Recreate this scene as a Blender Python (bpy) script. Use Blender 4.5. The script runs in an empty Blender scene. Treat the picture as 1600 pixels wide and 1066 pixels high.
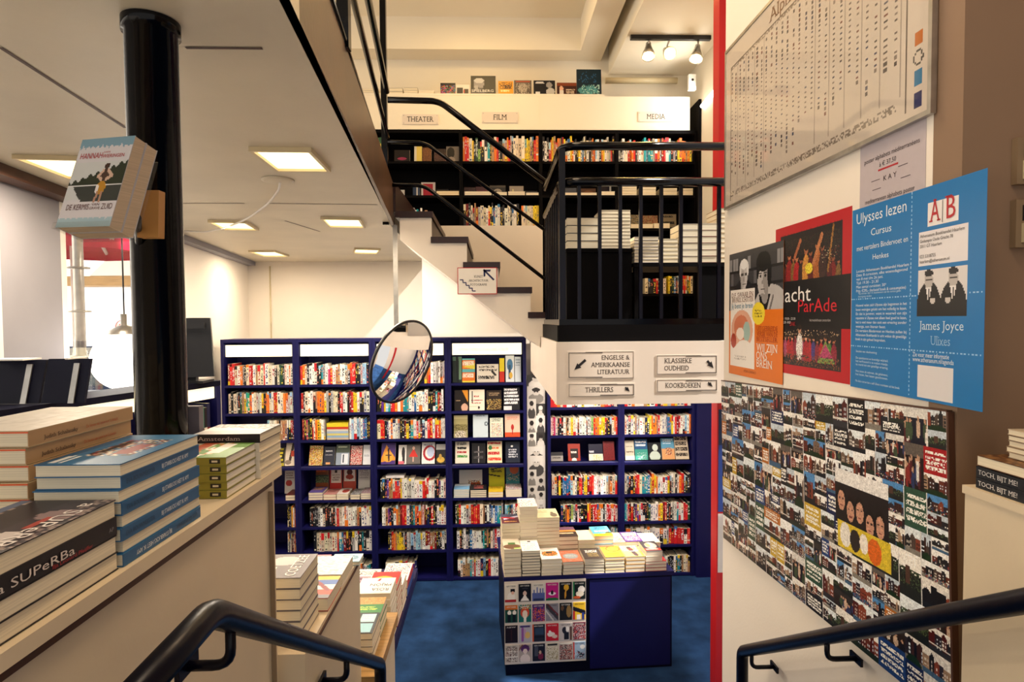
import bpy, math, random
import numpy as np
from mathutils import Vector as V
from math import sin, cos, radians, pi
rnd = random.Random(11)
C = bpy.context.scene.collection
EZ, FPX = 2.46, 930.0
# ------------------------------------------------------------- camera frame
_ya, _pi, _ro = math.atan(30 / FPX), math.atan(33 / FPX), radians(0.4)
CF = V((sin(_ya) * cos(_pi), cos(_ya) * cos(_pi), -sin(_pi)))
_R = V((cos(_ya), -sin(_ya), 0)); _U = _R.cross(CF)
CR = _R * cos(_ro) - _U * sin(_ro); CU = _U * cos(_ro) + _R * sin(_ro)
EYE = V((0, 0, EZ))
def ray(px, py): return CF * FPX + CR * (px - 800) + CU * (533 - py)
def onY(px, py, y): d = ray(px, py); return EYE + d * (y / d.y)
def onX(px, py, x): d = ray(px, py); return EYE + d * (x / d.x)
def onZ(px, py, z): d = ray(px, py); return EYE + d * ((z - EZ) / d.z)
def proj(p):
    d = V(p) - EYE; w = d.dot(CF); return 800 + FPX * d.dot(CR) / w, 533 - FPX * d.dot(CU) / w
def X_(px, y, py=500): return onY(px, py, y).x
def Z_(px, py, y): return onY(px, py, y).z

# ------------------------------------------------------------- colour
def lin(c): return c / 12.92 if c <= 0.04045 else ((c + 0.055) / 1.055) ** 2.4
def H(h):
    h = h.lstrip('#'); return tuple(int(h[i:i + 2], 16) / 255 for i in (0, 2, 4))
def L(c):
    if isinstance(c, str): c = H(c)
    return (lin(c[0]), lin(c[1]), lin(c[2]), 1.0)
_LC = {}
def LC(c):
    k = c if isinstance(c, str) else tuple(round(float(x), 3) for x in c)
    if k not in _LC: _LC[k] = L(k)
    return _LC[k]
PAL = dict(w='f1ede4', c='e6d8bd', r='cf1f22', d='7c1018', k='151318', g='1f4a30', e='2aa678', y='f0cf25', o='ee7c1e',
           b='2c6ea8', n='1b2350', l='9cc7dc', t='1e9aa6', p='c8246f', u='5a2d82', s='b9b5b0', a='b48a5f', m='9dc56a', i='efc4c0')
NAMES = dict(w='white', c='cream', r='red', d='dark red', k='black', g='dark green', e='green', y='yellow', o='orange', b='blue',
             n='navy', l='pale blue', t='teal', p='magenta', u='purple', s='grey', a='tan', m='light green', i='pink')
PAGE = 'e9ddc2'

# ------------------------------------------------------------- materials
M = {}
def mat(name, col=None, rough=0.5, spec=0.5, metal=0.0, noise=0.0, nscale=20.0, bump=0.0, bscale=60.0, emit=0.0, coat=0.0, stretch=None, alpha=None):
    """principled material; col None reads the printed colour attribute; noise modulates the colour; bump roughens."""
    m = bpy.data.materials.new(name); m.use_nodes = True
    nt = m.node_tree; N = nt.nodes; K = nt.links; b = N['Principled BSDF']
    b.inputs['Roughness'].default_value = rough; b.inputs['Specular IOR Level'].default_value = spec
    b.inputs['Metallic'].default_value = metal; b.inputs['Coat Weight'].default_value = coat
    tc = N.new('ShaderNodeTexCoord'); co = tc.outputs['Object']
    if stretch:
        mp = N.new('ShaderNodeMapping'); mp.inputs['Scale'].default_value = stretch; K.new(co, mp.inputs['Vector']); co = mp.outputs['Vector']
    if col is None:
        at = N.new('ShaderNodeAttribute'); at.attribute_name = 'Col'; src = at.outputs['Color']
    else:
        rg = N.new('ShaderNodeRGB'); rg.outputs[0].default_value = LC(col); src = rg.outputs[0]
    if noise:
        nz = N.new('ShaderNodeTexNoise'); nz.inputs['Scale'].default_value = nscale; nz.inputs['Detail'].default_value = 6
        K.new(co, nz.inputs['Vector'])
        mr = N.new('ShaderNodeMapRange'); mr.inputs[1].default_value = 0.3; mr.inputs[2].default_value = 0.7
        mr.inputs[3].default_value = 1 - noise; mr.inputs[4].default_value = 1 + noise * 0.4; K.new(nz.outputs['Fac'], mr.inputs[0])
        mx = N.new('ShaderNodeVectorMath'); mx.operation = 'SCALE'; K.new(src, mx.inputs[0]); K.new(mr.outputs[0], mx.inputs['Scale']); src = mx.outputs[0]
    K.new(src, b.inputs['Base Color'])
    if bump:
        bz = N.new('ShaderNodeTexNoise'); bz.inputs['Scale'].default_value = bscale; bz.inputs['Detail'].default_value = 4; K.new(co, bz.inputs['Vector'])
        bp = N.new('ShaderNodeBump'); bp.inputs['Strength'].default_value = bump; bp.inputs['Distance'].default_value = 0.01
        K.new(bz.outputs['Fac'], bp.inputs['Height']); K.new(bp.outputs['Normal'], b.inputs['Normal'])
    if emit:
        K.new(src, b.inputs['Emission Color']); b.inputs['Emission Strength'].default_value = emit
    M[name] = m; return m
mat('paper', None, 0.45, 0.4, noise=0.03, nscale=40)
mat('gloss_print', None, 0.36, 0.3, noise=0.02, nscale=30)
mat('pages', None, 0.8, 0.2, noise=0.22, nscale=1.0, stretch=(3, 3, 900))
mat('wall_paint', 'ece2d4', 0.75, 0.3, noise=0.05, nscale=1.6, bump=0.06, bscale=90)
mat('upper_paint', 'eee4cf', 0.7, 0.3, noise=0.04, nscale=1.5, bump=0.05, bscale=80)
mat('ceiling_paint', 'd9cdb4', 0.42, 0.45, noise=0.10, nscale=2.2, bump=0.10, bscale=35)
mat('brown_face', '553820', 0.35, 0.5, noise=0.45, nscale=3.0, stretch=(6, 1, 1), bump=0.05)
mat('shaded_paint', '8a6f58', 0.6, 0.4, noise=0.10, nscale=2)  # shade on the camera-facing pier side, put into the wall colour
mat('carpet', '25436c', 0.95, 0.1, noise=0.5, nscale=5.0, bump=0.5, bscale=300)
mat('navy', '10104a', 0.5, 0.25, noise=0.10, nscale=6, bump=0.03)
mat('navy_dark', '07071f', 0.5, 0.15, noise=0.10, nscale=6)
mat('black_shelf', '050304', 0.65, 0.08, noise=0.2, nscale=8)
mat('black_gloss', '040306', 0.13, 0.2, noise=0.1, nscale=12, bump=0.03, bscale=40)
mat('rail_paint', '040412', 0.32, 0.22, noise=0.15, nscale=12, bump=0.03, bscale=50)
mat('tread_wood', '2c1313', 0.4, 0.45, noise=0.3, nscale=4, stretch=(8, 1, 8))
mat('counter_paint', 'd9c8ab', 0.5, 0.4, noise=0.06, nscale=4, bump=0.04)
mat('wood_edge', 'b48c54', 0.5, 0.4, noise=0.35, nscale=5, stretch=(1, 14, 14))
mat('dark_edge', '4a2a18', 0.5, 0.4, noise=0.2, nscale=8)
mat('red_paint', 'c01a1e', 0.5, 0.4, noise=0.08, nscale=4)
mat('sign_board', 'ddd0c2', 0.55, 0.4, noise=0.03, nscale=5)
mat('steel', 'b9b4ac', 0.3, 0.5, metal=0.9, noise=0.2, nscale=20)
mat('chrome', 'f4f4f4', 0.03, 0.5, metal=1.0, noise=0.01, nscale=3)
mat('black_plastic', '16161a', 0.35, 0.5, noise=0.1, nscale=30)
mat('grey_paint', '8d8a90', 0.6, 0.4, noise=0.05, nscale=4)
mat('cream_plastic', 'd8c7a0', 0.4, 0.5, noise=0.05, nscale=12)
mat('brown_plastic', '8a7358', 0.4, 0.5, noise=0.08, nscale=12)
mat('glow_strip', 'fff3cf', 0.6, emit=1.0, noise=0.03, nscale=5)
mat('glow_strip_print', None, 0.6, emit=1.0, noise=0.02, nscale=5)
mat('glow_panel', 'ffe9b0', 0.6, emit=2.0, noise=0.04, nscale=6)
mat('glow_globe', 'fffaf0', 0.5, emit=2.6, noise=0.01, nscale=5)
mat('glow_warm', 'ffd98a', 0.5, emit=10.0, noise=0.01, nscale=5)
mat('glow_tube', 'fffdf5', 0.5, emit=7.0, noise=0.01, nscale=5)
mat('parasol_red', 'c2123f', 0.8, 0.2, noise=0.08, nscale=6)
mat('parasol_white', 'f2ece2', 0.8, 0.2, noise=0.05, nscale=6)
mat('facade_paint', 'f3efe8', 0.8, 0.2, noise=0.06, nscale=1.2, bump=0.1)
mat('pavement', 'a9a29a', 0.9, 0.2, noise=0.25, nscale=6, bump=0.2)
def glass(name, rough=0.02, tint='ffffff', clear=0.9):
    """thin clear sheet: mostly see-through with a gloss reflection, the same for every ray"""
    m = bpy.data.materials.new(name); m.use_nodes = True; nt = m.node_tree; N = nt.nodes; K = nt.links
    N.remove(N['Principled BSDF']); out = N['Material Output']
    t = N.new('ShaderNodeBsdfTransparent'); t.inputs[0].default_value = LC(tint)
    g = N.new('ShaderNodeBsdfGlossy'); g.inputs['Roughness'].default_value = rough
    lw = N.new('ShaderNodeLayerWeight'); lw.inputs[0].default_value = .15; fr = N.new('ShaderNodeMapRange'); fr.inputs[3].default_value = .03; fr.inputs[4].default_value = .22; K.new(lw.outputs['Fresnel'], fr.inputs[0])
    nz = N.new('ShaderNodeTexNoise'); nz.inputs['Scale'].default_value = 2.0
    bp = N.new('ShaderNodeBump'); bp.inputs['Strength'].default_value = 0.05; K.new(nz.outputs['Fac'], bp.inputs['Height'])
    K.new(bp.outputs['Normal'], g.inputs['Normal'])
    mx = N.new('ShaderNodeMixShader'); K.new(fr.outputs[0], mx.inputs[0]); K.new(t.outputs[0], mx.inputs[1]); K.new(g.outputs[0], mx.inputs[2])
    K.new(mx.outputs[0], out.inputs['Surface']); M[name] = m
glass('window_glass'); glass('acrylic', 0.05, 'fbfbfa')

# ------------------------------------------------------------- text outlines
_TX = {}
def _outline(s, serif=False):
    k = (s, serif)
    if k in _TX: return _TX[k]
    cu = bpy.data.curves.new('t', 'FONT'); cu.body = s; cu.size = 1.0; cu.resolution_u = 2
    o = bpy.data.objects.new('t', cu); C.objects.link(o)
    dg = bpy.context.evaluated_depsgraph_get(); ev = o.evaluated_get(dg); me = ev.to_mesh()
    vs = [(v.co.x, v.co.y) for v in me.vertices]; fs = [tuple(p.vertices) for p in me.polygons]
    ev.to_mesh_clear(); bpy.data.objects.remove(o); bpy.data.curves.remove(cu)
    if serif and vs:
        top = max(v[1] for v in vs); cnt = {}
        for f in fs:
            for a, b in zip(f, f[1:] + f[:1]): cnt[(min(a, b), max(a, b))] = cnt.get((min(a, b), max(a, b)), 0) + 1
        for (a, b), n in cnt.items():
            if n != 1: continue
            (x0, y0), (x1, y1) = vs[a], vs[b]
            if abs(y0 - y1) > 0.004 or not 0.03 < abs(x0 - x1) < 0.2: continue
            base = abs(y0) < 0.03; cap = y0 > top * .92
            if not (base or cap): continue
            xa, xb = min(x0, x1) - 0.075, max(x0, x1) + 0.075; ya = y0 if base else y0 - 0.05
            n0 = len(vs); vs += [(xa, ya), (xb, ya), (xb, ya + 0.05), (xa, ya + 0.05)]; fs.append((n0, n0 + 1, n0 + 2, n0 + 3))
    w = (min(v[0] for v in vs), max(v[0] for v in vs)) if vs else (0, 0)
    _TX[k] = (vs, fs, w); return _TX[k]

# ------------------------------------------------------------- mesh builder
class MB:
    def __init__(s): s.v = []; s.f = []; s.c = []; s.m = []; s.sm = []
    def face(s, idx, col='ffffff', m=0, smooth=False): s.f.append(tuple(idx)); s.c.append(LC(col)); s.m.append(m); s.sm.append(smooth)
    def poly(s, pts, col='ffffff', m=0):
        n = len(s.v); s.v += [tuple(p) for p in pts]; s.face(range(n, n + len(pts)), col, m); return s
    def obox(s, o, a, b, c, col='ffffff', m=0, cols=None, mats=None, skip=()):
        """box from corner o along the edge vectors a b c; faces named -a +a -b +b -c +c"""
        o, a, b, c = V(o), V(a), V(b), V(c); fl = a.cross(b).dot(c) < 0; n = len(s.v)
        for k in range(8): s.v.append(tuple(o + (a if k & 1 else V()) + (b if k & 2 else V()) + (c if k & 4 else V())))
        for nm, q in (('-a', (0, 4, 6, 2)), ('+a', (1, 3, 7, 5)), ('-b', (0, 1, 5, 4)), ('+b', (2, 6, 7, 3)), ('-c', (0, 2, 3, 1)), ('+c', (4, 5, 7, 6))):
            if nm in skip: continue
            q = q[::-1] if fl else q
            s.face([n + i for i in q], (cols or {}).get(nm, col), (mats or {}).get(nm, m))
        return s
    def box(s, x0, x1, y0, y1, z0, z1, col='ffffff', m=0, **k):
        return s.obox((x0, y0, z0), (x1 - x0, 0, 0), (0, y1 - y0, 0), (0, 0, z1 - z0), col, m, **k)
    def prism(s, pts, ext, col='ffffff', m=0):
        """closed polygon pts (3D, counter-clockwise seen from the +ext side) swept by ext"""
        n = len(s.v); k = len(pts); ext = V(ext)
        s.v += [tuple(p) for p in pts] + [tuple(V(p) + ext) for p in pts]
        s.face([n + i for i in range(k)][::-1], col, m); s.face([n + k + i for i in range(k)], col, m)
        for i in range(k): j = (i + 1) % k; s.face((n + i, n + j, n + k + j, n + k + i), col, m)
        return s
    def tube(s, path, r, seg=10, col='ffffff', m=0, cap=True, bend=0.0):
        P = [V(p) for p in path]
        if bend:
            Q = [P[0]]
            for a, b, c in zip(P, P[1:], P[2:]):
                d0 = (a - b); d1 = (c - b); t = min(bend, d0.length * 0.45, d1.length * 0.45); p0 = b + d0.normalized() * t; p1 = b + d1.normalized() * t
                Q += [p0 * (1 - u) ** 2 + b * 2 * u * (1 - u) + p1 * u * u for u in (0, .2, .4, .6, .8, 1)]
            P = Q + [P[-1]]
        t = (P[1] - P[0]).normalized(); up = V((0, 0, 1)) if abs(t.z) < 0.9 else V((1, 0, 0)); nx = t.cross(up).normalized(); n0 = len(s.v)
        for i, p in enumerate(P):
            t = (P[min(i + 1, len(P) - 1)] - P[max(i - 1, 0)]).normalized(); nx = (nx - t * nx.dot(t)).normalized(); ny = t.cross(nx)
            for k in range(seg): a = 2 * pi * k / seg; s.v.append(tuple(p + nx * (r * cos(a)) + ny * (r * sin(a))))
        for i in range(len(P) - 1):
            for k in range(seg):
                a = n0 + i * seg + k; b = n0 + i * seg + (k + 1) % seg; s.face((a, b, b + seg, a + seg), col, m, True)
        if cap:
            s.face([n0 + k for k in range(seg)][::-1], col, m); s.face([n0 + (len(P) - 1) * seg + k for k in range(seg)], col, m)
        return s
    def lathe(s, o, axis, prof, seg=24, col='ffffff', m=0):
        """profile [(radius, height)] turned about axis from o"""
        o = V(o); ax = V(axis).normalized(); u = ax.orthogonal().normalized(); w = ax.cross(u); n0 = len(s.v)
        for r, h in prof:
            for k in range(seg): a = 2 * pi * k / seg; s.v.append(tuple(o + ax * h + (u * cos(a) + w * sin(a)) * max(r, 1e-5)))
        for i in range(len(prof) - 1):
            for k in range(seg):
                a = n0 + i * seg + k; b = n0 + i * seg + (k + 1) % seg; s.face((a, b, b + seg, a + seg), col, m, True)
        return s
    def raster(s, img, o, u, v, m=0):
        """printed picture: o lower left corner, u width, v height; equal neighbours merge"""
        h, w = img.shape[:2]; o, u, v = V(o), V(u) / w, V(v) / h
        q = np.clip(np.round(img * 255), 0, 255).astype(np.int32); key = (q[..., 0] << 16) | (q[..., 1] << 8) | q[..., 2]
        live = {}
        def emit(x0, x1, r0, r1, k):
            n = len(s.v); y0, y1 = h - r1, h - r0
            s.v += [tuple(o + u * x0 + v * y0), tuple(o + u * x1 + v * y0), tuple(o + u * x1 + v * y1), tuple(o + u * x0 + v * y1)]
            s.face((n, n + 1, n + 2, n + 3), ((k >> 16) / 255, (k >> 8 & 255) / 255, (k & 255) / 255), m)
        for r in range(h):
            row = {}; x = 0
            while x < w:
                x1 = x + 1
                while x1 < w and key[r, x1] == key[r, x]: x1 += 1
                kk = (x, x1, int(key[r, x])); row[kk] = live.pop(kk, r); x = x1
            for (a, b, k), r0 in live.items(): emit(a, b, r0, r, k)
            live = row
        for (a, b, k), r0 in live.items(): emit(a, b, r0, h, k)
        return s
    def text(s, t, o, xd, yd, size, col='111111', m=0, align='l', fit=None, serif=False, lift=0.0008, tall=1.0):
        """lettering lying on a plane; o baseline point, xd / yd unit directions, size is the em height"""
        vs, fs, (a, b) = _outline(t, serif)
        if not vs: return s
        o, xd, yd = V(o), V(xd).normalized(), V(yd).normalized(); nz = xd.cross(yd); kx = size
        if fit: kx = fit / max(b - a, 1e-6)
        off = {'l': -a, 'c': -(a + b) / 2, 'r': -b}[align]; n = len(s.v)
        s.v += [tuple(o + xd * ((x + off) * kx) + yd * (y * size * tall) + nz * lift) for x, y in vs]
        for f in fs: s.face([n + i for i in f], col, m)
        return s
    def build(s, name, mats, parent=None, loc=None, fix=False, dedge=0):
        me = bpy.data.meshes.new(name); base = V(loc) if loc is not None else V((0, 0, 0))
        if parent is not None and loc is None: base = V(parent['_b'])
        me.from_pydata([tuple(V(p) - base) for p in s.v], [], s.f)
        for x in (mats if isinstance(mats, (list, tuple)) else [mats]): me.materials.append(M[x])
        n = len(s.f)
        if n:
            me.polygons.foreach_set('material_index', s.m); me.polygons.foreach_set('use_smooth', s.sm)
            at = me.color_attributes.new('Col', 'FLOAT_COLOR', 'CORNER')
            cnt = [len(f) for f in s.f]; at.data.foreach_set('color', np.repeat(np.array(s.c, dtype=np.float32), cnt, axis=0).ravel())
        me.update(); o = bpy.data.objects.new(name, me); C.objects.link(o)
        if parent is not None:
            o.parent = parent; o.location = base - V(parent['_b'])
        else: o.location = base
        o['_b'] = tuple(base)
        return o
_BASE = []
def thing(name, label, cat, loc, group=None):
    o = bpy.data.objects.new(name, None); C.objects.link(o); o.location = V(loc); o['_b'] = tuple(V(loc)); o.empty_display_size = 0.05
    o['label'] = label; o['category'] = cat; _BASE.append(o)
    if group: o['group'] = group
    return o
def tag(o, label, cat, group=None, kind=None):
    o['label'] = label; o['category'] = cat
    if group: o['group'] = group
    if kind: o['kind'] = kind
    return o
def struct(name, mb, mats, label=None, cat=None):
    o = mb.build(name, mats); o['kind'] = 'structure'
    if label: o['label'] = label; o['category'] = cat or name.split('_')[0]
    return o

# ------------------------------------------------------------- printed pictures
class Cv:
    """small canvas for printed matter; x right, y down, 0..1"""
    def __init__(s, w, h, base='ffffff', seed=0):
        s.w, s.h = w, h; s.a = np.zeros((h, w, 3)); s.a[:] = H(base) if isinstance(base, str) else base; s.r = np.random.RandomState(seed)
        s.X, s.Y = np.meshgrid((np.arange(w) + .5) / w, (np.arange(h) + .5) / h)
    def put(s, mask, col): s.a[mask] = H(col) if isinstance(col, str) else col; return s
    def rect(s, x0, y0, x1, y1, col): return s.put((s.X >= x0) & (s.X < x1) & (s.Y >= y0) & (s.Y < y1), col)
    def ell(s, cx, cy, rx, ry, col): return s.put(((s.X - cx) / rx) ** 2 + ((s.Y - cy) / ry) ** 2 < 1, col)
    def ring(s, cx, cy, rx, ry, t, col):
        d = ((s.X - cx) / rx) ** 2 + ((s.Y - cy) / ry) ** 2; return s.put((d < 1) & (d > (1 - t) ** 2), col)
    def line(s, x0, y0, x1, y1, t, col):
        dx, dy = x1 - x0, y1 - y0; L2 = dx * dx + dy * dy + 1e-9; k = np.clip(((s.X - x0) * dx + (s.Y - y0) * dy) / L2, 0, 1)
        return s.put((s.X - x0 - k * dx) ** 2 + (s.Y - y0 - k * dy) ** 2 < t * t, col)
    def tri(s, p, col):
        (ax, ay), (bx, by), (cx, cy) = p; f = lambda x0, y0, x1, y1: (s.X - x0) * (y1 - y0) - (s.Y - y0) * (x1 - x0)
        a, b, c = f(ax, ay, bx, by), f(bx, by, cx, cy), f(cx, cy, ax, ay); return s.put(((a >= 0) & (b >= 0) & (c >= 0)) | ((a <= 0) & (b <= 0) & (c <= 0)), col)
    def words(s, x0, y0, x1, y1, rows, col, dens=0.75):
        """rows of lettering too small to read"""
        rh = (y1 - y0) / rows
        for i in range(rows):
            m = (s.Y >= y0 + i * rh) & (s.Y < y0 + (i + .62) * rh) & (s.X >= x0) & (s.X < x1 - s.r.rand() * .2 * (x1 - x0)); m &= s.r.rand(s.h, s.w) < dens; s.put(m, col)
        return s
    def speck(s, x0, y0, x1, y1, cols, dens=0.5):
        m = (s.X >= x0) & (s.X < x1) & (s.Y >= y0) & (s.Y < y1) & (s.r.rand(s.h, s.w) < dens); ii = np.argwhere(m); ch = s.r.randint(0, len(cols), len(ii))
        for (y, x), k in zip(ii, ch): s.a[y, x] = H(cols[k])
        return s
    def mix(s, amt=.25):
        n = s.r.rand(s.h, s.w, 1); s.a = np.clip(s.a * (1 - amt + n * amt * 1.5), 0, 1); return s
    def person(s, cx, top, hgt, col, skin='d9a07c', hair='2a1a12'):
        s.ell(cx, top + hgt * .13, hgt * .085 * s.h / s.w, hgt * .12, skin); s.put((((s.X - cx) / (hgt * .095 * s.h / s.w)) ** 2 + ((s.Y - top - hgt * .08) / (hgt * .08)) ** 2 < 1), hair)
        s.ell(cx, top + hgt * .62, hgt * .17 * s.h / s.w, hgt * .38, col); return s
    def photo(s, x0=0, y0=0, x1=1, y1=1, kind=None):
        """a small town snapshot: sky, house fronts with windows, street or water or people"""
        r = s.r; kind = r.randint(0, 8) if kind is None else kind; w, h = x1 - x0, y1 - y0
        sky = ['f2f2ee', 'e4ebee', 'dde3e6', '5b8fc0', 'f6f3ee', 'c4ced6', 'f4efe6', 'e9e4dc'][r.randint(0, 8)]; s.rect(x0, y0, x1, y1, sky)
        brick = ['4a2f28', '6d3a2c', '2b2a2e', '574a43', '8a4a35', '39323a', '7d6a5c', '1d1c22', 'a58a72', '5a2420']
        if kind < 5:
            x = x0
            while x < x1:
                bw = w * (.12 + .22 * r.rand()); t = y0 + h * (.12 + .35 * r.rand()); c = brick[r.randint(0, len(brick))]
                s.rect(x, t, min(x + bw, x1), y0 + h * .86, c)
                if r.rand() < .5: s.tri(((x, t), (min(x + bw, x1), t), (min(x + bw / 2, x1), t - h * .13)), c)
                wc = ['e8e4dc', 'cfc6b8', '15141a', 'd8e2ea'][r.randint(0, 4)]
                m = (s.X >= x + bw * .12) & (s.X < min(x + bw * .9, x1)) & (s.Y > t + h * .08) & (s.Y < y0 + h * .78) & (((s.X - x) / (bw / 3)) % 1 < .45) & (((s.Y - t) / (h * .16)) % 1 < .5); s.put(m, wc)
                x += bw
            g = ['3a3b40', '20262e', '8a857c', '2e3a30', '4c6a86'][r.randint(0, 5)]; s.rect(x0, y0 + h * .8, x1, y1, g)
            if kind == 1: s.speck(x0, y0 + h * .72, x1, y1, ['a84a40', 'd9d4ca', '3a4a78', '26262a', '141418', '6a6660'], .5)
            if kind == 2: s.ell(x0 + w * .5, y0 + h * 1.0, w * .45, h * .3, '1f3a1e')
            if kind == 3: s.rect(x0, y0 + h * .68, x1, y0 + h * .74, 'd8d4cc')
        elif kind == 5:
            s.rect(x0, y0, x1, y1, ['2a1a1c', '3a2f2a', '1b1f33'][r.randint(0, 3)]); s.rect(x0, y0, x1, y0 + h * .3, ['3f3a38', 'd9d6d0', '6a625c'][r.randint(0, 3)])
            for k in range(9): px = x0 + w * r.rand(); py = y0 + h * (.35 + .3 * r.rand()); cc = ['8a3a34', 'c9b09a', 'd9d4cc', '3a4468', '5a2a30', '26242a', '4a5a44'][r.randint(0, 7)]; m = (s.X > x0) & (s.X < x1) & (s.Y < y1) & (((s.X - px) / (w * .09)) ** 2 + ((s.Y - py - h * .22) / (h * .26)) ** 2 < 1); s.put(m, cc); m = (s.X > x0) & (s.X < x1) & (s.Y < y1) & (((s.X - px) / (w * .045)) ** 2 + ((s.Y - py + h * .06) / (h * .07)) ** 2 < 1); s.put(m, 'c09a80')
        elif kind == 6:
            b = ['a8242a', 'b8742e', '20305a', '111318', 'c9a93e', '2a4a80', '26262c', '3a5a4a'][r.randint(0, 8)]; s.rect(x0, y0, x1, y1, b); s.words(x0 + w * .1, y0 + h * .15, x1 - w * .05, y1 - h * .1, 4, 'f2efe6', .7)
        else:
            s.rect(x0, y0 + h * .45, x1, y1, '2a2e2c'); s.speck(x0, y0 + h * .35, x1, y0 + h * .75, ['3f4a38', '1c201b', '5b6a4a', '2a2a26'], .8); s.rect(x0 + w * .3, y0 + h * .3, x0 + w * .5, y0 + h * .7, '5a4238')
        return s
# ============================================================= the building
def wall_x(y): return -2.15 - 0.143 * (y - 2.48)          # left (street) wall line
def zr(r): return EZ + r
LAND = zr(-0.12); DECK = zr(0.93); CEIL = zr(0.68); UPC = zr(2.78)
mb = MB(); mb.box(-3.2, 2.4, 2.3, 7.1, -0.1, 0); struct('floor', mb, 'carpet')
mb = MB(); mb.box(-2.6, 2.2, -1.6, 1.05, 0.75, 0.91); mb.box(-2.6, -0.62, 1.05, 2.3, 0.75, 0.91); struct('floor_entrance', mb, 'carpet')
mb = MB()
for k in range(5): mb.box(-0.44, 1.17, 1.05 + k * 0.25, 2.3, 0.0 + 0.0, 0.91 - (k + 1) * 0.152) if k < 4 else None
o = struct('floor_stairs', mb, 'carpet')
# street wall: pier, solid part, sill, ceiling joint
def wseg(y0, y1, z0, z1, mb, t=0.12):
    a, b = V((wall_x(y0), y0, z0)), V((wall_x(y1), y1, z0)); n = V((-t, 0, 0)); mb.obox(a, b - a, n, (0, 0, z1 - z0)); return mb
mb = MB(); wseg(4.74, 7.0, 0, CEIL, mb); struct('wall_left', mb, 'wall_paint')
mb = MB(); wseg(2.73, 3.2, 0.0, CEIL, mb); struct('wall_left_pier', mb, 'grey_paint')
mb = MB(); wseg(-1.6, 4.74, 0, 1.75, mb, 0.12); struct('wall_left_sill', mb, 'wall_paint')
for i, (y0, y1) in enumerate(((3.2, 4.74), (0.6, 2.73))):
    wf = MB()
    for q in ((y0, y0 + .05, 1.75, CEIL), (y1 - .05, y1, 1.75, CEIL), (y0 + .05, y1 - .05, 1.75, 1.80), (y0 + .05, y1 - .05, CEIL - .12, CEIL)): wseg(*q, wf, 0.06)
    f = struct('window_%d' % (i + 1), wf, 'parasol_white')
    g = MB(); a = V((wall_x(y0 + .05) - .03, y0 + .05, 1.80)); b = V((wall_x(y1 - .05) - .03, y1 - .05, 1.80))
    g.obox(a, b - a, (-.006, 0, 0), (0, 0, CEIL - 1.92)); p = g.build('window_pane', 'window_glass', f); 
mb = MB(); mb.box(-3.0, 0.9, 6.9, 7.0, 0, CEIL + .2); struct('wall_back', mb, 'wall_paint')
mb = MB(); mb.box(0.31, 2.4, 5.96, 6.04, 0, LAND - .12); struct('wall_back_right', mb, 'wall_paint')
mb = MB(); mb.box(2.32, 2.4, 3.3, 5.96, 0, LAND - .12); struct('wall_far_right', mb, 'wall_paint')
# deck over the shop window side
pts = [(-.19, -1.6, CEIL), (-.42, 1.265, CEIL), (-.727, 4.36, CEIL), (-.733, 5.42, CEIL), (wall_x(5.42) - .1, 5.42, CEIL), (wall_x(-1.6) - .1, -1.6, CEIL)]
mb = MB(); mb.prism(pts, (0, 0, DECK - CEIL)); mb.prism([(-.733, 5.4201, CEIL), (-.735, 6.9, CEIL), (wall_x(6.9) - .1, 6.9, CEIL), (wall_x(5.42) - .1, 5.4201, CEIL)], (0, 0, .10)); struct('ceiling', mb, 'ceiling_paint')
mb = MB(); a, b = V((-.185, -1.6, CEIL)), V((-.722, 4.36, CEIL)); mb.obox(a, b - a, (.022, 0, 0), (0, 0, DECK - CEIL + .03)); struct('trim_1', mb, 'brown_face')
mb = MB()   # steel strip between the ceiling and the street wall
a, b = V((wall_x(0.2) + .10, 0.2, CEIL - .05)), V((wall_x(4.5) + .10, 4.5, CEIL - .05)); mb.obox(a, b - a, (-.09, 0, 0), (0, 0, .049)); struct('trim_2', mb, 'dark_edge')
a, b = V((wall_x(4.5) + .09, 4.5, CEIL - .045)), V((wall_x(6.88) + .09, 6.88, CEIL - .045)); mb = MB(); mb.obox(a, b - a, (-.085, 0, 0), (0, 0, .044)); struct('trim_3', mb, 'grey_paint')
mb = MB()   # board joints in the deck soffit
for p, q in (((285, 318), (382, 318)), ((415, 318), (590, 320)), ((0, 74), (196, 200)), ((290, 75), (410, 76)), ((445, 345), (500, 362))):
    a, b = onZ(*p, CEIL - .0015), onZ(*q, CEIL - .0015); d = (b - a).normalized(); n = V((-d.y, d.x, 0)) * .006; mb.poly([a - n, b - n, b + n, a + n][::-1])
struct('trim_4', mb, 'dark_edge')
# upper storey
mb = MB(); mb.box(-3.0, 2.1, 5.8, 5.9, DECK - .02, UPC); mb.box(-.6, 2.0, 5.8, 5.9, LAND, DECK - .02); struct('wall_upper', mb, 'upper_paint')
mb = MB(); mb.box(-3.0, 2.3, -1.6, 5.9, UPC, UPC + .1); struct('ceiling_upper', mb, 'upper_paint')
mb = MB(); mb.box(-3.0, 1.06, 5.57, 5.80, zr(2.488), UPC); struct('trim_5', mb, 'upper_paint')
mb = MB(); mb.box(.836, 1.06, 1.0, 5.57, zr(2.488), UPC); struct('trim_6', mb, 'upper_paint')
mb = MB(); mb.box(1.137, 2.1, 1.6, 5.8, zr(2.357), UPC); struct('ceiling_dropped', mb, 'upper_paint')
mb = MB(); mb.box(1.92, 2.0, 3.3, 5.8, LAND, zr(2.357)); struct('wall_mezzanine', mb, 'upper_paint')
mb = MB(); mb.box(-.62, .45, 5.30, 5.36, LAND, zr(.835)); struct('wall_stair', mb, 'wall_paint')
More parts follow.
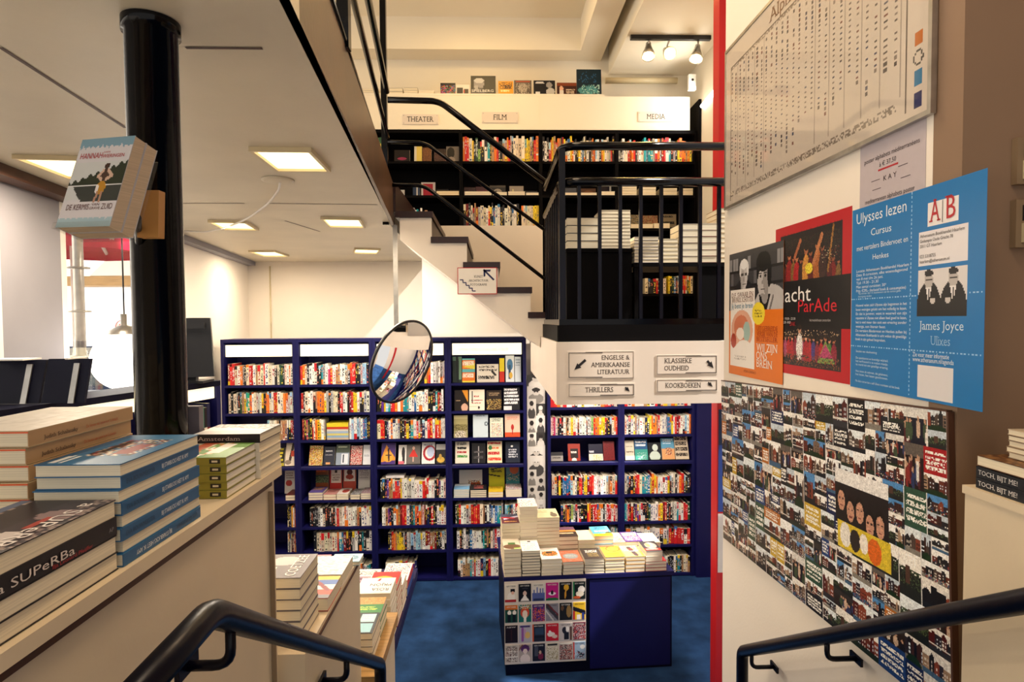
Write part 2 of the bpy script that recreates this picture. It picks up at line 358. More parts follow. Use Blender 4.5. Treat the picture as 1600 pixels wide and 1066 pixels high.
# landing slab with its deep white edge
mb = MB(); mb.box(.36, 1.95, 3.22, 5.80, LAND - .12, LAND); mb.box(.337, 1.95, 3.15, 3.22, zr(-.455), LAND); mb.box(.337, .36, 3.22, 5.3, zr(-.455), LAND)
struct('floor_landing', mb, 'sign_board')
# right wall with the pier it ends in
mb = MB(); mb.box(1.18, 1.25, 1.57, 3.0, 0, UPC); struct('wall_right', mb, 'wall_paint')
mb = MB(); mb.box(1.18, 2.3, 1.47, 1.57, 0, UPC); struct('wall_right_pier', mb, 'shaded_paint')
mb = MB(); PX = X_(1122, 3.75, 400); mb.box(PX, PX + .11, 3.75, 3.85, 0, LAND - .12); mb.box(PX, PX + .11, 3.75, 3.85, LAND, zr(2.357)); struct('trim_7', mb, 'red_paint', 'tall red painted post at the end of the poster wall', 'post')
mb = MB(); mb.box(2.05, 2.15, -1.6, 1.47, 0, UPC); struct('wall_sun_block', mb, 'shaded_paint')  # unseen wall, added to keep the sun off the entrance side
# pillar
c = onZ(236, 34, CEIL); c = V((c.x, c.y, 0)); mb = MB(); zb = zr(-.369); hp = CEIL - zb; mb.lathe((c.x, c.y, zb), (0, 0, 1), [(.054, 0), (.054, hp - .03), (.060, hp - .03), (.060, hp - .001)], 32)
struct('pillar', mb, 'black_gloss', 'black round steel pillar rising between the book piles to the ceiling', 'pillar'); PIL = c
# outside the shop window
mb = MB(); mb.box(-14, -2.9, -6, 16, .5, .6); struct('ground_outside', mb, 'pavement')
mb = MB(); mb.box(-13.5, -13, -6, 22, .6, 9.0)
struct('exterior_facade', mb, 'facade_paint')

# ============================================================= camera, light
cam = bpy.data.objects.new('camera', bpy.data.cameras.new('camera')); C.objects.link(cam); bpy.context.scene.camera = cam
cam.data.sensor_width = 36; cam.data.lens = 36 * FPX / 1600; cam.data.clip_start = 0.02
from mathutils import Matrix
Mx = Matrix((CR, CU, -CF)).transposed().to_4x4(); Mx.translation = EYE; cam.matrix_world = Mx
def area(name, loc, size, power, col='ffffff', rot=(0, 0, 0), sy=None, spread=180):
    l = bpy.data.lights.new(name, 'AREA'); l.energy = power; l.color = LC(col)[:3]; l.size = size
    if sy: l.shape = 'RECTANGLE'; l.size_y = sy
    l.spread = radians(spread)
    o = bpy.data.objects.new(name, l); C.objects.link(o); o.location = loc; o.rotation_euler = [radians(a) for a in rot]; return o
def spot(name, loc, to, power, col, ang=70, blend=.6, r=.03):
    l = bpy.data.lights.new(name, 'SPOT'); l.energy = power; l.color = LC(col)[:3]; l.spot_size = radians(ang); l.spot_blend = blend; l.shadow_soft_size = r
    o = bpy.data.objects.new(name, l); C.objects.link(o); o.location = loc; o.rotation_euler = (V(to) - V(loc)).to_track_quat('-Z', 'Y').to_euler(); return o
w = bpy.data.worlds.new('sky'); bpy.context.scene.world = w; w.use_nodes = True; bg = w.node_tree.nodes['Background']
bg.inputs[0].default_value = (1.0, 0.96, 0.91, 1); bg.inputs[1].default_value = 0.75
sl = bpy.data.lights.new('sun', 'SUN'); sl.energy = 11.0; sl.angle = radians(2); sl.color = (1, .95, .88); so = bpy.data.objects.new('sun', sl); C.objects.link(so); so.rotation_euler = V((-.64, .12, -.76)).to_track_quat('-Z', 'Y').to_euler()
sc = bpy.context.scene; sc.view_settings.view_transform = 'Standard'; sc.view_settings.look = 'None'; sc.view_settings.exposure = 0.22; sc.view_settings.gamma = 1; sc.view_settings.use_curve_mapping = False
area('fill_high', (.35, 2.6, UPC - .03), .5, 26, 'ffdcb4')  # added fill light in the high void, no fitting there
area('fill_entrance', (.15, .55, zr(2.2)), .6, 20, 'ffe4c4')  # unseen fill above the camera, added for the counter and right wall
area('fill_high', (-.1, 4.6, UPC - .03), .6, 15, 'ffd48c')  # second added fill, brightens the upper storey
area('fill_high', (1.45, 4.2, zr(2.33)), .3, 4, 'ffc878')  # added warm fill for the book stacks on the landing
area('fill_low', (1.0, 4.6, LAND - .125), .5, 33, 'fff2e4')  # added fill under the landing, brightens the lower shelves
area('fill_low', (-1.1, 4.7, CEIL - .03), .6, 27, 'fff2e6')  # added fill below the deck, separate from the recessed lights
area('fill_low', (.1, 3.5, zr(.55)), .4, 16, 'fff0de') if 0 else None
# ============================================================= staircase to the upper deck
t = thing('staircase', 'open white staircase with dark brown treads climbing from the landing to the deck', 'staircase', (.1, 4.7, LAND))
nose = [677, 732, 781.5, 831]; Ys0, Ys1 = 4.17, 5.28
nx = [X_(p, Ys0, 400) for p in nose]; run = (nx[3] - nx[0]) / 3; nx.append(nx[3] + run)
tz = [zr(.754 - .175 * k) for k in range(5)]
for k in range(5):
    x0 = nx[k] - run - .03; mb = MB(); mb.box(x0, nx[k], Ys0 - .015, Ys1, tz[k] - .042, tz[k]); mb.build('tread', 'tread_wood', t)
    mb = MB(); zb = tz[k + 1] if k < 4 else LAND; mb.box(nx[k] - .03, nx[k] - .012, Ys0 + .032, Ys1, zb + .001, tz[k] - .043); mb.build('riser', 'tread_wood', t)
mb = MB(); mb.box(nx[0] - run - .05, nx[0] - run - .031, Ys0 + .032, Ys1, tz[0] + .001, DECK + .03); mb.build('riser', 'tread_wood', t)
# saw-tooth side panel, its lower edge running parallel to the flight
def side(y0, y1):
    P = [(nx[0] - run - .20, tz[0] + .10)] if False else []
    P = [(nx[0] - run, tz[0] - .043)]
    for k in range(5):
        P.append((nx[k] - .011, tz[k] - .043))
        if k < 4: P.append((nx[k] - .011, tz[k + 1] - .043))
    P.append((nx[4] - .011, LAND + .002)); P.append((.334, LAND + .002)); P.append((.334, zr(-.13)))
    b0 = onY(650, 394, Ys0); b1 = onY(848, 546, Ys0); sl = (b1.z - b0.z) / (b1.x - b0.x)
    P += [(.33, b0.z + sl * (.33 - b0.x)), (nx[0] - run, b0.z + sl * (nx[0] - run - b0.x))]
    m = MB(); m.prism([(x, y1, z) for x, z in P][::1], (0, y0 - y1, 0)); return m, b0, sl
m, b0, sl = side(Ys0, Ys0 + .03); m.build('side_panel', 'wall_paint', t)
mb = MB(); xa, xb = nx[0] - run, .33; za, zb = b0.z + sl * (xa - b0.x), b0.z + sl * (xb - b0.x)
mb.prism([(xa, Ys0 + .031, za), (xb, Ys0 + .031, zb), (xb, Ys0 + .031, zb + .02), (xa, Ys0 + .031, za + .02)], (0, Ys1 - Ys0 - .04, 0)); mb.build('soffit', 'wall_paint', t)

# ============================================================= railings
GL = 'black_gloss'
Yf = 3.19
def P3(px, py, y): return onY(px, py, y)
t = thing('balustrade', 'black metal balustrade with vertical bars around the raised landing', 'balustrade', (.75, Yf, LAND))
xl, xr = X_(878, Yf, 300), 1.32; zt1, zt2, zbt = Z_(1000, 228.5, Yf), Z_(1000, 284.5, Yf), Z_(1000, 503, Yf)
Yb = 4.12
mb = MB(); mb.tube([(xl, Yb, zt1 - .02), (xl, Yf, zt1), (xr, Yf, zt1)], .022, bend=.09); mb.build('top_rail', GL, t)
mb = MB(); mb.tube([(xl, Yb, zt2 - .02), (xl, Yf, zt2), (xr, Yf, zt2)], .024, bend=.09); mb.build('mid_rail', GL, t)
mb = MB(); mb.box(xl - .02, xr, Yf - .022, Yf + .022, zbt - .014, zbt + .016); mb.box(xl - .02, xl + .02, Yf + .0225, Yb, zbt - .014, zbt + .016); mb.build('bottom_rail', GL, t)
mb = MB(); mb.box(xl - .025, 1.31, 3.165, 3.175, LAND + .002, zbt - .015); mb.box(xl - .028, xl - .018, 3.1755, Yb, LAND + .002, zbt - .015); mb.build('kick_plate', 'black_shelf', t)
for px in (905, 937, 969, 1001, 1033, 1063.5, 1093.5, 1123):
    x = X_(px, Yf, 400); mb = MB(); mb.box(x - .009, x + .009, Yf - .009, Yf + .009, zbt + .016, zt2 - .018); mb.build('baluster', 'rail_paint', t)
for y in [Yf] + [Yf + .116 * (k + 1) for k in range(8)]:
    r = .016 if y == Yf else .009; mb = MB(); mb.box(xl - r, xl + r, y - r, y + r, zbt + .016, (zt1 if y == Yf else zt2) - .018 - .02 * (y - Yf)); mb.build('baluster', 'rail_paint', t)
# stair railing: newel on the deck and three sloping rails down to the landing
t = thing('stair_railing', 'black three-bar railing running down the side of the white staircase', 'railing', (P3(602, 330, 4.16).x, 4.16, DECK))
mb = MB(); x = X_(601, 4.16, 200); mb.box(x - .02, x + .02, 4.14, 4.18, zr(.66), zr(2.75)); mb.build('newel_post', GL, t)
for nm, pts in (('handrail', ((606, 156), (686, 158), (800, 237), (851, 284))), ('middle_rail', ((606, 222), (664, 223), (800, 322), (851, 359))), ('lower_rail', ((606, 289), (663, 290), (800, 396), (851, 436)))):
    mb = MB(); p = [P3(a, b, 4.14) for a, b in pts]; mb.tube([p[0], p[1], p[3]], .021 if nm == 'handrail' else .013, bend=.06); mb.build(nm, GL, t)
# railing along the deck edge
def edge(y): return -(.295 + .099 * y) + .0 
t = thing('deck_railing', 'black railing along the brown edge of the deck overhead', 'railing', (edge(2.5), 2.5, DECK))
for z in (1.547, 1.245, .955):
    mb = MB(); mb.tube([(edge(.3), .3, zr(z)), (edge(4.1), 4.1, zr(z))], .019 if z > 1.5 else .014); mb.build('rail', GL, t)
for y in (1.0, 2.1): mb = MB(); mb.box(edge(y) - .02, edge(y) + .02, y - .02, y + .02, DECK + .005, zr(2.7)); mb.build('post', GL, t)

# handrails of the entrance steps
def handrail(name, label, pts, r, brk, sx, wallx):
    t = thing(name, label, 'handrail', pts[1]); mb = MB(); mb.tube(pts, r, 12, bend=.03); mb.build('rail', 'rail_paint', t)
    for p in brk:
        p = V(p); m = MB(); q = p + V((0, 0, -.075)); m.tube([p + V((0, 0, -r * .7)), q, q + V((sx * (abs(wallx - p.x) - .008), .0, 0))], .0085, 8, bend=.04)
        m.box(*sorted((q.x + sx * (abs(wallx - p.x) - .012), q.x + sx * (abs(wallx - p.x) - .004))), q.y - .03, q.y + .03, q.z - .012, q.z + .012); m.build('bracket', 'rail_paint', t)
    return t
def lerp(a, b, k): return V(a) * (1 - k) + V(b) * k
a0, a1, a2 = V((-.418, .58, zr(-.435))), onX(329, 957, -.418), onX(594, 1038, -.418); a3 = V((a2.x, a2.y, a2.z - .45))
handrail('handrail', 'black round handrail beside the white book counter, bending down along the steps', [a0, a1, a2, a3], .0215, [lerp(a1, a2, .05), lerp(a1, a2, .62)], -1, -.495)
b0_, b1_, b2_ = V((1.06, .62, zr(-.43))), onX(1760, 911, 1.06), onX(1160, 1018, 1.06); b3_ = V((b2_.x, b2_.y, b2_.z - .45))
handrail('handrail', 'black square-ended handrail running down in front of the photo collage board', [b0_ , b1_, b2_, b3_], .024, [lerp(b1_, b2_, .58), lerp(b1_, b2_, .94)], 1, 1.1635)

# ============================================================= book counters along the steps
ca, cb = V((-.552, .765, 0)), V((-.543, 1.53, 0)); cd = (cb - ca).normalized(); cn = V((-cd.y, cd.x, 0)); CTOP = zr(-.37)
def cpt(s_, d_, z=CTOP): p = ca + cd * s_ + cn * d_; return V((p.x, p.y, z))
cl = (cb - ca).length
t = thing('counter', 'tall white counter carrying the nearest book piles beside the steps', 'counter', cpt(.2, .3, .91))
mb = MB(); mb.obox(cpt(-.75, .015, .912), cd * (cl + .735), cn * .62, (0, 0, CTOP - .91 - .024)); mb.build('body', 'counter_paint', t)
mb = MB(); mb.obox(cpt(-.75, 0, CTOP - .022), cd * (cl + .75), cn * .65, (0, 0, .022)); mb.build('worktop', 'counter_paint', t)
mb = MB(); mb.obox(cpt(-.75, .006, CTOP - .036), cd * (cl + .70), cn * .008, (0, 0, .013)); mb.build('edge_strip', 'dark_edge', t)
mb = MB(); mb.obox(cpt(cl - .055, .003, .95), cd * .004, cn * .011, (0, 0, CTOP - 1.0)); mb.build('panel_groove', 'brown_plastic', t)
# second, lower counter
T2 = zr(-.874)
t = thing('counter', 'middle white book counter, a step lower than the tall one', 'counter', (-.8, 1.85, 0))
mb = MB(); mb.box(-1.15, -.50, 1.55, 2.19, .003, T2); mb.build('body', 'counter_paint', t)
mb = MB(); mb.box(-.5, -.496, 1.59, 2.18, T2 - .02, T2 - .012); mb.build('edge_strip', 'dark_edge', t)
# third counter with its wooden lip
T3 = zr(-1.336)
t = thing('counter', 'lowest white book counter with a pale wooden lip at the foot of the steps', 'counter', (-.75, 2.4, 0))
mb = MB(); mb.box(-1.1, -.462, 2.21, 2.70, .003, T3 - .045); mb.build('body', 'counter_paint', t)
mb = MB(); mb.box(-1.1, -.445, 2.205, 2.70, T3 - .044, T3 - .0005); mb.build('wooden_top', 'wood_edge', t)
# navy aisle table
TT = .93
t = thing('display_table', 'navy table along the aisle, covered with piles of new books', 'table', (-.9, 3.2, 0))
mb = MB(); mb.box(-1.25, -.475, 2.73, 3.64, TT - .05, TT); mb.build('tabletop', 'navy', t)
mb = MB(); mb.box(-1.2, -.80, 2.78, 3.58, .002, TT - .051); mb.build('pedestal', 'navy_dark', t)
# middle display table with the panel for the cover prints
TM = .69; tp0 = onZ(788, 1058, 0); tp1 = onZ(1053, 1043, 0); tu = (tp1 - tp0); TW = tu.length; tu.normalize(); tv = V((-tu.y, tu.x, 0)); TD = .78
def tpt(a, b, z=TM): p = tp0 + tu * a + tv * b; return V((p.x, p.y, z))
t = thing('display_table', 'navy block table in mid room carrying stacks of novels', 'table', tpt(TW / 2, TD / 2, 0))
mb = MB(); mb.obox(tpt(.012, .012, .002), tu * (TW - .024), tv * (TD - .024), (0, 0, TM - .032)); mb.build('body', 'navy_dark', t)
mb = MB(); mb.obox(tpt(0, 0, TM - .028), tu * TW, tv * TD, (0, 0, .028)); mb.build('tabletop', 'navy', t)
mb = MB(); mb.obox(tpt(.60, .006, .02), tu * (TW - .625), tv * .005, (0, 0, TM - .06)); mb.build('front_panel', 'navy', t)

# ============================================================= bookcases
YC = 5.55
def bookcase(name, label, cat, x0, x1, yf, dep, z0, z1, shelves, m='navy', sp=.03, st=.022, light=None, group=None, top=True, slant=()):
    t = thing(name, label, cat, ((x0 + x1) / 2, yf + dep / 2, z0), group)
    for a, b in ((x0, x0 + sp), (x1 - sp, x1)):
        mb = MB(); mb.box(a + .0006, b - .0006, yf, yf + dep, z0 + .001, z1); mb.build('side_panel', m, t)
    mb = MB(); mb.box(x0 + sp, x1 - sp, yf + dep - .015, yf + dep, z0 + .001, z1); mb.build('back_panel', m, t)
    if top: mb = MB(); mb.box(x0 + sp, x1 - sp, yf, yf + dep - .0155, z1 - .03, z1); mb.build('top_panel', m, t)
    for i, z in enumerate(shelves):
        mb = MB(); mb.box(x0 + sp, x1 - sp, yf + .002, yf + dep - .0155, z - st, z)
        if i in slant: mb.poly([(x0 + sp, yf + .004, z), (x1 - sp, yf + .004, z), (x1 - sp, yf + .012, z + .012), (x0 + sp, yf + .012, z + .012)])
        mb.build('shelf', m, t)
    if light:
        za, zb = light; mb = MB(); mb.box(x0 + sp + .012, x1 - sp - .012, yf + .012, yf + .05, za, zb); b = mb.build('light_box', 'glow_strip', t)
        if light_n[0] in (0, 3):
            cv = Cv(60, 6, 'fff3cf', light_n[0]); cv.words(.02, .1, .98, .95, 1, 'e6dab8', .5); mb = MB(); wx = (x1 - x0 - 2 * sp) * .8; mb.raster(cv.a, ((x0 + x1) / 2 - wx / 2, yf + .0112, za + .02), (wx, 0, 0), (0, 0, .05)); mb.build('faded_lettering', 'glow_strip_print', b)
        light_n[0] += 1
    return t
light_n = [0]
SZ = [Z_(585, y, YC) for y in (600.4, 644.5, 687, 730, 781, 823, 862)] + [.03]
BX = {k: (X_(a, YC, 700), X_(b, YC, 700)) for k, (a, b) in dict(A=(348, 464.5), B=(464.5, 583.5), C=(583.5, 701), D=(701, 823)).items()}
BN = dict(A='window-end navy bay', B='second navy bay', C='third navy bay', D='fourth navy bay', E='fifth navy bay', F='sixth navy bay')
LBL = dict(A='navy bookcase bay at the window end, partly behind the counter', B='navy bookcase bay second from the window, with slanted cover display', C='navy bookcase bay directly behind the round mirror', D='navy bookcase bay beside the black-and-white portrait strip, covers facing out')
top = Z_(585, 529, YC); lz = (Z_(585, 556, YC), Z_(585, 538, YC))
for k in 'ABCD':
    bookcase('bookcase', LBL[k], 'bookcase', BX[k][0], BX[k][1], YC, .30, 0, top, SZ, light=lz, group='navy bookcases of the lower room', slant=(3,))
BX['E'] = (X_(856, YC, 770), X_(971, YC, 770)); BX['F'] = (BX['E'][1], X_(1086, YC, 770))
SE = [Z_(970, y, YC) for y in (636, 680, 723, 773.5, 816, 853)] + [.03]
for k, l in (('E', 'navy bookcase bay behind the stacked table, under the landing signs'), ('F', 'navy bookcase bay nearest the red post, under the landing')):
    bookcase('bookcase', l, 'bookcase', BX[k][0], BX[k][1], YC, .30, 0, 2.1, SE, group='navy bookcases of the lower room', slant=(2,))
mb = MB(); mb.box(BX['F'][1] + .002, X_(1127, YC - .04, 770), YC - .04, YC + .3, .002, 2.1)
tag(mb.build('cupboard', 'navy', loc=(BX['F'][1] + .13, YC + .1, 0)), 'plain navy cupboard side closing the bookcase row near the red post', 'cupboard')
# upper black shelving
YU = 5.50
UX = [X_(p, YU, 250) for p in (560, 720, 845, 964, 1088)]
UZ = [Z_(850, y, YU) for y in (252, 305, 357, 409, 460, 508)]
UTOP = Z_(850, 203, YU); LEDGE = Z_(850, 146.5, YU)
UN = ['black THEATER bay', 'black FILM bay', 'middle black bay', 'black MEDIA bay']
for i in range(4):
    n = 3 if i < 2 else 6
    bookcase('bookcase', ['black bookcase bay under the THEATER sign, beside the upper deck', 'black bookcase bay under the FILM sign, above the stairs', 'black bookcase bay between the FILM and MEDIA signs', 'black bookcase bay under the MEDIA sign'][i], 'bookcase',
             UX[i], UX[i + 1], YU, .29, UZ[n - 1] - .03 if i < 2 else LAND, UTOP, UZ[:n], m='black_shelf', sp=.016, group='black bookcases of the upper floor')
mb = MB(); mb.box(UX[0] - .4, UX[4] - .06, YU + .004, YU + .03, UTOP + .002, LEDGE - .02); mb.box(UX[0] - .4, X_(945, YU, 147), YU + .004, 5.795, LEDGE - .019, LEDGE)
for px in (843, ): mb.box(X_(px, YU, 170), X_(px, YU, 170) + .003, YU + .002, YU + .005, UTOP + .004, LEDGE - .02)
tag(mb.build('fascia_panel', 'upper_paint', loc=(0, YU + .1, UTOP)), 'long cream fascia above the black bookcases carrying three section signs', 'fascia')
mb = MB(); mb.box(UX[4] + .001, min(UX[4] + .075, 1.9195), YU - .06, 5.79, LAND + .001, zr(2.0)); tag(mb.build('end_post', 'black_shelf', loc=(UX[4] + .03, 5.6, LAND)), 'tall black end panel closing the upper bookcases', 'panel')

# ============================================================= books
def ordw(n): return {1: 'first', 2: 'second', 3: 'third', 4: 'fourth', 5: 'fifth', 6: 'sixth', 7: 'seventh', 8: 'eighth', 9: 'ninth', 10: 'tenth', 11: 'eleventh', 12: 'twelfth', 13: 'thirteenth'}.get(n, '%dth' % n)
def jit(c, r, k=.05): c = H(PAL[c]) if c in PAL else H(c); f = 1 + r.uniform(-k * 2, k); return tuple(min(1, max(0, x * f + r.uniform(-k, k) * .4)) for x in c)
SP = []    # every spine-out book of the shelves, sorted out at the end
def row(bay, rowname, x0, x1, z, y, s, h0, h1, group, lean=0.0):
    """books standing spine-out between x0 and x1"""
    s = s.replace(' ', ''); ts = [rnd.uniform(.7, 1.3) * (1.25 if c in 'wc' else 1) for c in s]; k = (x1 - x0 - .004) / sum(ts); x = x0 + .002
    for i, c in enumerate(s):
        t = ts[i] * k; SP.append(dict(bay=bay, row=rowname, i=i, n=len(s), c=c, x0=x, x1=x + t - .0008, y=y + rnd.uniform(0, .014), z=z + .0006, h=rnd.uniform(h0, h1), d=rnd.uniform(.13, .16), g=group, key=(bay, rowname), seed=rnd.randrange(10 ** 6)))
        x += t
DK = 'kgndbud'
def spine_mesh(mb, b):
    r = random.Random(b['seed']); c = jit(b['c'], r); x0, x1, y, z, h, d = b['x0'], b['x1'], b['y'], b['z'], b['h'], b['d']
    dark = sum(c) < 1.5; ink = r.choice(['f0e8d8', 'e8c94a', 'd8d8d8', 'e07a5a'] if dark else ['1a1a1e', 'a01e22', '1f3470', '444444'])
    mb.box(x0, x1, y, y + d, z, z + h, c, skip=('-b', '+c'))
    mb.poly([(x0, y, z + h), (x1, y, z + h), (x1, y + d, z + h), (x0, y + d, z + h)], PAGE)
    cv = Cv(5, 16, c, b['seed']); q = r.random()
    if q < .30: cv.rect(0, 0, 1, r.uniform(.1, .4), jit(r.choice('wkroyblc'), r))
    elif q < .48: cv.rect(0, r.uniform(.6, .88), 1, 1, jit(r.choice('wkroyc'), r))
    elif q < .58: a = r.uniform(.6, .8); cv.rect(0, a, 1, a + .07, 'efe9dc')
    a = r.uniform(.06, .25); e = r.uniform(.5, .9); m = (cv.Y > a) & (cv.Y < e) & (cv.X > .2) & (cv.X < .8) & (cv.r.rand(16, 5) < .38); cv.put(m, ink)
    cv.rect(.2, .9, .8, .96, ink) if r.random() < .5 else None
    mb.raster(cv.a, (x0, y, z), (x1 - x0, 0, 0), (0, 0, h))
G1 = 'novels standing spine-out in the navy bookcases'; G2 = 'books standing spine-out in the black upper shelves'
YB = YC + .018
def nav(k, r, p0, p1, s, h0=.165, h1=.205): row(BN[k], ['top', 'second', 'third', 'fourth', 'fifth', 'sixth', 'seventh', 'lowest'][r] + ' shelf', max(X_(p0, YB, 700), BX[k][0] + .031), min(X_(p1, YB, 700), BX[k][1] - .031), SZ[r], YB, s, h0, h1, G1)
def nae(k, r, p0, p1, s, h0=.165, h1=.205): row(BN[k], ['top', 'second', 'third', 'fourth', 'fifth', 'sixth', 'lowest'][r] + ' shelf', max(X_(p0, YB, 770), BX[k][0] + .031), min(X_(p1, YB, 770), BX[k][1] - .031), SE[r], YB, s, h0, h1, G1)
nav('A', 0, 358, 461, 'drrcwoskcrrwaccrwcwkcggkcwow', .17, .2); nav('A', 1, 358, 463, 'ckcskgayteowcsswykoocwrrwcowsws', .18, .2); nav('A', 2, 418, 465, 'llswcaaaaankrd', .175, .19)
nav('A', 5, 446, 472, 'kkknayowro'); nav('A', 6, 446, 474, 'wksckkdwrk')
nav('B', 0, 471, 578, 'rockwwwkktswprwaawwckrrrkkkslln', .17, .2); nav('B', 1, 471, 579, 'rkcwwkaoooyskscckrrwwkdryywkksw', .175, .205)
nav('B', 2, 472, 509, 'dkpgkrwoyyws', .18, .2); nav('B', 2, 546, 580, 'wlwllwbbkk', .185, .205)
nav('B', 5, 481, 586, 'kkkkkswckkkkkwrcwowwwwsakwwww', .17, .19); nav('B', 6, 487, 587, 'kccccccccrtbdkkkswkktkww', .17, .19); nav('B', 7, 552, 589, 'nkcwkswttk', .12, .15)
nav('C', 0, 590, 625, 'wrcwswo'); nav('C', 0, 664, 696, 'aoowwswss', .19, .21); nav('C', 1, 588, 694, 'kkuyltrrowotttwwbwwwwkkktrdw', .17, .21); nav('C', 2, 589, 696, 'crrknwowwskkdyktwrsknwrrwrroww', .16, .19)
nav('C', 4, 593, 699, 'kknuaacrrrywwwswwwwrrrwwkkuwi', .16, .19); nav('C', 5, 595, 700, 'wwaunkwoadrrwngtoroaidknkrkkwwww', .16, .19); nav('C', 6, 604, 702, 'kkroayyysksslsllswddaadkkkww', .155, .185); nav('C', 7, 599, 649, 'yykwwrdraaun', .13, .17)
nav('D', 5, 710, 786, 'kgrwwswrrrrcakwnbwbtts', .165, .195); nav('D', 5, 788, 817, 'ltkswkrs', .165, .19); nav('D', 6, 712, 787, 'wkkwskbwwwwktgakcsrwik', .16, .195); nav('D', 7, 713, 787, 'wcaaatsrwwnlkrwwwkkn', .15, .18)
nae('E', 0, 860, 966, 'rrokrwrkwywwowrrrnw', .17, .19); nae('E', 1, 861, 967, 'irpckkkwakcycwkwwwkwsmrooyyydkkkcor', .155, .175); nae('E', 3, 862, 965, 'cckykbbbblcwkrrkyydrrwwwwwcaocr', .16, .19)
nae('E', 4, 876, 966, 'nkaonmskikkkkrokrroowkwrrwri', .155, .175); nae('E', 5, 880, 890, 'kss'); nae('E', 5, 955, 967, 'wkts', .16, .17)
nae('F', 0, 976, 1081, 'kwocwaywrktwsokwcrw', .17, .19); nae('F', 1, 976, 1081, 'cwkwcasswcnkyoooarcwwsbbywrdrwwlwo', .155, .185); nae('F', 3, 976, 1080, 'ckkkkrrctttbyryowwwwyksckworkkkk', .15, .19)
nae('F', 4, 976, 1079, 'tsrkrkuuswkkkgwwwoydrkkkswtwwrrg', .15, .18); nae('F', 5, 978, 1079, 'wsgwkwwswwkwsrrrrrwr', .14, .175); nae('F', 6, 1040, 1079, 'wkkkwktkacca', .15, .165)
def upp(i, r, p0, p1, s, h0=.17, h1=.23):
    row(UN[i], ['top', 'second', 'third', 'fourth', 'fifth', 'lowest'][r] + ' shelf', max(X_(p0, YU + .02, 250), UX[i] + .017), min(X_(p1, YU + .02, 250), UX[i + 1] - .017), UZ[r], YU + .02, s, h0, h1, G2)
upp(0, 0, 575, 597, 'gktg', .2, .22); upp(0, 2, 611, 667, 'akynkbrkdlkswtkkca', .12, .2)
upp(1, 0, 722, 844, 'orrwykgmkkwtkaorkkasorskccccyyyakro', .18, .24); upp(1, 2, 722, 811, 'kdkcsadsccwrkkbwwkkwckwwk', .19, .24); upp(1, 2, 814, 844, 'ccccccyyy', .21, .215)
upp(2, 0, 847, 963, 'kwkroyaooakskswyowkkywbckwkaoolwkoywcsrk', .17, .24); upp(2, 3, 1008, 963, '', .1, .2) if 0 else None
upp(3, 0, 966, 1084, 'skwcroorkswctlttcwokrrwtkskyoooaoyk', .17, .23)
upp(3, 4, 1008, 1042, 'ckkkrksc', .13, .15); upp(3, 4, 1045, 1086, 'ykgbkcorrogyc', .15, .17)
# ============================================================= lying books
def flat_book(mb, o, u, v, w, d, t, cov, spine=None, sides='pppp', art=None, flip=False):
    """a book lying flat: o front-left-bottom corner, u width dir, v depth dir; sides: front right back left, p pages or s spine; meshes use paper (0) and pages (1)"""
    o, u, v = V(o), V(u), V(v); z = V((0, 0, 1)); c = .0016 if t > .008 else .0008; spine = spine or cov; ins = .0012
    mb.obox(o, u * w, v * d, z * c, cov); mb.obox(o + z * (t - c), u * w, v * d, z * c, cov)
    i = [ins if s == 'p' else .0002 for s in sides]; col = lambda s: PAGE if s == 'p' else spine; mm = lambda s: 1 if s == 'p' else 0
    mb.obox(o + u * i[3] + v * i[0] + z * c, u * (w - i[1] - i[3]), v * (d - i[0] - i[2]), z * (t - 2 * c), cols={'-b': col(sides[0]), '+a': col(sides[1]), '+b': col(sides[2]), '-a': col(sides[3])},
            mats={'-b': mm(sides[0]), '+a': mm(sides[1]), '+b': mm(sides[2]), '-a': mm(sides[3])}, skip=('-c', '+c'))
    if art is not None:
        if flip: mb.raster(art, o + z * (t + .0004) + u * w + v * d, -u * w, -v * d)
        else: mb.raster(art, o + z * (t + .0004), u * w, v * d)
    return mb
def pile(o, u, w, d, books, desc, group, top_art=None, jitter=.004, topname=None, r=None, sides='pppp', flip=False):
    """books listed bottom up as (thickness, cover colour, sides or None)"""
    r = r or random.Random(len(desc) * 7 + int(w * 1e4)); o = V(o); u = V(u).normalized(); v = V((-u.y, u.x, 0)); z = o.z; n = len(books); out = []
    for k, bk in enumerate(books):
        t, cov = bk[0], bk[1]; sd = (bk[2] if len(bk) > 2 and bk[2] else sides); mb = MB(); a = r.uniform(-1, 1) * jitter * 3; uu = (u * cos(a) + v * sin(a)); vv = V((-uu.y, uu.x, 0))
        oo = V((o.x, o.y, z + .0004)) + u * r.uniform(-jitter, jitter) + v * r.uniform(-jitter * .6, jitter)
        flat_book(mb, oo, uu, vv, w, d, t, cov, sides=sd, art=top_art if k == n - 1 else None, flip=flip)
        ob = mb.build('stacked_book', ['paper', 'pages'], loc=oo + uu * w / 2 + vv * d / 2)
        j = n - k
        if n == 1: lb = topname or desc
        elif j == 1: lb = topname or 'topmost book of the ' + desc
        elif k == 0: lb = 'lowest book in the ' + desc
        else: lb = '%s book down in the %s' % (ordw(j), desc)
        tag(ob, lb, 'book', group); out.append(ob); z += t + .0008
    return out
def art(base, *ops, w=30, h=45, seed=1):
    """cover print: ops are (method, args...)"""
    c = Cv(w, h, base, seed)
    for q in ops: getattr(c, q[0])(*q[1:])
    return c.a
T_ = lambda y0, y1, rows, col, x0=.12, x1=.9, d=.8: ('words', x0, y0, x1, y1, rows, col, d)

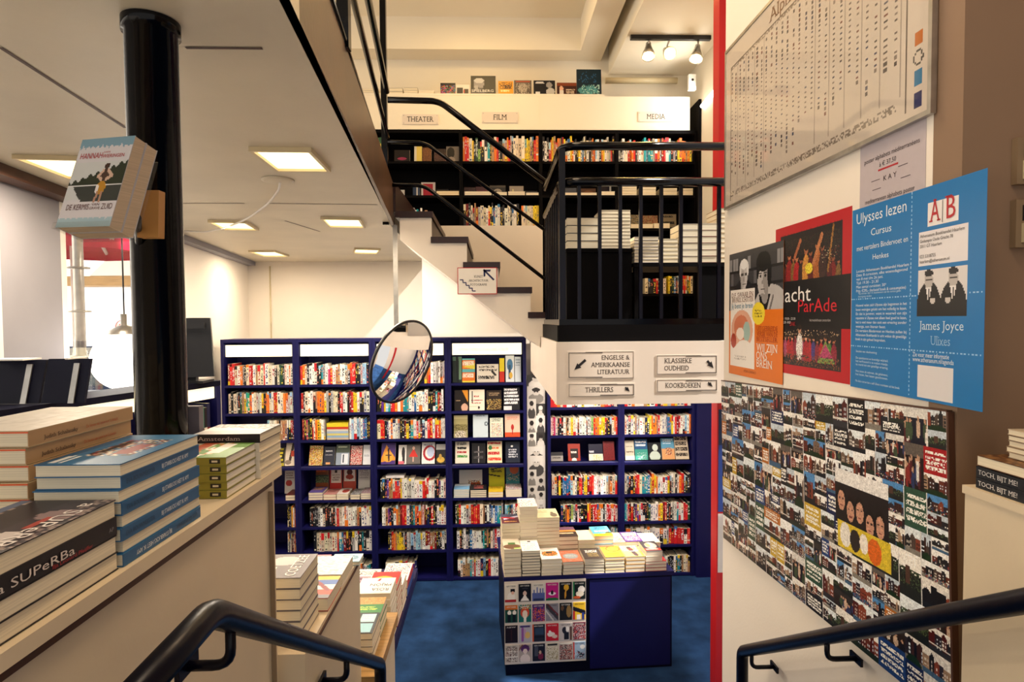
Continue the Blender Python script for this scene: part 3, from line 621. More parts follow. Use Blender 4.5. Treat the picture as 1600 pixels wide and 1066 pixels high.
# ------------------------------------------------------------- stacks on the middle table
GT = 'piles of novels on the navy table in mid room'
def tstack(px0, px1, ytop, b, n, cov, desc, a_=None, sides='pppp', d=.20, thick=None, z0=None, covs=None, flip=False):
    yy = tp0.y + b + .01; o = V((X_(px0, yy, 880), 0, 0)); k = (o.x - tp0.x); p = tpt(k / tu.x, b); w = X_(px1, yy, 880) - p.x - .004
    z = z0 or TM + .001; H_ = Z_((px0 + px1) / 2, ytop, p.y) - z; t = H_ / n - .0008; r = random.Random(int(px0))
    bs = [(t, (covs[i % len(covs)] if covs else (cov if i == n - 1 or r.random() < .6 else jit(cov, r, .1))), None) for i in range(n)]
    return pile((p.x, p.y, z), tu, w, d, bs, desc, GT, top_art=a_, r=r, sides=sides, jitter=.0025, flip=flip)
F0, B0 = .012, .232
tstack(787.5, 815, 859, F0, 7, 'c9b79a', 'front table-corner pile with brown and green cover', art('d3c3aa', ('ell', .5, .75, .5, .22, '6b4a33'), ('rect', .3, .38, .75, .55, '3f6a35'), ('rect', .6, .86, 1, .95, '9cc24e')))
tstack(787.5, 814, 818, B0, 13, 'd9c9ae', 'back table-corner pile with dark red cover', art('5a2530', ('rect', 0, 0, 1, .3, '3a3f55'), ('line', .2, .5, 1, .25, .07, 'c9c3d8'), ('line', .1, .35, .7, .45, .07, 'b3202e'), T_(.75, .9, 1, 'd9a25a')))
tstack(816, 845.5, 861, F0, 9, 'f0e9dc', 'front pile of dark-edged hardbacks, white lettered cover', art('f1eade', ('rect', .45, .08, .6, .2, '2a1a1e'), T_(.28, .95, 4, 'b9a9a0', .1, .95, .5)), covs=['2a2327', '39404a', '4d2a28', 'b9b0a2', '24303c'])
tstack(815, 841.5, 792, B0, 15, 'eadfc8', 'tallest table pile, white and red patterned cover', art('efe6da', ('speck', 0, .1, 1, .95, ['a8382f', 'c9b3a0', '7a5a50'], .45)))
tstack(842.5, 876, 809, B0, 13, 'd8c6a0', 'tall tan hardback pile with dark figure on cover', art('cdbd92', ('ell', .78, .72, .16, .22, '6d5f4b'), ('ell', .74, .48, .07, .1, '6d5f4b'), T_(.2, .5, 2, 'a89868', .1, .6)), covs=['d8c6a0', 'c98f6a', 'e4d8b8', 'b7a98a'])
tstack(846.5, 879, 874, F0, 5, 'f0e7d6', 'front pile with a white cover bearing an orange burst', art('f3ecdf', ('ell', .5, .52, .4, .22, 'd97a2e'), ('speck', .12, .3, .88, .72, ['d9602a', '5a7a35', '2a2320', 'e0a83a'], .7), ('rect', .35, .35, .65, .5, '2c2c2a')))
tstack(880.5, 913.5, 878, F0, 4, 'cf6a45', 'front pile with an orange cover around a grey cloud', art('cf6a45', ('speck', 0, 0, 1, 1, ['b8705a', 'd9835a', 'a98a7a'], .3), ('ell', .5, .52, .38, .24, '8f9490'), T_(.4, .62, 3, 'b9bcb6', .22, .8)), covs=['e9dcc6', '3a2a26', 'e6dcc9', 'cf6a45'])
tstack(876.5, 905, 839, B0, 6, '8c5a3a', 'back table pile with dusk-coloured, dark-banded cover', art('6f4a5c', ('rect', 0, .32, 1, .48, 'd98a3a'), ('rect', 0, .5, 1, 1, '3a2a20'), T_(.58, .78, 1, 'd8b98a', .1, .9, .9)))
tstack(914.5, 946, 874, F0, 5, '3c332e', 'front pile with charcoal, white-dotted cover', art('41362f', ('speck', .2, .2, .85, .42, ['efe6d8', 'efe6d8', '41362f'], .9), T_(.5, .82, 3, 'a8925a', .28, .85, .75)), covs=['e6dbc6', 'e6dbc6', '3c332e'])
tstack(906.5, 931.5, 844, B0, 5, 'e9dcb2', 'back pile of untitled plain cream paperbacks', art('ebdfb8', w=2, h=2))
tstack(932.5, 960.5, 838, B0, 6, '59a9c4', 'back pile with a sky-blue cover and yellow foot', art('58aecb', T_(.1, .34, 2, '33506a', .25, .9), T_(.42, .62, 2, 'e8efe4', .15, .95), ('ell', .85, .72, .18, .14, '4a4a2e'), ('rect', 0, .76, 1, 1, 'e8d21f')))
tstack(947.5, 978.5, 870.5, F0, 5, 'e3a92b', 'front pile with a yellow cover under a red scribble', art('e6ae33', ('rect', 0, .0, .8, .1, 'c9481f'), ('ring', .62, .28, .4, .25, .22, 'cf4f1f'), T_(.12, .32, 2, 'a8421c', .08, .6), T_(.62, .92, 3, 'b8741c')), covs=['e6d8b0', 'e3a92b', 'e9dcc2'])
tstack(980, 1011, 870, F0, 4, 'e0a545', 'front pile with striped figure on cream-orange cover', art('e7bd66', ('speck', 0, 0, 1, .5, ['f0dcae', 'e9c98a'], .5), ('line', .45, .2, .6, .85, .12, '4a3a3c'), ('rect', .35, .3, .75, .36, '8a2f28'), ('rect', .4, .48, .8, .54, 'd9d0c0')))
tstack(960.5, 981, 848, B0, 4, 'b0a187', 'low back pile with a grey-brown cover spotted red', art('b3a58c', ('speck', 0, .35, 1, .95, ['a5452f', '8a7a60', 'c4b69c'], .6)))
tstack(982, 1008, 846.5, B0, 4, '4a2f6a', 'low back pile with purple, yellow and pink cover', art('4b2f6d', ('speck', .08, .1, .95, .42, ['e8d23a', 'efe6e0', '4b2f6d'], .85), ('speck', .08, .5, .95, .9, ['e0566a', 'f0c3c0', '4b2f6d'], .85)))
q = tstack(1012, 1046, 877.5, F0, 3, 'b32a30', 'low red hardback pile under the portrait pile', covs=['c03036', '2f3a4a', 'b9302f'])
tstack(1012, 1039, 862, F0, 2, 'e9dfca', 'upper pile with a red-banded photograph of a face', art('3a3436', ('ell', .55, .42, .36, .3, 'a8978a'), ('ell', .38, .38, .14, .2, 'c98a5a'), ('rect', 0, .7, 1, .9, 'b52a20'), T_(.74, .86, 1, 'e8b9a0', .1, .9)), z0=q[-1].location.z + q[-1].dimensions.z + .001, d=.19)
tstack(1011, 1036, 848, B0, 5, 'efe4c8', 'back pile with rounded pale cream cover', art('f0e6cc', ('rect', .06, .05, .95, .95, 'f3ead4'), w=8, h=12))

# ------------------------------------------------------------- cover prints on the table front
GP = 'magazine cover prints in four rows on the table front'
cov_rows = [(911, 939), (943.5, 971), (975, 1002.5), (1005.5, 1033)]
MG = [
 ('e6dccb', [('ell', .5, .75, .32, .3, 'f3ece0'), ('rect', 0, .85, .9, 1, 'a8262a'), ('rect', .45, .25, .8, .42, '17151a'), ('ell', .62, .48, .12, .1, 'e8b9a0')], 'a top-hatted gentleman'),
 ('16151a', [('ell', .5, .55, .14, .16, 'd9b7a6'), ('tri', ((.15, .95), (.85, .95), (.5, .6)), 'efe9e0'), ('rect', .3, .2, .75, .3, '39363c')], 'a pale figure on black'),
 ('d9d2c6', [('rect', 0, .55, 1, 1, '54609a'), ('rect', .1, .35, .22, .6, '54609a'), ('rect', .35, .22, .45, .6, '6570a8'), ('rect', .6, .3, .7, .6, '54609a'), ('rect', .8, .3, .92, .6, '6570a8'), ('rect', .1, .85, .9, 1, '2a3358')], 'a blue skyline'),
 ('c0217e', [('ell', .5, .62, .3, .09, 'efe6ea'), ('ell', .5, .56, .12, .12, '1c1418'), ('ell', .5, 1.0, .6, .16, '1f6a35')], 'a swan on magenta'),
 ('191412', [('ell', .55, .3, .22, .17, 'e8b12c'), ('line', .52, .4, .45, .85, .07, 'd99a34')], 'a golden lamp figure'),
 ('17201c', [('rect', 0, 0, .1, 1, '2c8a50'), ('ell', .68, .45, .28, .2, 'efe6da'), ('ell', .55, .7, .33, .16, 'e6d9c2'), ('ell', .3, .9, .3, .08, 'c9582a')], 'a white bird on dark green'),
 ('1f4a3a', [('rect', 0, 0, 1, .25, 'd9742a'), ('ell', .35, .42, .16, .12, 'f0e8da'), ('ell', .75, .42, .16, .12, 'f0e8da'), ('rect', .2, .55, .45, .95, '14161a'), ('rect', .6, .55, .85, .95, '14161a')], 'two ruffed clowns'),
 ('1f6a62', [('ell', .5, .45, .36, .3, 'c9482c'), ('ell', .5, .55, .2, .24, 'efdcc6'), ('rect', .38, .7, .62, 1, 'f2eadc'), ('speck', 0, .0, 1, .25, ['e8b93a', 'e8e0d0', 'c9482c'], .35)], 'a red-masked face'),
 ('4a2a6a', [('speck', 0, .2, 1, 1, ['d9482c', '2a3a9a', 'e8802c', '2a1840', '7a2a8a'], .8)], 'a purple and orange scene'),
 ('8a868c', [('line', .0, .1, 1, .9, .1, '3c383c'), ('line', .1, .0, 1, .7, .05, '6a2a2c'), ('line', .0, .4, .6, 1, .05, 'd0cac2')], 'a grey diagonal stair'),
 ('1c1a16', [('ell', .75, .5, .2, .35, '8a6a3a'), ('ell', .22, .3, .12, .15, '6a4a2c')], 'a dim brown interior'),
 ('e6b92a', [('line', .0, .35, .95, .6, .12, '1a171c'), ('rect', 0, .5, .15, 1, 'c02a26'), ('rect', .7, .6, .9, 1, '2a3a8a'), ('rect', .3, .7, .6, 1, 'efe6da')], 'a black plane on yellow'),
 ('1e0e0c', [('rect', .45, .2, .55, .9, '3a1a14')], 'an almost black picture'),
 ('b9b4ba', [('line', .3, .25, .3, .85, .1, '9a5aa0'), ('line', .5, .3, .5, .7, .05, 'c98ab0'), ('ell', .7, .6, .2, .2, 'e0b96a'), ('rect', .1, .05, .9, .15, '5a4a8a')], 'lilac letter shapes'),
 ('26262e', [('rect', 0, 0, .12, 1, 'd9582a'), ('rect', .2, .2, .9, .6, '33445a'), ('rect', .15, .68, 1, .8, '14141a')], 'a dark blue window'),
 ('c81e2a', [('ell', .4, .62, .32, .14, 'f0e2d6'), ('ell', .7, .75, .22, .1, 'e6c9b6'), ('ell', .3, .45, .1, .05, 'f3ece0')], 'white figures on red'),
 ('c9bdb6', [('ell', .4, .42, .2, .2, '26222a'), ('ell', .62, .35, .14, .14, 'efe6dc'), ('rect', .35, .55, .75, .95, '1c1a20'), ('rect', .8, .2, 1, 1, '5a4038')], 'a black-and-white couple'),
 ('6a3040', [('speck', 0, .1, 1, .95, ['d0c3c0', 'c9402c', '3a2028', 'a87a80'], .7)], 'a crowded pink street'),
 ('c9bdae', [('speck', .05, .1, .95, .95, ['6a2a2a', '3a2c2c', 'e8dccb', '8a7a70'], .6), ('rect', .48, .05, .53, 1, 'efe6d8'), ('rect', 0, .36, 1, .4, 'efe6d8'), ('rect', 0, .66, 1, .7, 'efe6d8')], 'six comic panels'),
 ('b9a99c', [('ell', .5, .25, .35, .24, '5a2a62'), ('ell', .5, .4, .18, .16, 'efd6c6'), ('ell', .5, .85, .4, .3, 'efdccf'), ('line', .0, .3, .3, .0, .05, '8a5a4a')], 'a woman with purple hair'),
 ('1c161c', [('rect', .15, .15, .45, .7, '4a4a52'), ('ell', .65, .72, .22, .2, '7a1f3a'), ('ell', .62, .5, .1, .1, 'c9a58a')], 'a maroon figure at a window'),
 ('ddd0b4', [('speck', .05, .2, .95, .95, ['b8a67a', 'efe6d0', '9a8a62'], .5), ('rect', .1, .05, .9, .13, '2a2622')], 'a cream pencil drawing'),
 ('7a5a58', [('speck', 0, .15, 1, .95, ['3a2a2c', 'd0c0b4', 'a83a2c', '9a8a82'], .75), ('rect', 0, 0, 1, .12, 'e6dccb')], 'a busy kitchen'),
 ('9ab0c4', [('rect', 0, 0, .1, 1, 'c0392b'), ('tri', ((.3, .5), (.95, .75), (.55, .95)), '2a3a48'), ('ell', .75, .3, .22, .12, 'efe9e2'), ('speck', .1, .6, .9, .95, ['e6ecf0', '2c3c4c', 'b84a5a'], .25)], 'a skater on pale blue')]
mb = MB(); y0_ = tp0.y
pa = (X_(787.5, tp0.y, 960) - tp0.x) / tu.x; pb = (X_(917, tp0.y, 960) - tp0.x) / tu.x
za, zb = Z_(850, 1037, tp0.y), Z_(850, 908, tp0.y)
mb.obox(tpt(max(pa, .004), -.0045, za), tu * (pb - pa - .006), tv * .004, (0, 0, zb - za)); o = mb.build('backing_board', 'sign_board', loc=tpt(.3, 0, za)); tag(o, 'cream backing board with four ledges of cover prints on the table front', 'board')
for r_ in range(4):
    for c_ in range(6):
        x0, x1 = 789 + c_ * 21.4, 808.6 + c_ * 21.4; k = (X_(x0, tp0.y, 960) - tp0.x) / tu.x; w = (X_(x1, tp0.y, 960) - X_(x0, tp0.y, 960)); z0 = Z_(850, cov_rows[r_][1] + .6, tp0.y); h = Z_(850, cov_rows[r_][0] + 1.2, tp0.y) - z0
        base, ops, ds = MG[r_ * 6 + c_]; cv = art(base, *ops, w=20, h=28, seed=r_ * 6 + c_ + 3)
        mb = MB(); p = tpt(k, -.007, z0); mb.obox(p, tu * w, tv * .0025, (0, 0, h), base, skip=('-b',)); mb.raster(cv, p, tu * w, (0, 0, h))
        mb.text('NEW YORKER' if base not in ('1e0e0c',) else 'NEW', p + tu * (w * .5) + V((0, 0, h * .86)), tu, (0, 0, 1), h * .11, 'f0e8da' if sum(H(base)) < 1.5 else '2a2326', align='c', fit=w * .74, serif=True, lift=.0006)
        o = mb.build('magazine_cover', 'gloss_print', loc=p + tu * (w / 2)); tag(o, 'magazine cover print showing %s, %s row of the table front' % (ds, ['top', 'second', 'third', 'bottom'][r_]), 'cover print', GP)

# ------------------------------------------------------------- piles on the tall counter beside the steps
GC = 'book piles on the tall white counter'
def big_book(o, u, v, w, d, t, cov, label, front='p', right='p', left='p', back='p', spine=None, top=None, texts=(), flip=False, group=GC, extra=None, pg=None):
    """front-row book with cover and page block as parts; faces as seen from the aisle"""
    o, u, v = V(o), V(u), V(v); th = thing('stacked_book', label, 'book', o + u * w / 2 + v * d / 2, group); z = V((0, 0, 1)); c = .0012; sp = spine or cov; ins = .0015
    m = MB(); m.obox(o, u * w, v * d, z * c, cov); m.obox(o + z * (t - c), u * w, v * d, z * c, cov)
    for nm, a_, b_, n_ in (('front', o, u * w, v), ('right', o + u * w, v * d, -u), ('back', o + v * d, u * w, -v), ('left', o, v * d, u)):
        if dict(front=front, right=right, left=left, back=back)[nm] == 's': m.obox(a_ + z * c, b_, n_ * .0012, z * (t - 2 * c), sp)
    if top is not None:
        m.raster(top, o + z * (t + .0003) + (u * w + v * d if flip else V()), -u * w if flip else u * w, -v * d if flip else v * d)
    for tx in texts: m.text(*tx[0], **tx[1])
    if extra: extra(m)
    m.build('cover', 'gloss_print', th); p = MB(); i = {k: (.0014 if q == 's' else ins) for k, q in dict(f=front, r=right, b=back, l=left).items()}
    p.obox(o + u * i['l'] + v * i['f'] + z * (c + .0001), u * (w - i['l'] - i['r']), v * (d - i['f'] - i['b']), z * (t - 2 * c - .0002), pg or PAGE); p.build('page_block', 'pages', th)
    return th
# here u runs along the counter (away from the camera), v inward; the aisle face is the 'front'
Z3 = V((0, 0, 1))
s0, s1 = -.095, .130; w = s1 - s0; t4 = .0262
cvP = Cv(44, 26, '2b2830', 5); cvP.rect(0, .0, 1, .45, '37323c'); cvP.speck(0, 0, 1, .2, ['8a7a78', '55494e', '9c8c86'], .5); cvP.speck(0, .85, 1, 1, ['c9b0a0', '7a6560', 'a08a80'], .6); cvP.ell(.72, .3, .13, .16, 'cfc7c4'); cvP.ell(.3, .25, .1, .2, '8f7a7c'); cvP.rect(.35, .22, .55, .3, 'a8453c'); cvP.rect(0, .9, .5, 1, '5a6a8a')
for k in range(4):
    off = [.004, 0, .002, .0][k]; o = cpt(s0 + off, .012 + off * .4, CTOP + .0008 + k * (t4 + .0004)); tx = []
    if k == 2:
        a_ = cpt(s0 + .012, .0119, CTOP + k * (t4 + .0004) + .0075)
        tx = [(('a SUPeRBa', a_, cd, Z3, .0165, 'd9cfc8'), dict(fit=.125, lift=.0006)), (('Ilja Leonard Pfeijffer', a_ + cd * .085 - Z3 * .0048, cd, Z3, .0075, 'b02a30'), dict(fit=.075, lift=.0006)), (('AP', a_ + cd * .195 + Z3 * .002, cd, Z3, .009, '8a8488'), dict(lift=.0006))]
    if k == 3:
        e = cpt(s1 - .02, .045, CTOP + 4 * (t4 + .0004) + .0006); tx = [(('a SUPeRBa', e, -cd, -cn, .034, 'efe8e4'), dict(fit=.185, lift=.0008))]
    big_book(o, cd, cn, w, .138, t4, '1b181d', ['bottom book of the nearest pile, cream page edges against the counter edge', 'third book from the top of the nearest pile, pages outward', 'second book of the nearest pile, black spine lettered in white and red', 'top book of the nearest pile, dark cover with big white upside-down letters'][k],
             front='s' if k == 2 else 'p', top=cvP.a if k == 3 else None, texts=tx, flip=True)
s0, s1 = .140, .372; w = s1 - s0; t8 = .0194
cvB = Cv(40, 24, '2d6f9e', 9); cvB.rect(0, 0, 1, .12, '1f5a86'); cvB.speck(.25, .25, .8, .85, ['d9d2c6', '4a3a38', '8a2f32', 'b9a890', '2a2a30'], .75); cvB.rect(.3, .55, .62, .75, '8c1f28'); cvB.words(.05, .1, .3, .3, 2, 'e6ecef'); cvB.rect(.35, .3, .75, .38, '2a2024')
for k in range(8):
    sp = k in (0, 2, 4, 6); off = [0, .004, -.002, .003, .001, -.003, .004, .0][k]; o = cpt(s0 + off, .010 + abs(off) * .5, CTOP + .0008 + k * (t8 + .0002)); tx = []
    if sp:
        a_ = cpt(s0 + off + .012, .0098 + abs(off) * .5, CTOP + k * (t8 + .0002) + .0062)
        if k == 0: tx = [(('LES GEWEBBER', cpt(s1 - .015, .0098, CTOP + .0135), -cd, -Z3, .0105, '153a58'), dict(fit=.07, lift=.0005)), (('BIJ STARBUCKS HEET IK AMY', cpt(s1 - .10, .0098, CTOP + .0135), -cd, -Z3, .0105, 'e6ecef'), dict(fit=.10, lift=.0005))]
        else: tx = [(('EVA BOUWMEESTER', a_, cd, Z3, .0105, '153a58'), dict(fit=.075, lift=.0005)), (('BIJ STARBUCKS HEET IK AMY', a_ + cd * .095, cd, Z3, .0105, 'e6ecef'), dict(fit=.085, lift=.0005))]
    d_ = .128
    big_book(o, cd, cn, w, d_, t8, '2a6593', ('top book of the blue-spined pile, blue cover with a red lettered picture' if k == 7 else '%s book from the top of the blue-spined pile, %s outward' % (ordw(8 - k), 'blue spine' if sp else 'cream pages')) if k else 'bottom book of the blue-spined pile, its spine lettering upside down',
             front='s' if sp else 'p', top=cvB.a if k == 7 else None, texts=tx, flip=False, spine='225a88')
s0, s1 = .145, .400; w = s1 - s0; th_ = .0250
for k in range(8):
    o = cpt(s0 + [.004, -.003, 0, .005, -.002, .003, 0, .002][k], .150 + [0, .003, .001, .004, 0, .002, .003, .0][k], CTOP + .0008 + k * (th_ + .001)); tx = []
    a_ = o + cd * .03 - cn * .0 + Z3 * .007
    if k >= 4: tx = [(('Judith Schalansky', a_, cd, Z3, .009, '3a2a22'), dict(fit=.075, lift=.0006, serif=True)), (('De lessen van mevrouw Lohmark', a_ + cd * .095, cd, Z3, .008, 'b8552e'), dict(fit=.085, lift=.0006, serif=True))]
    cvx = Cv(24, 14, 'd6cbb6', 4); cvx.speck(.1, .1, .9, .9, ['c9bda6', 'dfd6c4', 'cfc4ae'], .4)
    def ext(m, o=o): m.obox(o + Z3 * (th_ - .0035) - cd * .0006, cd * .0006, cn * .15, Z3 * .0022, 'dc5a2c')
    big_book(o, cd, cn, w, .155, th_, 'c4ab84', ('top book of the tan clothbound pile, plain pale cover' if k == 7 else '%s book from the top of the tan clothbound pile with orange endpapers' % ordw(8 - k)) if k else 'bottom book of the tan clothbound pile with orange endpapers', front='s', spine='b3916a', top=cvx.a if k == 7 else None, texts=tx, extra=ext)
# guide books behind the pillar
cvg = Cv(14, 20, '6f9c4e', 3); cvg.rect(0, .0, 1, .3, 'b0522c'); cvg.speck(0, .25, 1, .6, ['efe9e0', 'd9c9a0', '4f8a44', 'c98a4a'], .6); cvg.rect(.3, .45, .9, .7, 'efe9e2')
for k in range(5):
    o = cpt(.485 + .002 * (k % 2), .012, CTOP + .0008 + k * .0174)
    def ext(m, o=o): m.obox(o - cd * .0008 + cn * .012 + Z3 * .0045, cd * .0008, cn * .022, Z3 * .009, '2a2620'); m.obox(o - cd * .0013 + cn * .017 + Z3 * .007, cd * .0005, cn * .012, Z3 * .004, 'cfc0a0')
    big_book(o, cd, cn, .150, .115, .0170, '7f7a2e', ('top green landscape guide of the small olive-spined pile' if k == 4 else '%s guide from the top of the small olive-spined pile' % ordw(5 - k)) if k else 'bottom guide of the small olive-spined pile', left='s', spine='8a8130', top=cvg.a if k == 4 else None, extra=ext, pg='efe8da')
cva = Cv(22, 26, 'cfcbd0', 6); cva.rect(0, 0, .7, 1, 'd9d4d4'); cva.speck(.45, 0, 1, 1, ['8a868c', '6f6a70', 'a8a2a4', 'c0bab8'], .75); cva.tri(((.3, 0), (.7, 0), (.45, 1)), 'efecea')
for k in range(5):
    o = cpt(.642, .004 + .002 * (k % 2), CTOP + .0008 + k * .0212)
    def ext(m, o=o, k=k):
        if k == 4: m.text('Amsterdam', o + cn * .145 - cd * .0006 + Z3 * .006, -cn, Z3, .013, 'b9a6a0', fit=.1, serif=True)
    big_book(o, cd, cn, .135, .155, .0208, '26222a' if k == 4 else 'e4d9c4', ('top book of the tall cream pile, grey torn-photo cover and black spine' if k == 4 else '%s book from the top of the tall cream pile at the counter end' % ordw(5 - k)) if k else 'bottom book of the tall cream pile at the counter end', left='s', spine='231d22' if k == 4 else 'e4d9c4', top=cva.a if k == 4 else None, extra=ext)
th = thing('standing_book', 'slate-grey book standing upright behind the olive-spined guides', 'book', cpt(.70, .21, CTOP))
m = MB(); o = cpt(.69, .268, CTOP + .001); m.obox(o, -cn * .10, cd * .022, Z3 * .165, '6b6874', skip=()); m.text('Amsterdam', o - cn * .004 - cd * .0005 + Z3 * .058, -cn, Z3, .024, 'c9c2c6', fit=.095, serif=True, lift=.0006); m.text('STADSGIDS', o - cn * .01 - cd * .0005 + Z3 * .04, -cn, Z3, .007, 'b0aab0', fit=.05, lift=.0006); m.build('cover', 'paper', th)

# ------------------------------------------------------------- piles on the lower counters and the aisle table
GL_ = 'books on the lower counters along the steps'
def lowpile(xr, y0, y1, z, n, t, w, cov, desc, a_, sides='pppp', covs=None, flip=False, top=None):
    return pile((xr - w, y0, z + .001), (1, 0, 0), w, y1 - y0, [(t, (covs[i % len(covs)] if covs else cov)) for i in range(n)], desc, GL_, top_art=a_, topname=top, sides=sides, jitter=.0015, flip=flip)
o = lowpile(-.525, 1.60, 1.765, T2, 6, .0295, .13, '6a6468', 'pile with the grey cover on the middle counter', art('7d777a', ('ell', .4, .3, .3, .2, 'c9c2c0'), ('rect', .1, .55, .35, .95, 'e6e0dc')), 'pppp')
b = o[-1]; m = MB(); m.text('COETZEE', (-.545, 1.612, b.location.z + .0302), (0, 1, 0), (-1, 0, 0), .042, 'efe9e6', fit=.14); m.build('title_lettering', 'paper', b)
lowpile(-.503, 1.78, 1.935, T2, 1, .040, .15, 'a82a26', 'thick book with yellow, white, blue and red bands on its cover', art('d8d2c8', ('rect', 0, .0, 1, .18, 'e0b92a'), ('rect', 0, .18, 1, .4, '3f68b0'), ('rect', 0, .4, 1, .62, 'efe8da'), ('rect', 0, .62, 1, .85, 'd9482c'), ('rect', 0, .85, 1, 1, '7a7a80'), ('line', .35, .2, .65, .7, .06, '7a1f24'), ('line', .6, .3, .9, .65, .05, '8a2a28')), top='thick book with yellow, blue, white and red bands on its cover')
lowpile(-.503, 1.945, 2.10, T2, 1, .040, .22, 'cfc6c8', 'x', art('e2dcda', ('speck', 0, 0, 1, 1, ['cfe0e6', 'efe8e6', 'd9b9c4', 'e6dfc0', 'b9c9d6', 'f0ecea'], .8), T_(.1, .9, 4, 'b0a9a8', .02, .35, .5), w=22, h=22), top='book with a pastel patchwork map cover on the middle counter')
lowpile(-.60, 2.112, 2.185, T2, 1, .012, .115, 'd9707a', 'x', art('dd7f88', ('speck', .1, .2, .9, .8, ['c95f6c', 'dd7f88'], .5)), top='small pink patterned notebook at the back of the middle counter')
lowpile(-.483, 2.112, 2.185, T2, 1, .014, .105, '8fb6c9', 'x', art('9cc3d4', ('ring', .5, .5, .4, .35, .4, '5f8ba4'), ('speck', .1, .2, .9, .8, ['6f9cb4', '9cc3d4'], .4)), top='small blue patterned notebook at the back of the middle counter')
lowpile(-.54, 2.215, 2.30, T3, 3, .03, .12, 'efe8e4', 'small white black-specked pile, lowest counter', art('efe9e6', ('speck', .3, .2, .9, .8, ['1c1a1e', 'a83a3a', 'efe9e6'], .4)))
lowpile(-.482, 2.31, 2.475, T3, 4, .027, .15, '14181c', 'pile with a black cover of four teal window panes', art('14181c', ('rect', .06, .06, .46, .46, '7fb0a4'), ('rect', .54, .06, .95, .46, 'a9cfd6'), ('rect', .06, .54, .46, .95, '6fa39a'), ('rect', .54, .54, .95, .95, '8fc0cc'), T_(.1, .4, 3, 'e0ecec', .6, .92), ('line', .15, .2, .35, .15, .05, '2a3a2c')), covs=['e8dccb', '2a2a30', 'e8dccb', '14181c'])
lowpile(-.484, 2.485, 2.64, T3, 3, .032, .16, '2f7a35', 'pile with a green cover below a tan strip', art('2f7d37', ('rect', 0, 0, 1, .42, 'c0904a'), ('speck', 0, 0, 1, .4, ['b07f3c', 'd0a45c', '9c6c34'], .4), T_(.55, .8, 2, 'b9d64e', .3, .9)), covs=['2a6a30', '2f7a35', '276030'], sides='sppp')
lowpile(-.65, 2.49, 2.66, T3, 4, .03, .13, 'efe9e4', 'inner white pile with small grey lettering', art('f1ece8', T_(.2, .8, 3, '9a9294', .3, .9, .5)))
o = lowpile(-.49, 2.76, 2.93, TT, 8, .031, .165, 'efe8dc', 'white-covered red-marked pile on the aisle table', None)
b = o[-1]; m = MB(); zt = b.location.z + .0318
m.poly([(-.654, 2.765, zt), (-.492, 2.765, zt), (-.492, 2.928, zt), (-.654, 2.928, zt)], 'f3eee8')
def up(x, y): return V((x, y, zt))
m.text('RÓSA', up(-.505, 2.815), (-1, 0, 0), (0, -1, 0), .042, '2a2628', fit=.08); m.text('PRJÓN', up(-.50, 2.862), (-1, 0, 0), (0, -1, 0), .036, '2a2628', fit=.10)
m.poly([(-.575, 2.892, zt + .001), (-.562, 2.892, zt + .001), (-.556, 2.917, zt + .001), (-.566, 2.917, zt + .001)], 'c8242a'); m.build('cover_print', 'paper', b)
o = lowpile(-.488, 2.94, 3.09, TT, 7, .030, .14, 'a82a2a', 'red yellow-sun pile on the aisle table', art('c4261f', ('ell', .45, .62, .38, .28, 'e8b92c'), ('ell', .45, .66, .28, .2, 'f0d24a'), T_(.8, .92, 1, 'efe0c0', .2, .8)), covs=['a82a2a', 'e4d6c2', 'b0302c'])
lowpile(-.486, 3.10, 3.24, TT, 4, .034, .10, 'e0dcd8', 'narrow white blue-blotted pile on the aisle table', art('ece8e4', ('ell', .4, .4, .3, .2, '3a5f8a'), ('speck', .1, .5, .9, .95, ['c03a34', '2a2a30', 'ece8e4'], .3)), covs=['e0dcd8', 'b0353a'])
lowpile(-.484, 3.26, 3.50, TT, 2, .045, .15, '2b4f96', 'blue-spined white-covered pile on the aisle table', art('ebe7e4', ('speck', .05, .05, .95, .95, ['ebe7e4', 'ebe7e4', '3a3a44', 'a83038', '4a6a9a'], .5)), sides='pspp', covs=['2b4f96', 'c03a3a', '2b4f96'])
lowpile(-.66, 2.95, 3.15, TT, 5, .033, .17, '8a6a7a', 'inner pile with mauve and grey lettered cover', art('a895a0', ('rect', 0, 0, .5, 1, 'cfc8c4'), ('words', .05, .1, .45, .9, 5, '6a5a66', .6), ('words', .55, .1, .95, .9, 4, '6d3a55', .7)))
lowpile(-.65, 3.20, 3.40, TT, 3, .033, .15, 'e6dfd8', 'inner white pile with a dark photo strip', art('e9e3dc', ('speck', .1, .1, .9, .4, ['8a8280', 'e9e3dc', '5a5450'], .6)))
lowpile(-.85, 2.80, 3.0, TT, 4, .033, .16, 'e9d23a', 'hindmost pile with a yellow edged cover', art('d9d0c4', ('rect', 0, .6, 1, 1, 'dcc52e')))
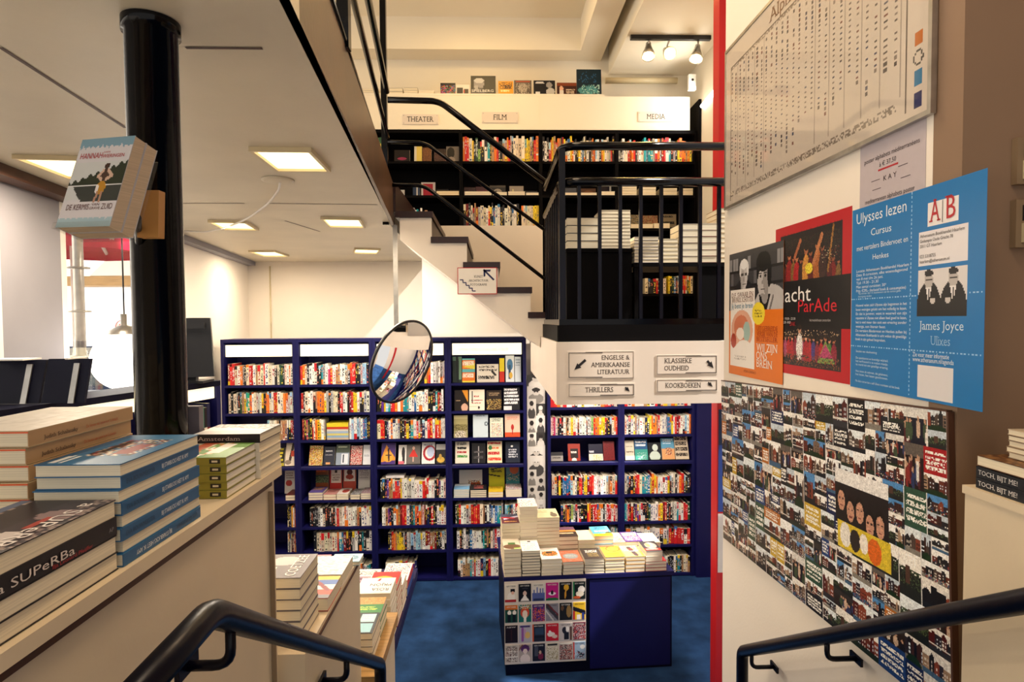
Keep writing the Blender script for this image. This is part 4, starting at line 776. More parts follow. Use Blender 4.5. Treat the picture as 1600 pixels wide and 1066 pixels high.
# ============================================================= prints on the right wall
def wcv(w, h, base, seed=0): return Cv(w, h, base, seed)
XW = 1.18
class WP:
    """flat sheet on the right wall: far edge Y0, near edge Y1, z0..z1; u towards the camera"""
    def __init__(s, Y0, Y1, z0, z1, x0=XW, x1=None, th=.0015, tilt=0.0):
        x1 = x0 if x1 is None else x1; s.o = V((x0 - th - .0006, Y0, z0)); s.u = V((x1 - x0, Y1 - Y0, tilt)); s.W = s.u.length; s.ud = s.u.normalized()
        s.n = s.ud.cross(V((0, 0, 1))).normalized(); s.vd = s.n.cross(s.ud).normalized(); s.Hh = z1 - z0; s.th = th; s.mb = MB()
    def p(s, a, b): return s.o + s.ud * (a * s.W) + s.vd * (s.Hh * (1 - b))     # a across, b down
    def sheet(s, img, base='ffffff'):
        s.mb.obox(s.o, s.ud * s.W, s.vd * s.Hh, -s.n * s.th, base, skip=('+c',)) if False else None
        o, U, W_, n = s.o, s.ud * s.W, s.vd * s.Hh, s.n
        for q in ((o, U, -n * s.th), (o + W_, -n * s.th, U), (o, -n * s.th, W_), (o + U, W_, -n * s.th)): s.mb.poly([q[0], q[0] + q[1], q[0] + q[1] + q[2], q[0] + q[2]], base)
        b = o - n * s.th; s.mb.poly([b, b + W_, b + W_ + U, b + U], base); s.mb.raster(img, o, U, W_); return s
    def text(s, t, a, b, size, col, align='l', fit=None, serif=False, lift=.0008, tall=1.0):
        s.mb.text(t, s.p(a, b), s.ud, s.vd, size, col, align=align, fit=None if fit is None else fit * s.W, serif=serif, lift=lift, tall=tall); return s
    def rect(s, a0, b0, a1, b1, col, lift=.0005):
        n = s.n * lift; s.mb.poly([s.p(a0, b1) + n, s.p(a1, b1) + n, s.p(a1, b0) + n, s.p(a0, b0) + n], col); return s
def wz(px, py): return onX(px, py, XW).z
# alphabet chart in its thin frame
w = WP(2.955, 1.565, zr(.548), zr(1.31), XW - .013); cv = Cv(230, 126, 'e2d4c6', 21)
th = thing('framed_poster', 'large framed alphabet chart with columns of tiny characters high on the wall', 'poster', (XW, 2.26, zr(.548)))
for k in range(27):
    x = .055 + k * .0325; cv.rect(x + .014, .14, x + .0155, .90, 'b5a79c'); top_ = .17 + .10 * cv.r.rand()
    for j in range(30):
        yy = .17 + j * .0235
        if yy > .74 + .15 * cv.r.rand() + (.03 if k < 14 else -.05): break
        if cv.r.rand() < .85: cv.rect(x - .0045, yy, x + .0045, yy + .011, ['4a4248', '6a5a58', '7a3a34', '3a4468', '8a7c74'][[0, 0, 1, 4, 4, 2, 3][cv.r.randint(0, 7)]])
cv.words(.05, .135, .93, .155, 1, '8a7c72', .6); cv.words(.05, .915, .93, .95, 2, '8a7c72', .5)
for a, b, c_, d in ((.045, .13, .935, .133), (.045, .905, .935, .908), (.045, .965, .935, .968)): cv.rect(a, b, c_, d, '6a5c54')
cv.rect(.932, .13, .935, .968, '6a5c54'); cv.rect(.045, .13, .0475, .968, '6a5c54')
cv.rect(.955, .70, .98, .745, 'c9702a'); cv.ring(.967, .79, .014, .028, .3, '5a5550'); cv.rect(.956, .835, .98, .89, '2f7fae'); cv.rect(.957, .915, .98, .965, '262c66')
w.sheet(cv.a, 'cfc2b6'); w.text('Alphabets', .33, .105, .075, '7a4a26', fit=.27, serif=True); w.text('m\u00e9diterran\u00e9ens', .62, .105, .06, '7a4a26', fit=.30, serif=True); w.mb.build('printed_chart', 'gloss_print', th)
fr = MB()
for a0, b0, a1, b1 in ((-.006, -.012, 1.006, .006), (-.006, .994, 1.006, 1.012), (-.006, .006, .004, .994), (.996, .006, 1.006, .994)):
    fr.obox(w.p(a0, b1) - w.n * .012, w.ud * (w.W * (a1 - a0)), w.vd * (w.Hh * (b1 - b0)), w.n * .016)
fr.build('frame', 'steel', th)
sh = MB(); sh.obox(w.p(.004, .994) + w.n * .0015, w.ud * (w.W * .992), w.vd * (w.Hh * .988), w.n * .0015); sh.build('cover_sheet', 'acrylic', th)
# price notice under the chart
w = WP(1.885, 1.595, zr(.30), zr(.575), th=.0005); cv = Cv(40, 40, 'b9aeb2', 3); cv.words(.35, .2, .95, .25, 1, 'b9aeb2'); w.sheet(cv.a, 'b9aeb2')
w.text('poster alphabets m\u00e9diterran\u00e9ens', .08, .34, .02, '241c20', fit=.84); w.text('\u00e0 \u20ac 37,50', .33, .43, .02, '241c20', fit=.26); w.rect(.31, .455, .62, .475, 'b3202c')
w.text('K A Y', .40, .60, .022, '3a2c30', fit=.2); w.text('mediterranean alphabets poster', .10, .80, .02, '241c20', fit=.76); w.text('\u00e0 \u20ac 37,50', .33, .89, .02, '241c20', fit=.26); w.rect(.32, .905, .62, .925, 'b3202c')
for a, b in ((.2, .56), (.62, .5), (.66, .63), (.22, .66)): w.rect(a, b, a + .14, b + .008, '5a4c50')
tag(w.mb.build('price_notice', 'paper', loc=(XW, 1.74, zr(.3))), 'pale printed price notice with red underlining, tucked below the framed alphabet chart', 'notice')
# red night-parade poster
w = WP(2.45, 1.925, zr(-.222), zr(.366), th=.0008); cv = Cv(144, 160, 'b5101c', 7)
cv.rect(.08, .06, .90, .40, '170d10'); cv.speck(.1, .1, .88, .22, ['2a1a1a', '3a2218', '1d2a1e', '120a0c'], .6)
for x, c_, t_, hh, sk in ((.12, '6a3a20', .20, .24, 'a8603c'), (.22, '8a1a1c', .17, .26, 'b06a44'), (.80, '7a1618', .24, .20, '9a5a3a'), (.70, '2a1a1c', .22, .2, '8a5236'), (.33, 'a81c22', .19, .26, 'b9744c'), (.46, 'c98a3c', .15, .28, 'b06a44'), (.61, 'a8602f', .13, .30, 'b9764a')): cv.person(x, t_, hh, c_, sk, '1a0e0a'); cv.person(x + .06, t_ + .03, hh * .8, ['3a2420', '5a1a1c', '7a5a2c'][int(x * 10) % 3], '9a5a3a', '140b08')
cv.line(.56, .28, .66, .12, .018, 'b9764a'); cv.line(.30, .22, .38, .12, .015, 'a8603c'); cv.line(.74, .34, .80, .08, .01, '9a6a2e'); cv.ell(.5, .31, .05, .035, 'e9d23a'); cv.speck(.66, .2, .88, .3, ['d9c9a0', '120a0c', '120a0c', '6a2a20'], .25)
cv.rect(0, .375, 1, .69, '100c0e'); cv.rect(.03, .69, .9, .935, '120c10')
for k in range(16): x = .07 + .05 * k; cv.person(x, .715 + .03 * cv.r.rand(), .15 + .05 * cv.r.rand(), ['4a3a7a', 'd9cfd0', '2a2030', 'b0252c', '8a2438', 'a84a6a', '4f7a3a', '3a2a34'][cv.r.randint(0, 8)], ['c98a6a', 'a8684a'][k % 2])
cv.person(.38, .665, .24, 'e6ddd8'); cv.person(.47, .72, .2, 'a8202a'); cv.tri(((.62, .9), (.84, .9), (.72, .76)), '7a9a4a'); cv.tri(((.64, .87), (.82, .87), (.72, .78)), 'b0406a'); cv.rect(.03, .9, .9, .935, '2a1c20')
cv.speck(.05, .70, .88, .74, ['3a2a34', 'd9b88a', '120c10', '120c10'], .35); cv.speck(.05, .86, .88, .93, ['4a2a30', '7a5a3a', '2a2030', 'a85a2a', '1c3a24'], .4)
cv.a[int(.06 * 160):int(.935 * 160), int(.08 * 144):int(.9 * 144)] *= (.75 + .4 * cv.r.rand(int(.935 * 160) - int(.06 * 160), int(.9 * 144) - int(.08 * 144), 1)); cv.a = np.clip(cv.a, 0, 1); w.sheet(cv.a, 'b5101c'); w.text('nacht', -.0 + .06, .515, .085, 'e9e4e0', fit=.47); w.text('ParAde', .36, .585, .07, 'c81c2a', fit=.49)
w.text('2 JUNI  19.00 - 23.30', .06, .635, .014, 'd9d2d0', fit=.26); w.text('3 JUNI  22.00 - 04.00', .06, .66, .014, 'd9d2d0', fit=.19); w.text('het muziektheater amsterdam', .52, .645, .014, 'b9b2b0', fit=.26); w.text('DNK', .24, .675, .022, 'b01c26', fit=.08)
tag(w.mb.build('poster', 'gloss_print', loc=(XW, 2.19, zr(-.222))), 'red poster with two colourful night-time crowd photographs around a black title band', 'poster')
# orange poster with the black-and-white portrait of two men
w = WP(2.925, 2.375, zr(-.272), zr(.314), XW - .003, th=.0008); cv = Cv(132, 142, 'd9701a', 9)
cv.rect(0, 0, 1, .475, '3c3b3e')
for k in range(22): x = cv.r.rand(); y = [.05, .17, .29, .4][k % 4]; cv.rect(x, y, x + .05, y + .10, ['8a888a', '5c5a5e', '2a292c', 'a8a6a8'][k % 4])
for y in (.15, .27, .39): cv.rect(0, y, 1, y + .018, '1e1d20')
cv.ell(.30, .44, .25, .22, '232327'); cv.ell(.30, .27, .05, .08, '9a9796'); cv.ell(.31, .19, .072, .115, 'bdb9b8'); cv.ell(.285, .22, .04, .07, 'a5a1a0'); cv.ell(.31, .105, .078, .04, 'e0dedd'); cv.ell(.385, .15, .018, .05, 'd9d7d6'); cv.ell(.235, .15, .016, .05, 'cfcdcc')
cv.rect(.25, .175, .30, .195, '4a4846'); cv.rect(.325, .175, .37, .195, '4a4846'); cv.rect(.30, .18, .325, .184, '4a4846'); cv.ell(.31, .225, .012, .025, '8f8b8a'); cv.rect(.28, .262, .345, .268, '5a5654'); cv.tri(((.25, .32), (.37, .32), (.31, .5)), 'dcd9d8'); cv.tri(((.295, .33), (.325, .33), (.31, .5)), '3a3a40')
cv.ell(.80, .56, .34, .27, 'b3afae'); cv.tri(((.60, .36), (.80, .36), (.66, .62)), '141316'); cv.ell(.70, .36, .06, .07, '8f8a88'); cv.ell(.66, .23, .095, .145, 'b3aeac'); cv.ell(.72, .25, .05, .11, '8d8886'); cv.ell(.67, .115, .125, .075, '141315'); cv.ell(.775, .20, .035, .11, '141315'); cv.ell(.575, .17, .022, .07, '1a191b'); cv.tri(((.58, .13), (.74, .13), (.60, .19)), '141315')
cv.rect(.60, .20, .645, .207, '1a191b'); cv.rect(.685, .20, .735, .207, '1a191b'); cv.ell(.623, .222, .016, .010, '2a2829'); cv.ell(.708, .222, .016, .010, '2a2829'); cv.ell(.66, .27, .018, .014, '8a8583'); cv.rect(.63, .315, .70, .323, '4a4446'); cv.ell(.66, .365, .04, .012, '8f8a88'); cv.line(.84, .38, .70, .62, .012, '6a6665')
cv.rect(0, .475, 1, 1, 'd9701a'); cv.rect(.03, .30, .52, .93, 'e6dfd8'); cv.ell(.27, .63, .22, .16, 'd9a58c'); cv.ell(.26, .61, .15, .10, 'c9785a'); cv.ell(.37, .64, .07, .08, '9fb8b0'); cv.ell(.24, .66, .08, .05, 'e9d9cc'); cv.ell(.10, .72, .06, .06, 'a8402c'); cv.ell(.32, .80, .18, .09, 'e6dfd8'); cv.words(.12, .84, .4, .88, 2, 'a8a09a', .5)
cv.ell(.59, .50, .115, .085, 'e6cf3a'); cv.words(.52, .47, .66, .54, 3, '8a7a2a', .6)
w.sheet(cv.a, 'd9701a'); w.text('D.F. SWAAB EN', .06, .365, .032, '6a3a30', fit=.44, serif=True); w.text('JAN PAUL SCHUTTEN', .06, .405, .032, '6a3a30', fit=.44, serif=True); w.text('Jij bent je brein', .05, .455, .036, '2a7a9a', fit=.44)
for t_, b_ in (('UITGEBREIDE', .63), ('VERSIE VAN DE', .67), ('BESTSELLER', .71)): w.text(t_, .56, b_, .03, 'a83c14', fit=.36, serif=True)
for t_, b_, f_ in (('WIJ ZIJN', .785, .36), ('ONS', .845, .19), ('BREIN', .905, .28)): w.text(t_, .56, b_, .05, 'efe6dc', fit=f_, serif=True)
w.text('ATLAS CONTACT', .32, .965, .016, '8a4210', fit=.24)
tag(w.mb.build('poster', 'gloss_print', loc=(XW, 2.65, zr(-.272))), 'orange poster with a black-and-white photograph of two men and a white book', 'poster')
# blue course poster, near edge standing off the wall
w = WP(1.915, 1.365, zr(-.226), zr(.347), XW - .004, XW - .022, th=.0006); cv = Cv(150, 156, '1272b4', 12)
for q in (.505, .765): cv.put((abs(cv.Y - q) < .004) & ((cv.X * 45 % 1) < .5), '9cc6e6')
cv.put((abs(cv.X - .525) < .004) & ((cv.Y * 47 % 1) < .5), '9cc6e6')
cv.rect(.64, .075, .84, .185, 'e9e4e2'); cv.rect(.58, .205, .90, .365, 'e4e0e2'); cv.rect(.58, .385, .90, .705 - .10, 'd9d5d4')
cv.rect(.58, .585, .90, .605, '3a3638')
for x, dx in ((.655, -1), (.815, 1)): cv.ell(x, .57, .085, .13, '141316'); cv.ell(x, .435, .030, .042, 'b9b2ae'); cv.ell(x, .402, .031, .016, '1a181a'); cv.rect(x - .022, .428, x + .022, .434, '3a3636'); cv.tri(((x - .02, .47), (x + .02, .47), (x, .54)), 'e6e2e0'); cv.rect(x - .004, .475, x + .004, .54, '141316'); cv.ell(x - dx * .03, .53, .018, .014, 'c9c2be')
cv.rect(.5, .60, 1, .76, '1272b4'); cv.put((abs(cv.X - .525) < .004) & ((cv.Y * 47 % 1) < .5), '9cc6e6'); cv.rect(.585, .835, .83, .985, 'd9d6d8')
w.sheet(cv.a, '1272b4'); W_ = 'dfeaf2'
w.text('Ulysses lezen', .045, .085, 0.0484, W_, fit=.44); w.text('Cursus', .275, .165, 0.0312, W_, align='c', fit=.18); w.text('met vertalers Bindervoet en', .275, .235, 0.0234, W_, align='c', fit=.45); w.text('Henkes', .275, .295, 0.0234, W_, align='c', fit=.14)
for i, (t_, f_) in enumerate((('Locatie: Athenaeum Boekhandel Haarlem', .46), ('Data: 8 cursussen, elke woensdagavond', .45), ('van 8 mei t/m 26 juni.', .25), ('Tijd: 19.30 - 21.30', .21), ('Max aantal cursisten: 30*', .28), ('Prijs: \u20ac295,- (inclusief boek & consumpties)', .44))): w.text(t_, .05, .355 + i * .022, .0125, W_, fit=f_, lift=.0007)
for i, (t_, f_) in enumerate((('*Bij minder dan 15 deelnemers zal de cursus geen', .38), ('doorgang vinden', .13))): w.text(t_, .07, .478 + i * .016, .009, 'b9d4e6', fit=f_)
for i, t_ in enumerate(('Hoewel velen zich Ulysses zijn begonnen in het', 'leven weinigen gelukt om het volledig te lezen.', 'En dat is jammer, want in weerwil van zijn', 'reputatie is Ulysses niet alleen heel goed te lezen,', 'het is veel meer dan ooit een ervaring zonder', 'weerga, een literair feest.', 'De vertalers Bindervoet en Henkes zullen bij', 'Athenaeum Boekhandel in acht weken dit geweldige', 'boek in zijn geheel bespreken.')): w.text(t_, .05, .545 + i * .0235, .0120, W_, fit=.45 if len(t_) > 35 else .28)
for i, t_ in enumerate(('Sessies van deelneming', '', 'De openbaarste en levendige wijsheid,', 'het verfrissend is te maken maatje.', 'na overal tot een gezellige ervaring.', '', 'Hoe nieuw als iedereen, dat gelukwens,', 'het lezen, het lezen geschreven.', '', 'Na deze cursus kan u zelf Ulixes voorlezen uit het boek.')):
    if t_: w.text(t_, .055, .80 + i * .0185, .0100, 'c9deec', fit=.4 if len(t_) > 40 else .3 if len(t_) > 30 else .2)
w.text('A', .69, .168, .085, 'b5202a', align='c', serif=True, fit=.075); w.text('B', .79, .168, .085, 'b5202a', align='c', serif=True, fit=.065); w.rect(.738, .08, .742, .18, '5a5250')
for i, (t_, f_) in enumerate((('Athenaeum Boekhandel Haarlem', .29), ('Gedempte Oude Gracht 70', .22), ('2011 GT Haarlem', .15), ('', .1), ('023 5318755', .11), ('haarlem@athenaeum.nl', .2))):
    if t_: w.text(t_, .59, .232 + i * .024, .0125, '2a2628', fit=f_)
w.text('James Joyce', .74, .665, .034, 'c9deee', align='c', fit=.29, serif=True); w.text('Ulixes', .74, .735, .035, '8fb9dc', align='c', fit=.13, serif=True); w.text('Zie voor meer informatie', .55, .795, .018, W_, fit=.25); w.text('www.athenaeum.nl/agenda', .55, .818, .018, W_, fit=.28)
tag(w.mb.build('poster', 'gloss_print', loc=(XW, 1.64, zr(-.226))), 'bright blue reading-course poster with white lettering, its near edge lifting off the wall', 'poster')
# photo collage board
w = WP(2.955, 1.445, zr(-1.115), zr(-.318), XW - .001, th=.014, tilt=.075); NX, NY = 420, 222; cv = Cv(NX, NY, '888888', 77); R_ = random.Random(5)
def split(x0, y0, x1, y1, dep=0):
    ww, hh = x1 - x0, y1 - y0
    if ww * hh < 330 or (ww * hh < 1000 and R_.random() < .5) or min(ww, hh) < 12: return [(x0, y0, x1, y1)]
    k = R_.uniform(.38, .62)
    if ww > hh * 1.25: c_ = int(x0 + ww * k); return split(x0, y0, c_, y1, dep + 1) + split(c_, y0, x1, y1, dep + 1)
    c_ = int(y0 + hh * k); return split(x0, y0, x1, c_, dep + 1) + split(x0, c_, x1, y1, dep + 1)
for x0, y0, x1, y1 in split(0, 0, NX, NY): cv.photo(x0 / NX, y0 / NY, x1 / NX, y1 / NY); cv.put((cv.X > (x1 - .6) / NX) & (cv.X < x1 / NX) & (cv.Y > y0 / NY) & (cv.Y < y1 / NY), 'd9d6d2') if R_.random() < .4 else None
cv.rect(.665, .30, .845, .52, 'e9e6e2'); cv.rect(.665, .36, .845, .53, '2a2426')
for k in range(5):
    x, y = .687 + k * .033, .42 + .022 * (k % 2) + k * .011; cv.ell(x, y, .0165, .052, '1f1816'); cv.ell(x, y + .012, .0130, .042, 'c99a82'); cv.rect(x - .009, y, x - .003, y + .006, '3a2a26'); cv.rect(x + .003, y, x + .009, y + .006, '3a2a26'); cv.rect(x - .005, y + .03, x + .005, y + .036, '8a4a44')
cv.rect(.672, .52, .85, .63, 'd9c040'); cv.ell(.70, .57, .02, .05, 'e9e4da'); cv.ell(.735, .575, .018, .045, '3a3230'); cv.ell(.80, .58, .022, .05, 'd9702a'); cv.ell(.765, .57, .014, .04, 'efe6da')
nz = cv.r.rand(NY, NX, 1) * .6 + np.repeat(np.repeat(cv.r.rand(NY // 2, NX // 2, 1), 2, 0), 2, 1) * .4; cv.a = np.clip(((cv.a - .5) * 1.12 + .47) * (.84 + .28 * nz), 0, 1); w.sheet(cv.a, '3a2a20')
th = thing('collage_board', 'large board covered with hundreds of small city snapshots above the right handrail', 'photo board', (XW, 2.2, zr(-1.1))); w.mb.build('photo_print', 'gloss_print', th)
fr = MB(); fr.obox(w.p(1.0, 1.0) - w.n * .014, w.ud * .007, w.vd * w.Hh, w.n * .0165); fr.obox(w.p(0, 0) - w.n * .014, w.ud * w.W, w.vd * .004, w.n * .0155); fr.build('edging', 'dark_edge', th)
# leaflets on the red post
m = MB(); xp, zp = PX - .022, lambda y: Z_(1135, y, 3.745)
cv = Cv(12, 26, '2a3f80', 3); cv.rect(0, 0, 1, .35, '24304f'); cv.rect(.5, .5, 1, .75, '4a9ac0'); cv.words(.3, .1, .9, .25, 2, 'c9d2e0')
m.obox((xp + .03, 3.7475, zp(800)), (.10, 0, 0), (0, .0015, 0), (0, 0, zp(640) - zp(800)), '2a3f80', skip=('-b',)); m.raster(cv.a, (xp + .03, 3.7475, zp(800)), (.10, 0, 0), (0, 0, zp(640) - zp(800)))
tag(m.build('leaflet', 'gloss_print', loc=(xp + .08, 3.745, zp(800))), 'dark blue leaflet pinned to the red post, partly behind the collage board', 'leaflet')
m = MB(); m.obox((xp + .03, 3.7475, zp(895)), (.10, 0, 0), (0, .0015, 0), (0, 0, zp(803) - zp(895)), 'd9d2cc'); tag(m.build('leaflet', 'paper', loc=(xp + .08, 3.745, zp(890))), 'plain white leaflet on the red post just under the blue one', 'leaflet')
# wall switches on the pier
for px, y0, y1, ds in ((1580, 218, 290, 'upper'), (1580, 314, 388, 'lower')):
    xa, z1, z0 = X_(px, 1.47, 250), Z_(1585, y0, 1.47), Z_(1585, y1, 1.47); t = thing('wall_switch', '%s of two beige wall switches on the shaded pier' % ds, 'switch', (xa + .04, 1.46, z0))
    m = MB(); m.box(xa, xa + .085, 1.452, 1.4695, z0, z1); m.build('housing', 'brown_plastic', t); m = MB(); m.box(xa + .014, xa + .075, 1.444, 1.4515, z0 + .012, z0 + (z1 - z0) * .5); m.build('rocker', 'cream_plastic', t); m = MB(); m.box(xa + .016, xa + .075, 1.449, 1.4515, z0 + (z1 - z0) * .56, z1 - .014); m.build('label_window', 'black_plastic', t)
# white cabinet at the near right with its piles
RT = zr(-.405); t = thing('cabinet', 'white cabinet beside the collage board carrying dark book piles', 'cabinet', (1.45, 1.1, .91))
m = MB(); m.box(1.135, 1.85, .75, 1.385, .912, RT - .02); m.build('body', 'counter_paint', t); m = MB(); m.box(1.13, 1.86, .74, 1.388, RT - .0195, RT); m.build('worktop', 'counter_paint', t)
GR = 'books on the white cabinet'
for k in range(2):
    z = RT + .001 + k * .026; o = V((1.142, 1.135, z)); yb = 1.362
    # the spine faces the steps; text runs towards the camera
    th = thing('stacked_book', ['lower', 'upper'][k] + ' of two dark-spined books lettered in white on the white cabinet', 'book', o, GR); m = MB(); m.obox(o, (.15, 0, 0), (0, .227, 0), (0, 0, .0015), '1c2026'); m.obox(o + V((0, 0, .0235)), (.15, 0, 0), (0, .227, 0), (0, 0, .0015), '1c2026'); m.obox(o + V((0, 0, .0016)), (.0015, 0, 0), (0, .227, 0), (0, 0, .0218), '1c2026')
    m.text('TOCH, BIJT ME!', V((1.142, 1.355, z + .007)), (0, -1, 0), (0, 0, 1), .0155, 'd9d6d2', fit=.105, serif=True, lift=.0006); m.text('WINKELMAN', V((1.142, 1.22, z + .007)), (0, -1, 0), (0, 0, 1), .0155, 'a8a5a2', fit=.07, lift=.0006); m.build('cover', 'gloss_print', th)
    m = MB(); m.obox(o + V((.0017, .002, .0016)), (.146, 0, 0), (0, .223, 0), (0, 0, .0218), PAGE); m.build('page_block', 'pages', th)
cv = Cv(20, 24, '6a4526', 8); cv.speck(0, 0, 1, 1, ['7d5630', '5a381e', '8a6238', '4a2d18'], .7)
pile((1.146, 1.125, RT + .054), (1, 0, 0), .16, .235, [(.024, '5a3a22')], 'x', GR, top_art=cv.a, topname='brown wood-patterned book lying on the two lettered dark books')
pile((1.185, 1.10, RT + .080), (1, 0, 0), .12, .225, [(.0125, 'c9b79c'), (.0125, '8a7458'), (.0125, 'c9b79c'), (.0125, '6a5238'), (.0125, 'c9b79c')], 'brown-edged paperback pile on the white cabinet', GR)

# ============================================================= signs
def frame_sign(x0, y0, x1, y1, lines, arrow, thick, label):
    """printed direction sign on the white landing edge: plate, half bold / half thin outline, lettering, arrow"""
    Y = 3.149; a = onY(x0, y1, Y); b = onY(x1, y0, Y); X0, X1, Z0, Z1 = a.x, b.x, a.z, b.z; W_, Hh = X1 - X0, Z1 - Z0; t = thing('direction_sign', label, 'sign', ((X0 + X1) / 2, Y, Z0), 'direction signs on the landing edge')
    m = MB(); m.box(X0 - .006, X1 + .006, Y - .0012, Y + .0005, Z0 - .006, Z1 + .006, 'ffffff'); m.build('plate', 'sign_board', t); m = MB(); f = Y - .0013
    def bar(xa, xb, za, zb): m.obox((xa, f - .0008, za), (xb - xa, 0, 0), (0, .0007, 0), (0, 0, zb - za), '2a2220')
    k, th_ = .0032, .0011; hx = .52 * W_
    bold, thin = ((X0, X0 + hx), (X0 + hx * .5, X1)) if thick == 'l' else ((X1 - hx, X1), (X0, X1 - hx * .5))
    for zz in (Z0, Z1 - k): bar(*bold, zz, zz + k)
    e = .004
    for zz in (Z0 - e, Z1 + e - th_): bar(*thin, zz, zz + th_)
    if thick == 'l': bar(X0, X0 + k, Z0, Z1); bar(X1 - th_, X1, Z0 - e, Z1 + e)
    else: bar(X1 - k, X1, Z0, Z1); bar(X0, X0 + th_, Z0 - e, Z1 + e)
    m.build('outline', 'paper', t); m = MB(); n = len(lines); sz = [.038, .037, .034][n - 1]
    for i, (s_, xf, al, ft) in enumerate(lines): m.text(s_, (X0 + W_ * xf, f, Z1 - Hh * ((i + .5) / n * .86 + .07) - sz * .30), (1, 0, 0), (0, 0, 1), sz, '241c1c', align=al, fit=W_ * ft, serif=True, lift=.0003)
    m.build('lettering', 'paper', t); m = MB(); (ax, ay), (bx, by), s_ = arrow; p, q = onY(ax, ay, f - .0008), onY(bx, by, f - .0008); d_ = (q - p).normalized(); nn = V((-d_.z, 0, d_.x)); h_ = q - d_ * s_ * 2.2
    for pts in ([p - nn * s_ * .42, h_ - nn * s_ * .42, h_ + nn * s_ * .42, p + nn * s_ * .42], [h_ - nn * s_, q, h_ + nn * s_]):
        pts = pts if (pts[1] - pts[0]).cross(pts[2] - pts[0]).y < 0 else pts[::-1]; m.prism([(v_.x, f - .0002, v_.z) for v_ in pts], (0, -.0006, 0), '1a1416')
    m.build('arrow', 'paper', t)
frame_sign(888.5, 550.5, 990, 590.4, [('ENGELSE &', .94, 'r', .43), ('AMERIKAANSE', .94, 'r', .60), ('LITERATUUR', .94, 'r', .50)], ((915, 562.5), (897.5, 578), .016), 'l', 'sign for English and American literature, arrow pointing down towards the window side')
frame_sign(889, 600.5, 990.5, 618.5, [('THRILLERS', .25, 'l', .43)], ((977, 605.5), (984, 612), .0115), 'r', 'small THRILLERS sign with a short arrow on the landing edge')
frame_sign(1026.8, 556, 1119.6, 583.5, [('KLASSIEKE', .12, 'l', .46), ('OUDHEID', .12, 'l', .41)], ((1105, 564), (1115, 575.5), .016), 'r', 'sign for classical antiquity, KLASSIEKE OUDHEID, with a bold arrow')
frame_sign(1027.2, 594, 1120, 611, [('KOOKBOEKEN', .13, 'l', .60)], ((1106.5, 598), (1113.5, 604.5), .0115), 'r', 'small KOOKBOEKEN sign with a short arrow under the classical antiquity sign')
for px0, px1, py0, py1, s_ in ((629, 685, 179, 194.5, 'THEATER'), (753, 809.5, 175.5, 192, 'FILM'), (997, 1052.5, 175, 190.5, 'MEDIA')):
    Y = YU + .003; a, b = onY(px0, py1, Y), onY(px1, py0, Y); t = thing('section_sign', 'cream %s plate screwed to the fascia over the black bookcases' % s_, 'sign', ((a.x + b.x) / 2, Y, a.z), 'section signs of the upper floor')
    m = MB(); m.box(a.x, b.x, Y - .006, Y, a.z, b.z); m.build('plate', 'sign_board', t); m = MB(); m.text(s_, ((a.x + b.x) / 2, Y - .006, a.z + (b.z - a.z) * .27), (1, 0, 0), (0, 0, 1), (b.z - a.z) * .72, '1c1412', align='c', fit=(b.x - a.x) * {'THEATER': .74, 'FILM': .38, 'MEDIA': .53}[s_], serif=True); m.build('lettering', 'paper', t)
    m = MB(); [m.lathe((x, Y - .0061, z), (0, -1, 0), [(.004, 0), (.003, .0015), (0, .002)], 8) for x in (a.x + .012, b.x - .012) for z in (a.z + .012, b.z - .012)]; m.build('screw', 'steel', t)
# stair sign
Y = 4.12; a, b = onY(715, 460, Y), onY(776.5, 418, Y); t = thing('stair_sign', 'white red-edged sign with stair line and arrow hung on the staircase side', 'sign', ((a.x + b.x) / 2, Y, a.z)); W_, Hh = b.x - a.x, b.z - a.z
m = MB(); m.box(a.x, b.x, Y, Y + .006, a.z, b.z); m.build('rim', 'red_paint', t); m = MB(); m.box(a.x + .005, b.x - .005, Y - .0015, Y - .0001, a.z + .005, b.z - .005); m.build('plate', 'parasol_white', t)
m = MB(); f = Y - .0017
for i, (s_, fx) in enumerate((('KUNST', .22), ('ARCHITECTUUR', .5), ('FOTOGRAFIE', .42))): m.text(s_, (a.x + W_ * .53, f, a.z + Hh * (.62 - i * .15)), (1, 0, 0), (0, 0, 1), .022, '2a2426', align='c', fit=W_ * fx, serif=True)
m.build('lettering', 'paper', t); m = MB(); px_, pz_ = a.x + W_ * .06, a.z + Hh * .54
for k in range(5):
    m.box(px_, px_ + W_ * .085, f - .0008, f, pz_ - .0035, pz_ + .0035, '23265e'); px_ += W_ * .078
    if k < 4: m.box(px_ - .0035, px_ + .0035, f - .0008, f, pz_ - Hh * .105, pz_, '23265e'); pz_ -= Hh * .105
m.build('stair_line', 'paper', t); m = MB(); p, q = V((a.x + W_ * .92, f, a.z + Hh * .53)), V((a.x + W_ * .66, f, a.z + Hh * .92)); d_ = (q - p).normalized(); nn = V((-d_.z, 0, d_.x))
for pts in ([p - nn * .006, q - nn * .006, q + nn * .006, p + nn * .006], [q, q + V((.05, 0, 0)), q + V((.045, 0, -.014)), q + V((.008, 0, -.014))], [q, q + V((.012, 0, -.012)), q + V((.012, 0, -.045)), q + V((0, 0, -.05))]):
    pts = pts if (pts[1] - pts[0]).cross(pts[2] - pts[0]).y < 0 else pts[::-1]; m.prism(pts, (0, -.0006, 0), '1d2050')
m.build('arrow', 'paper', t)

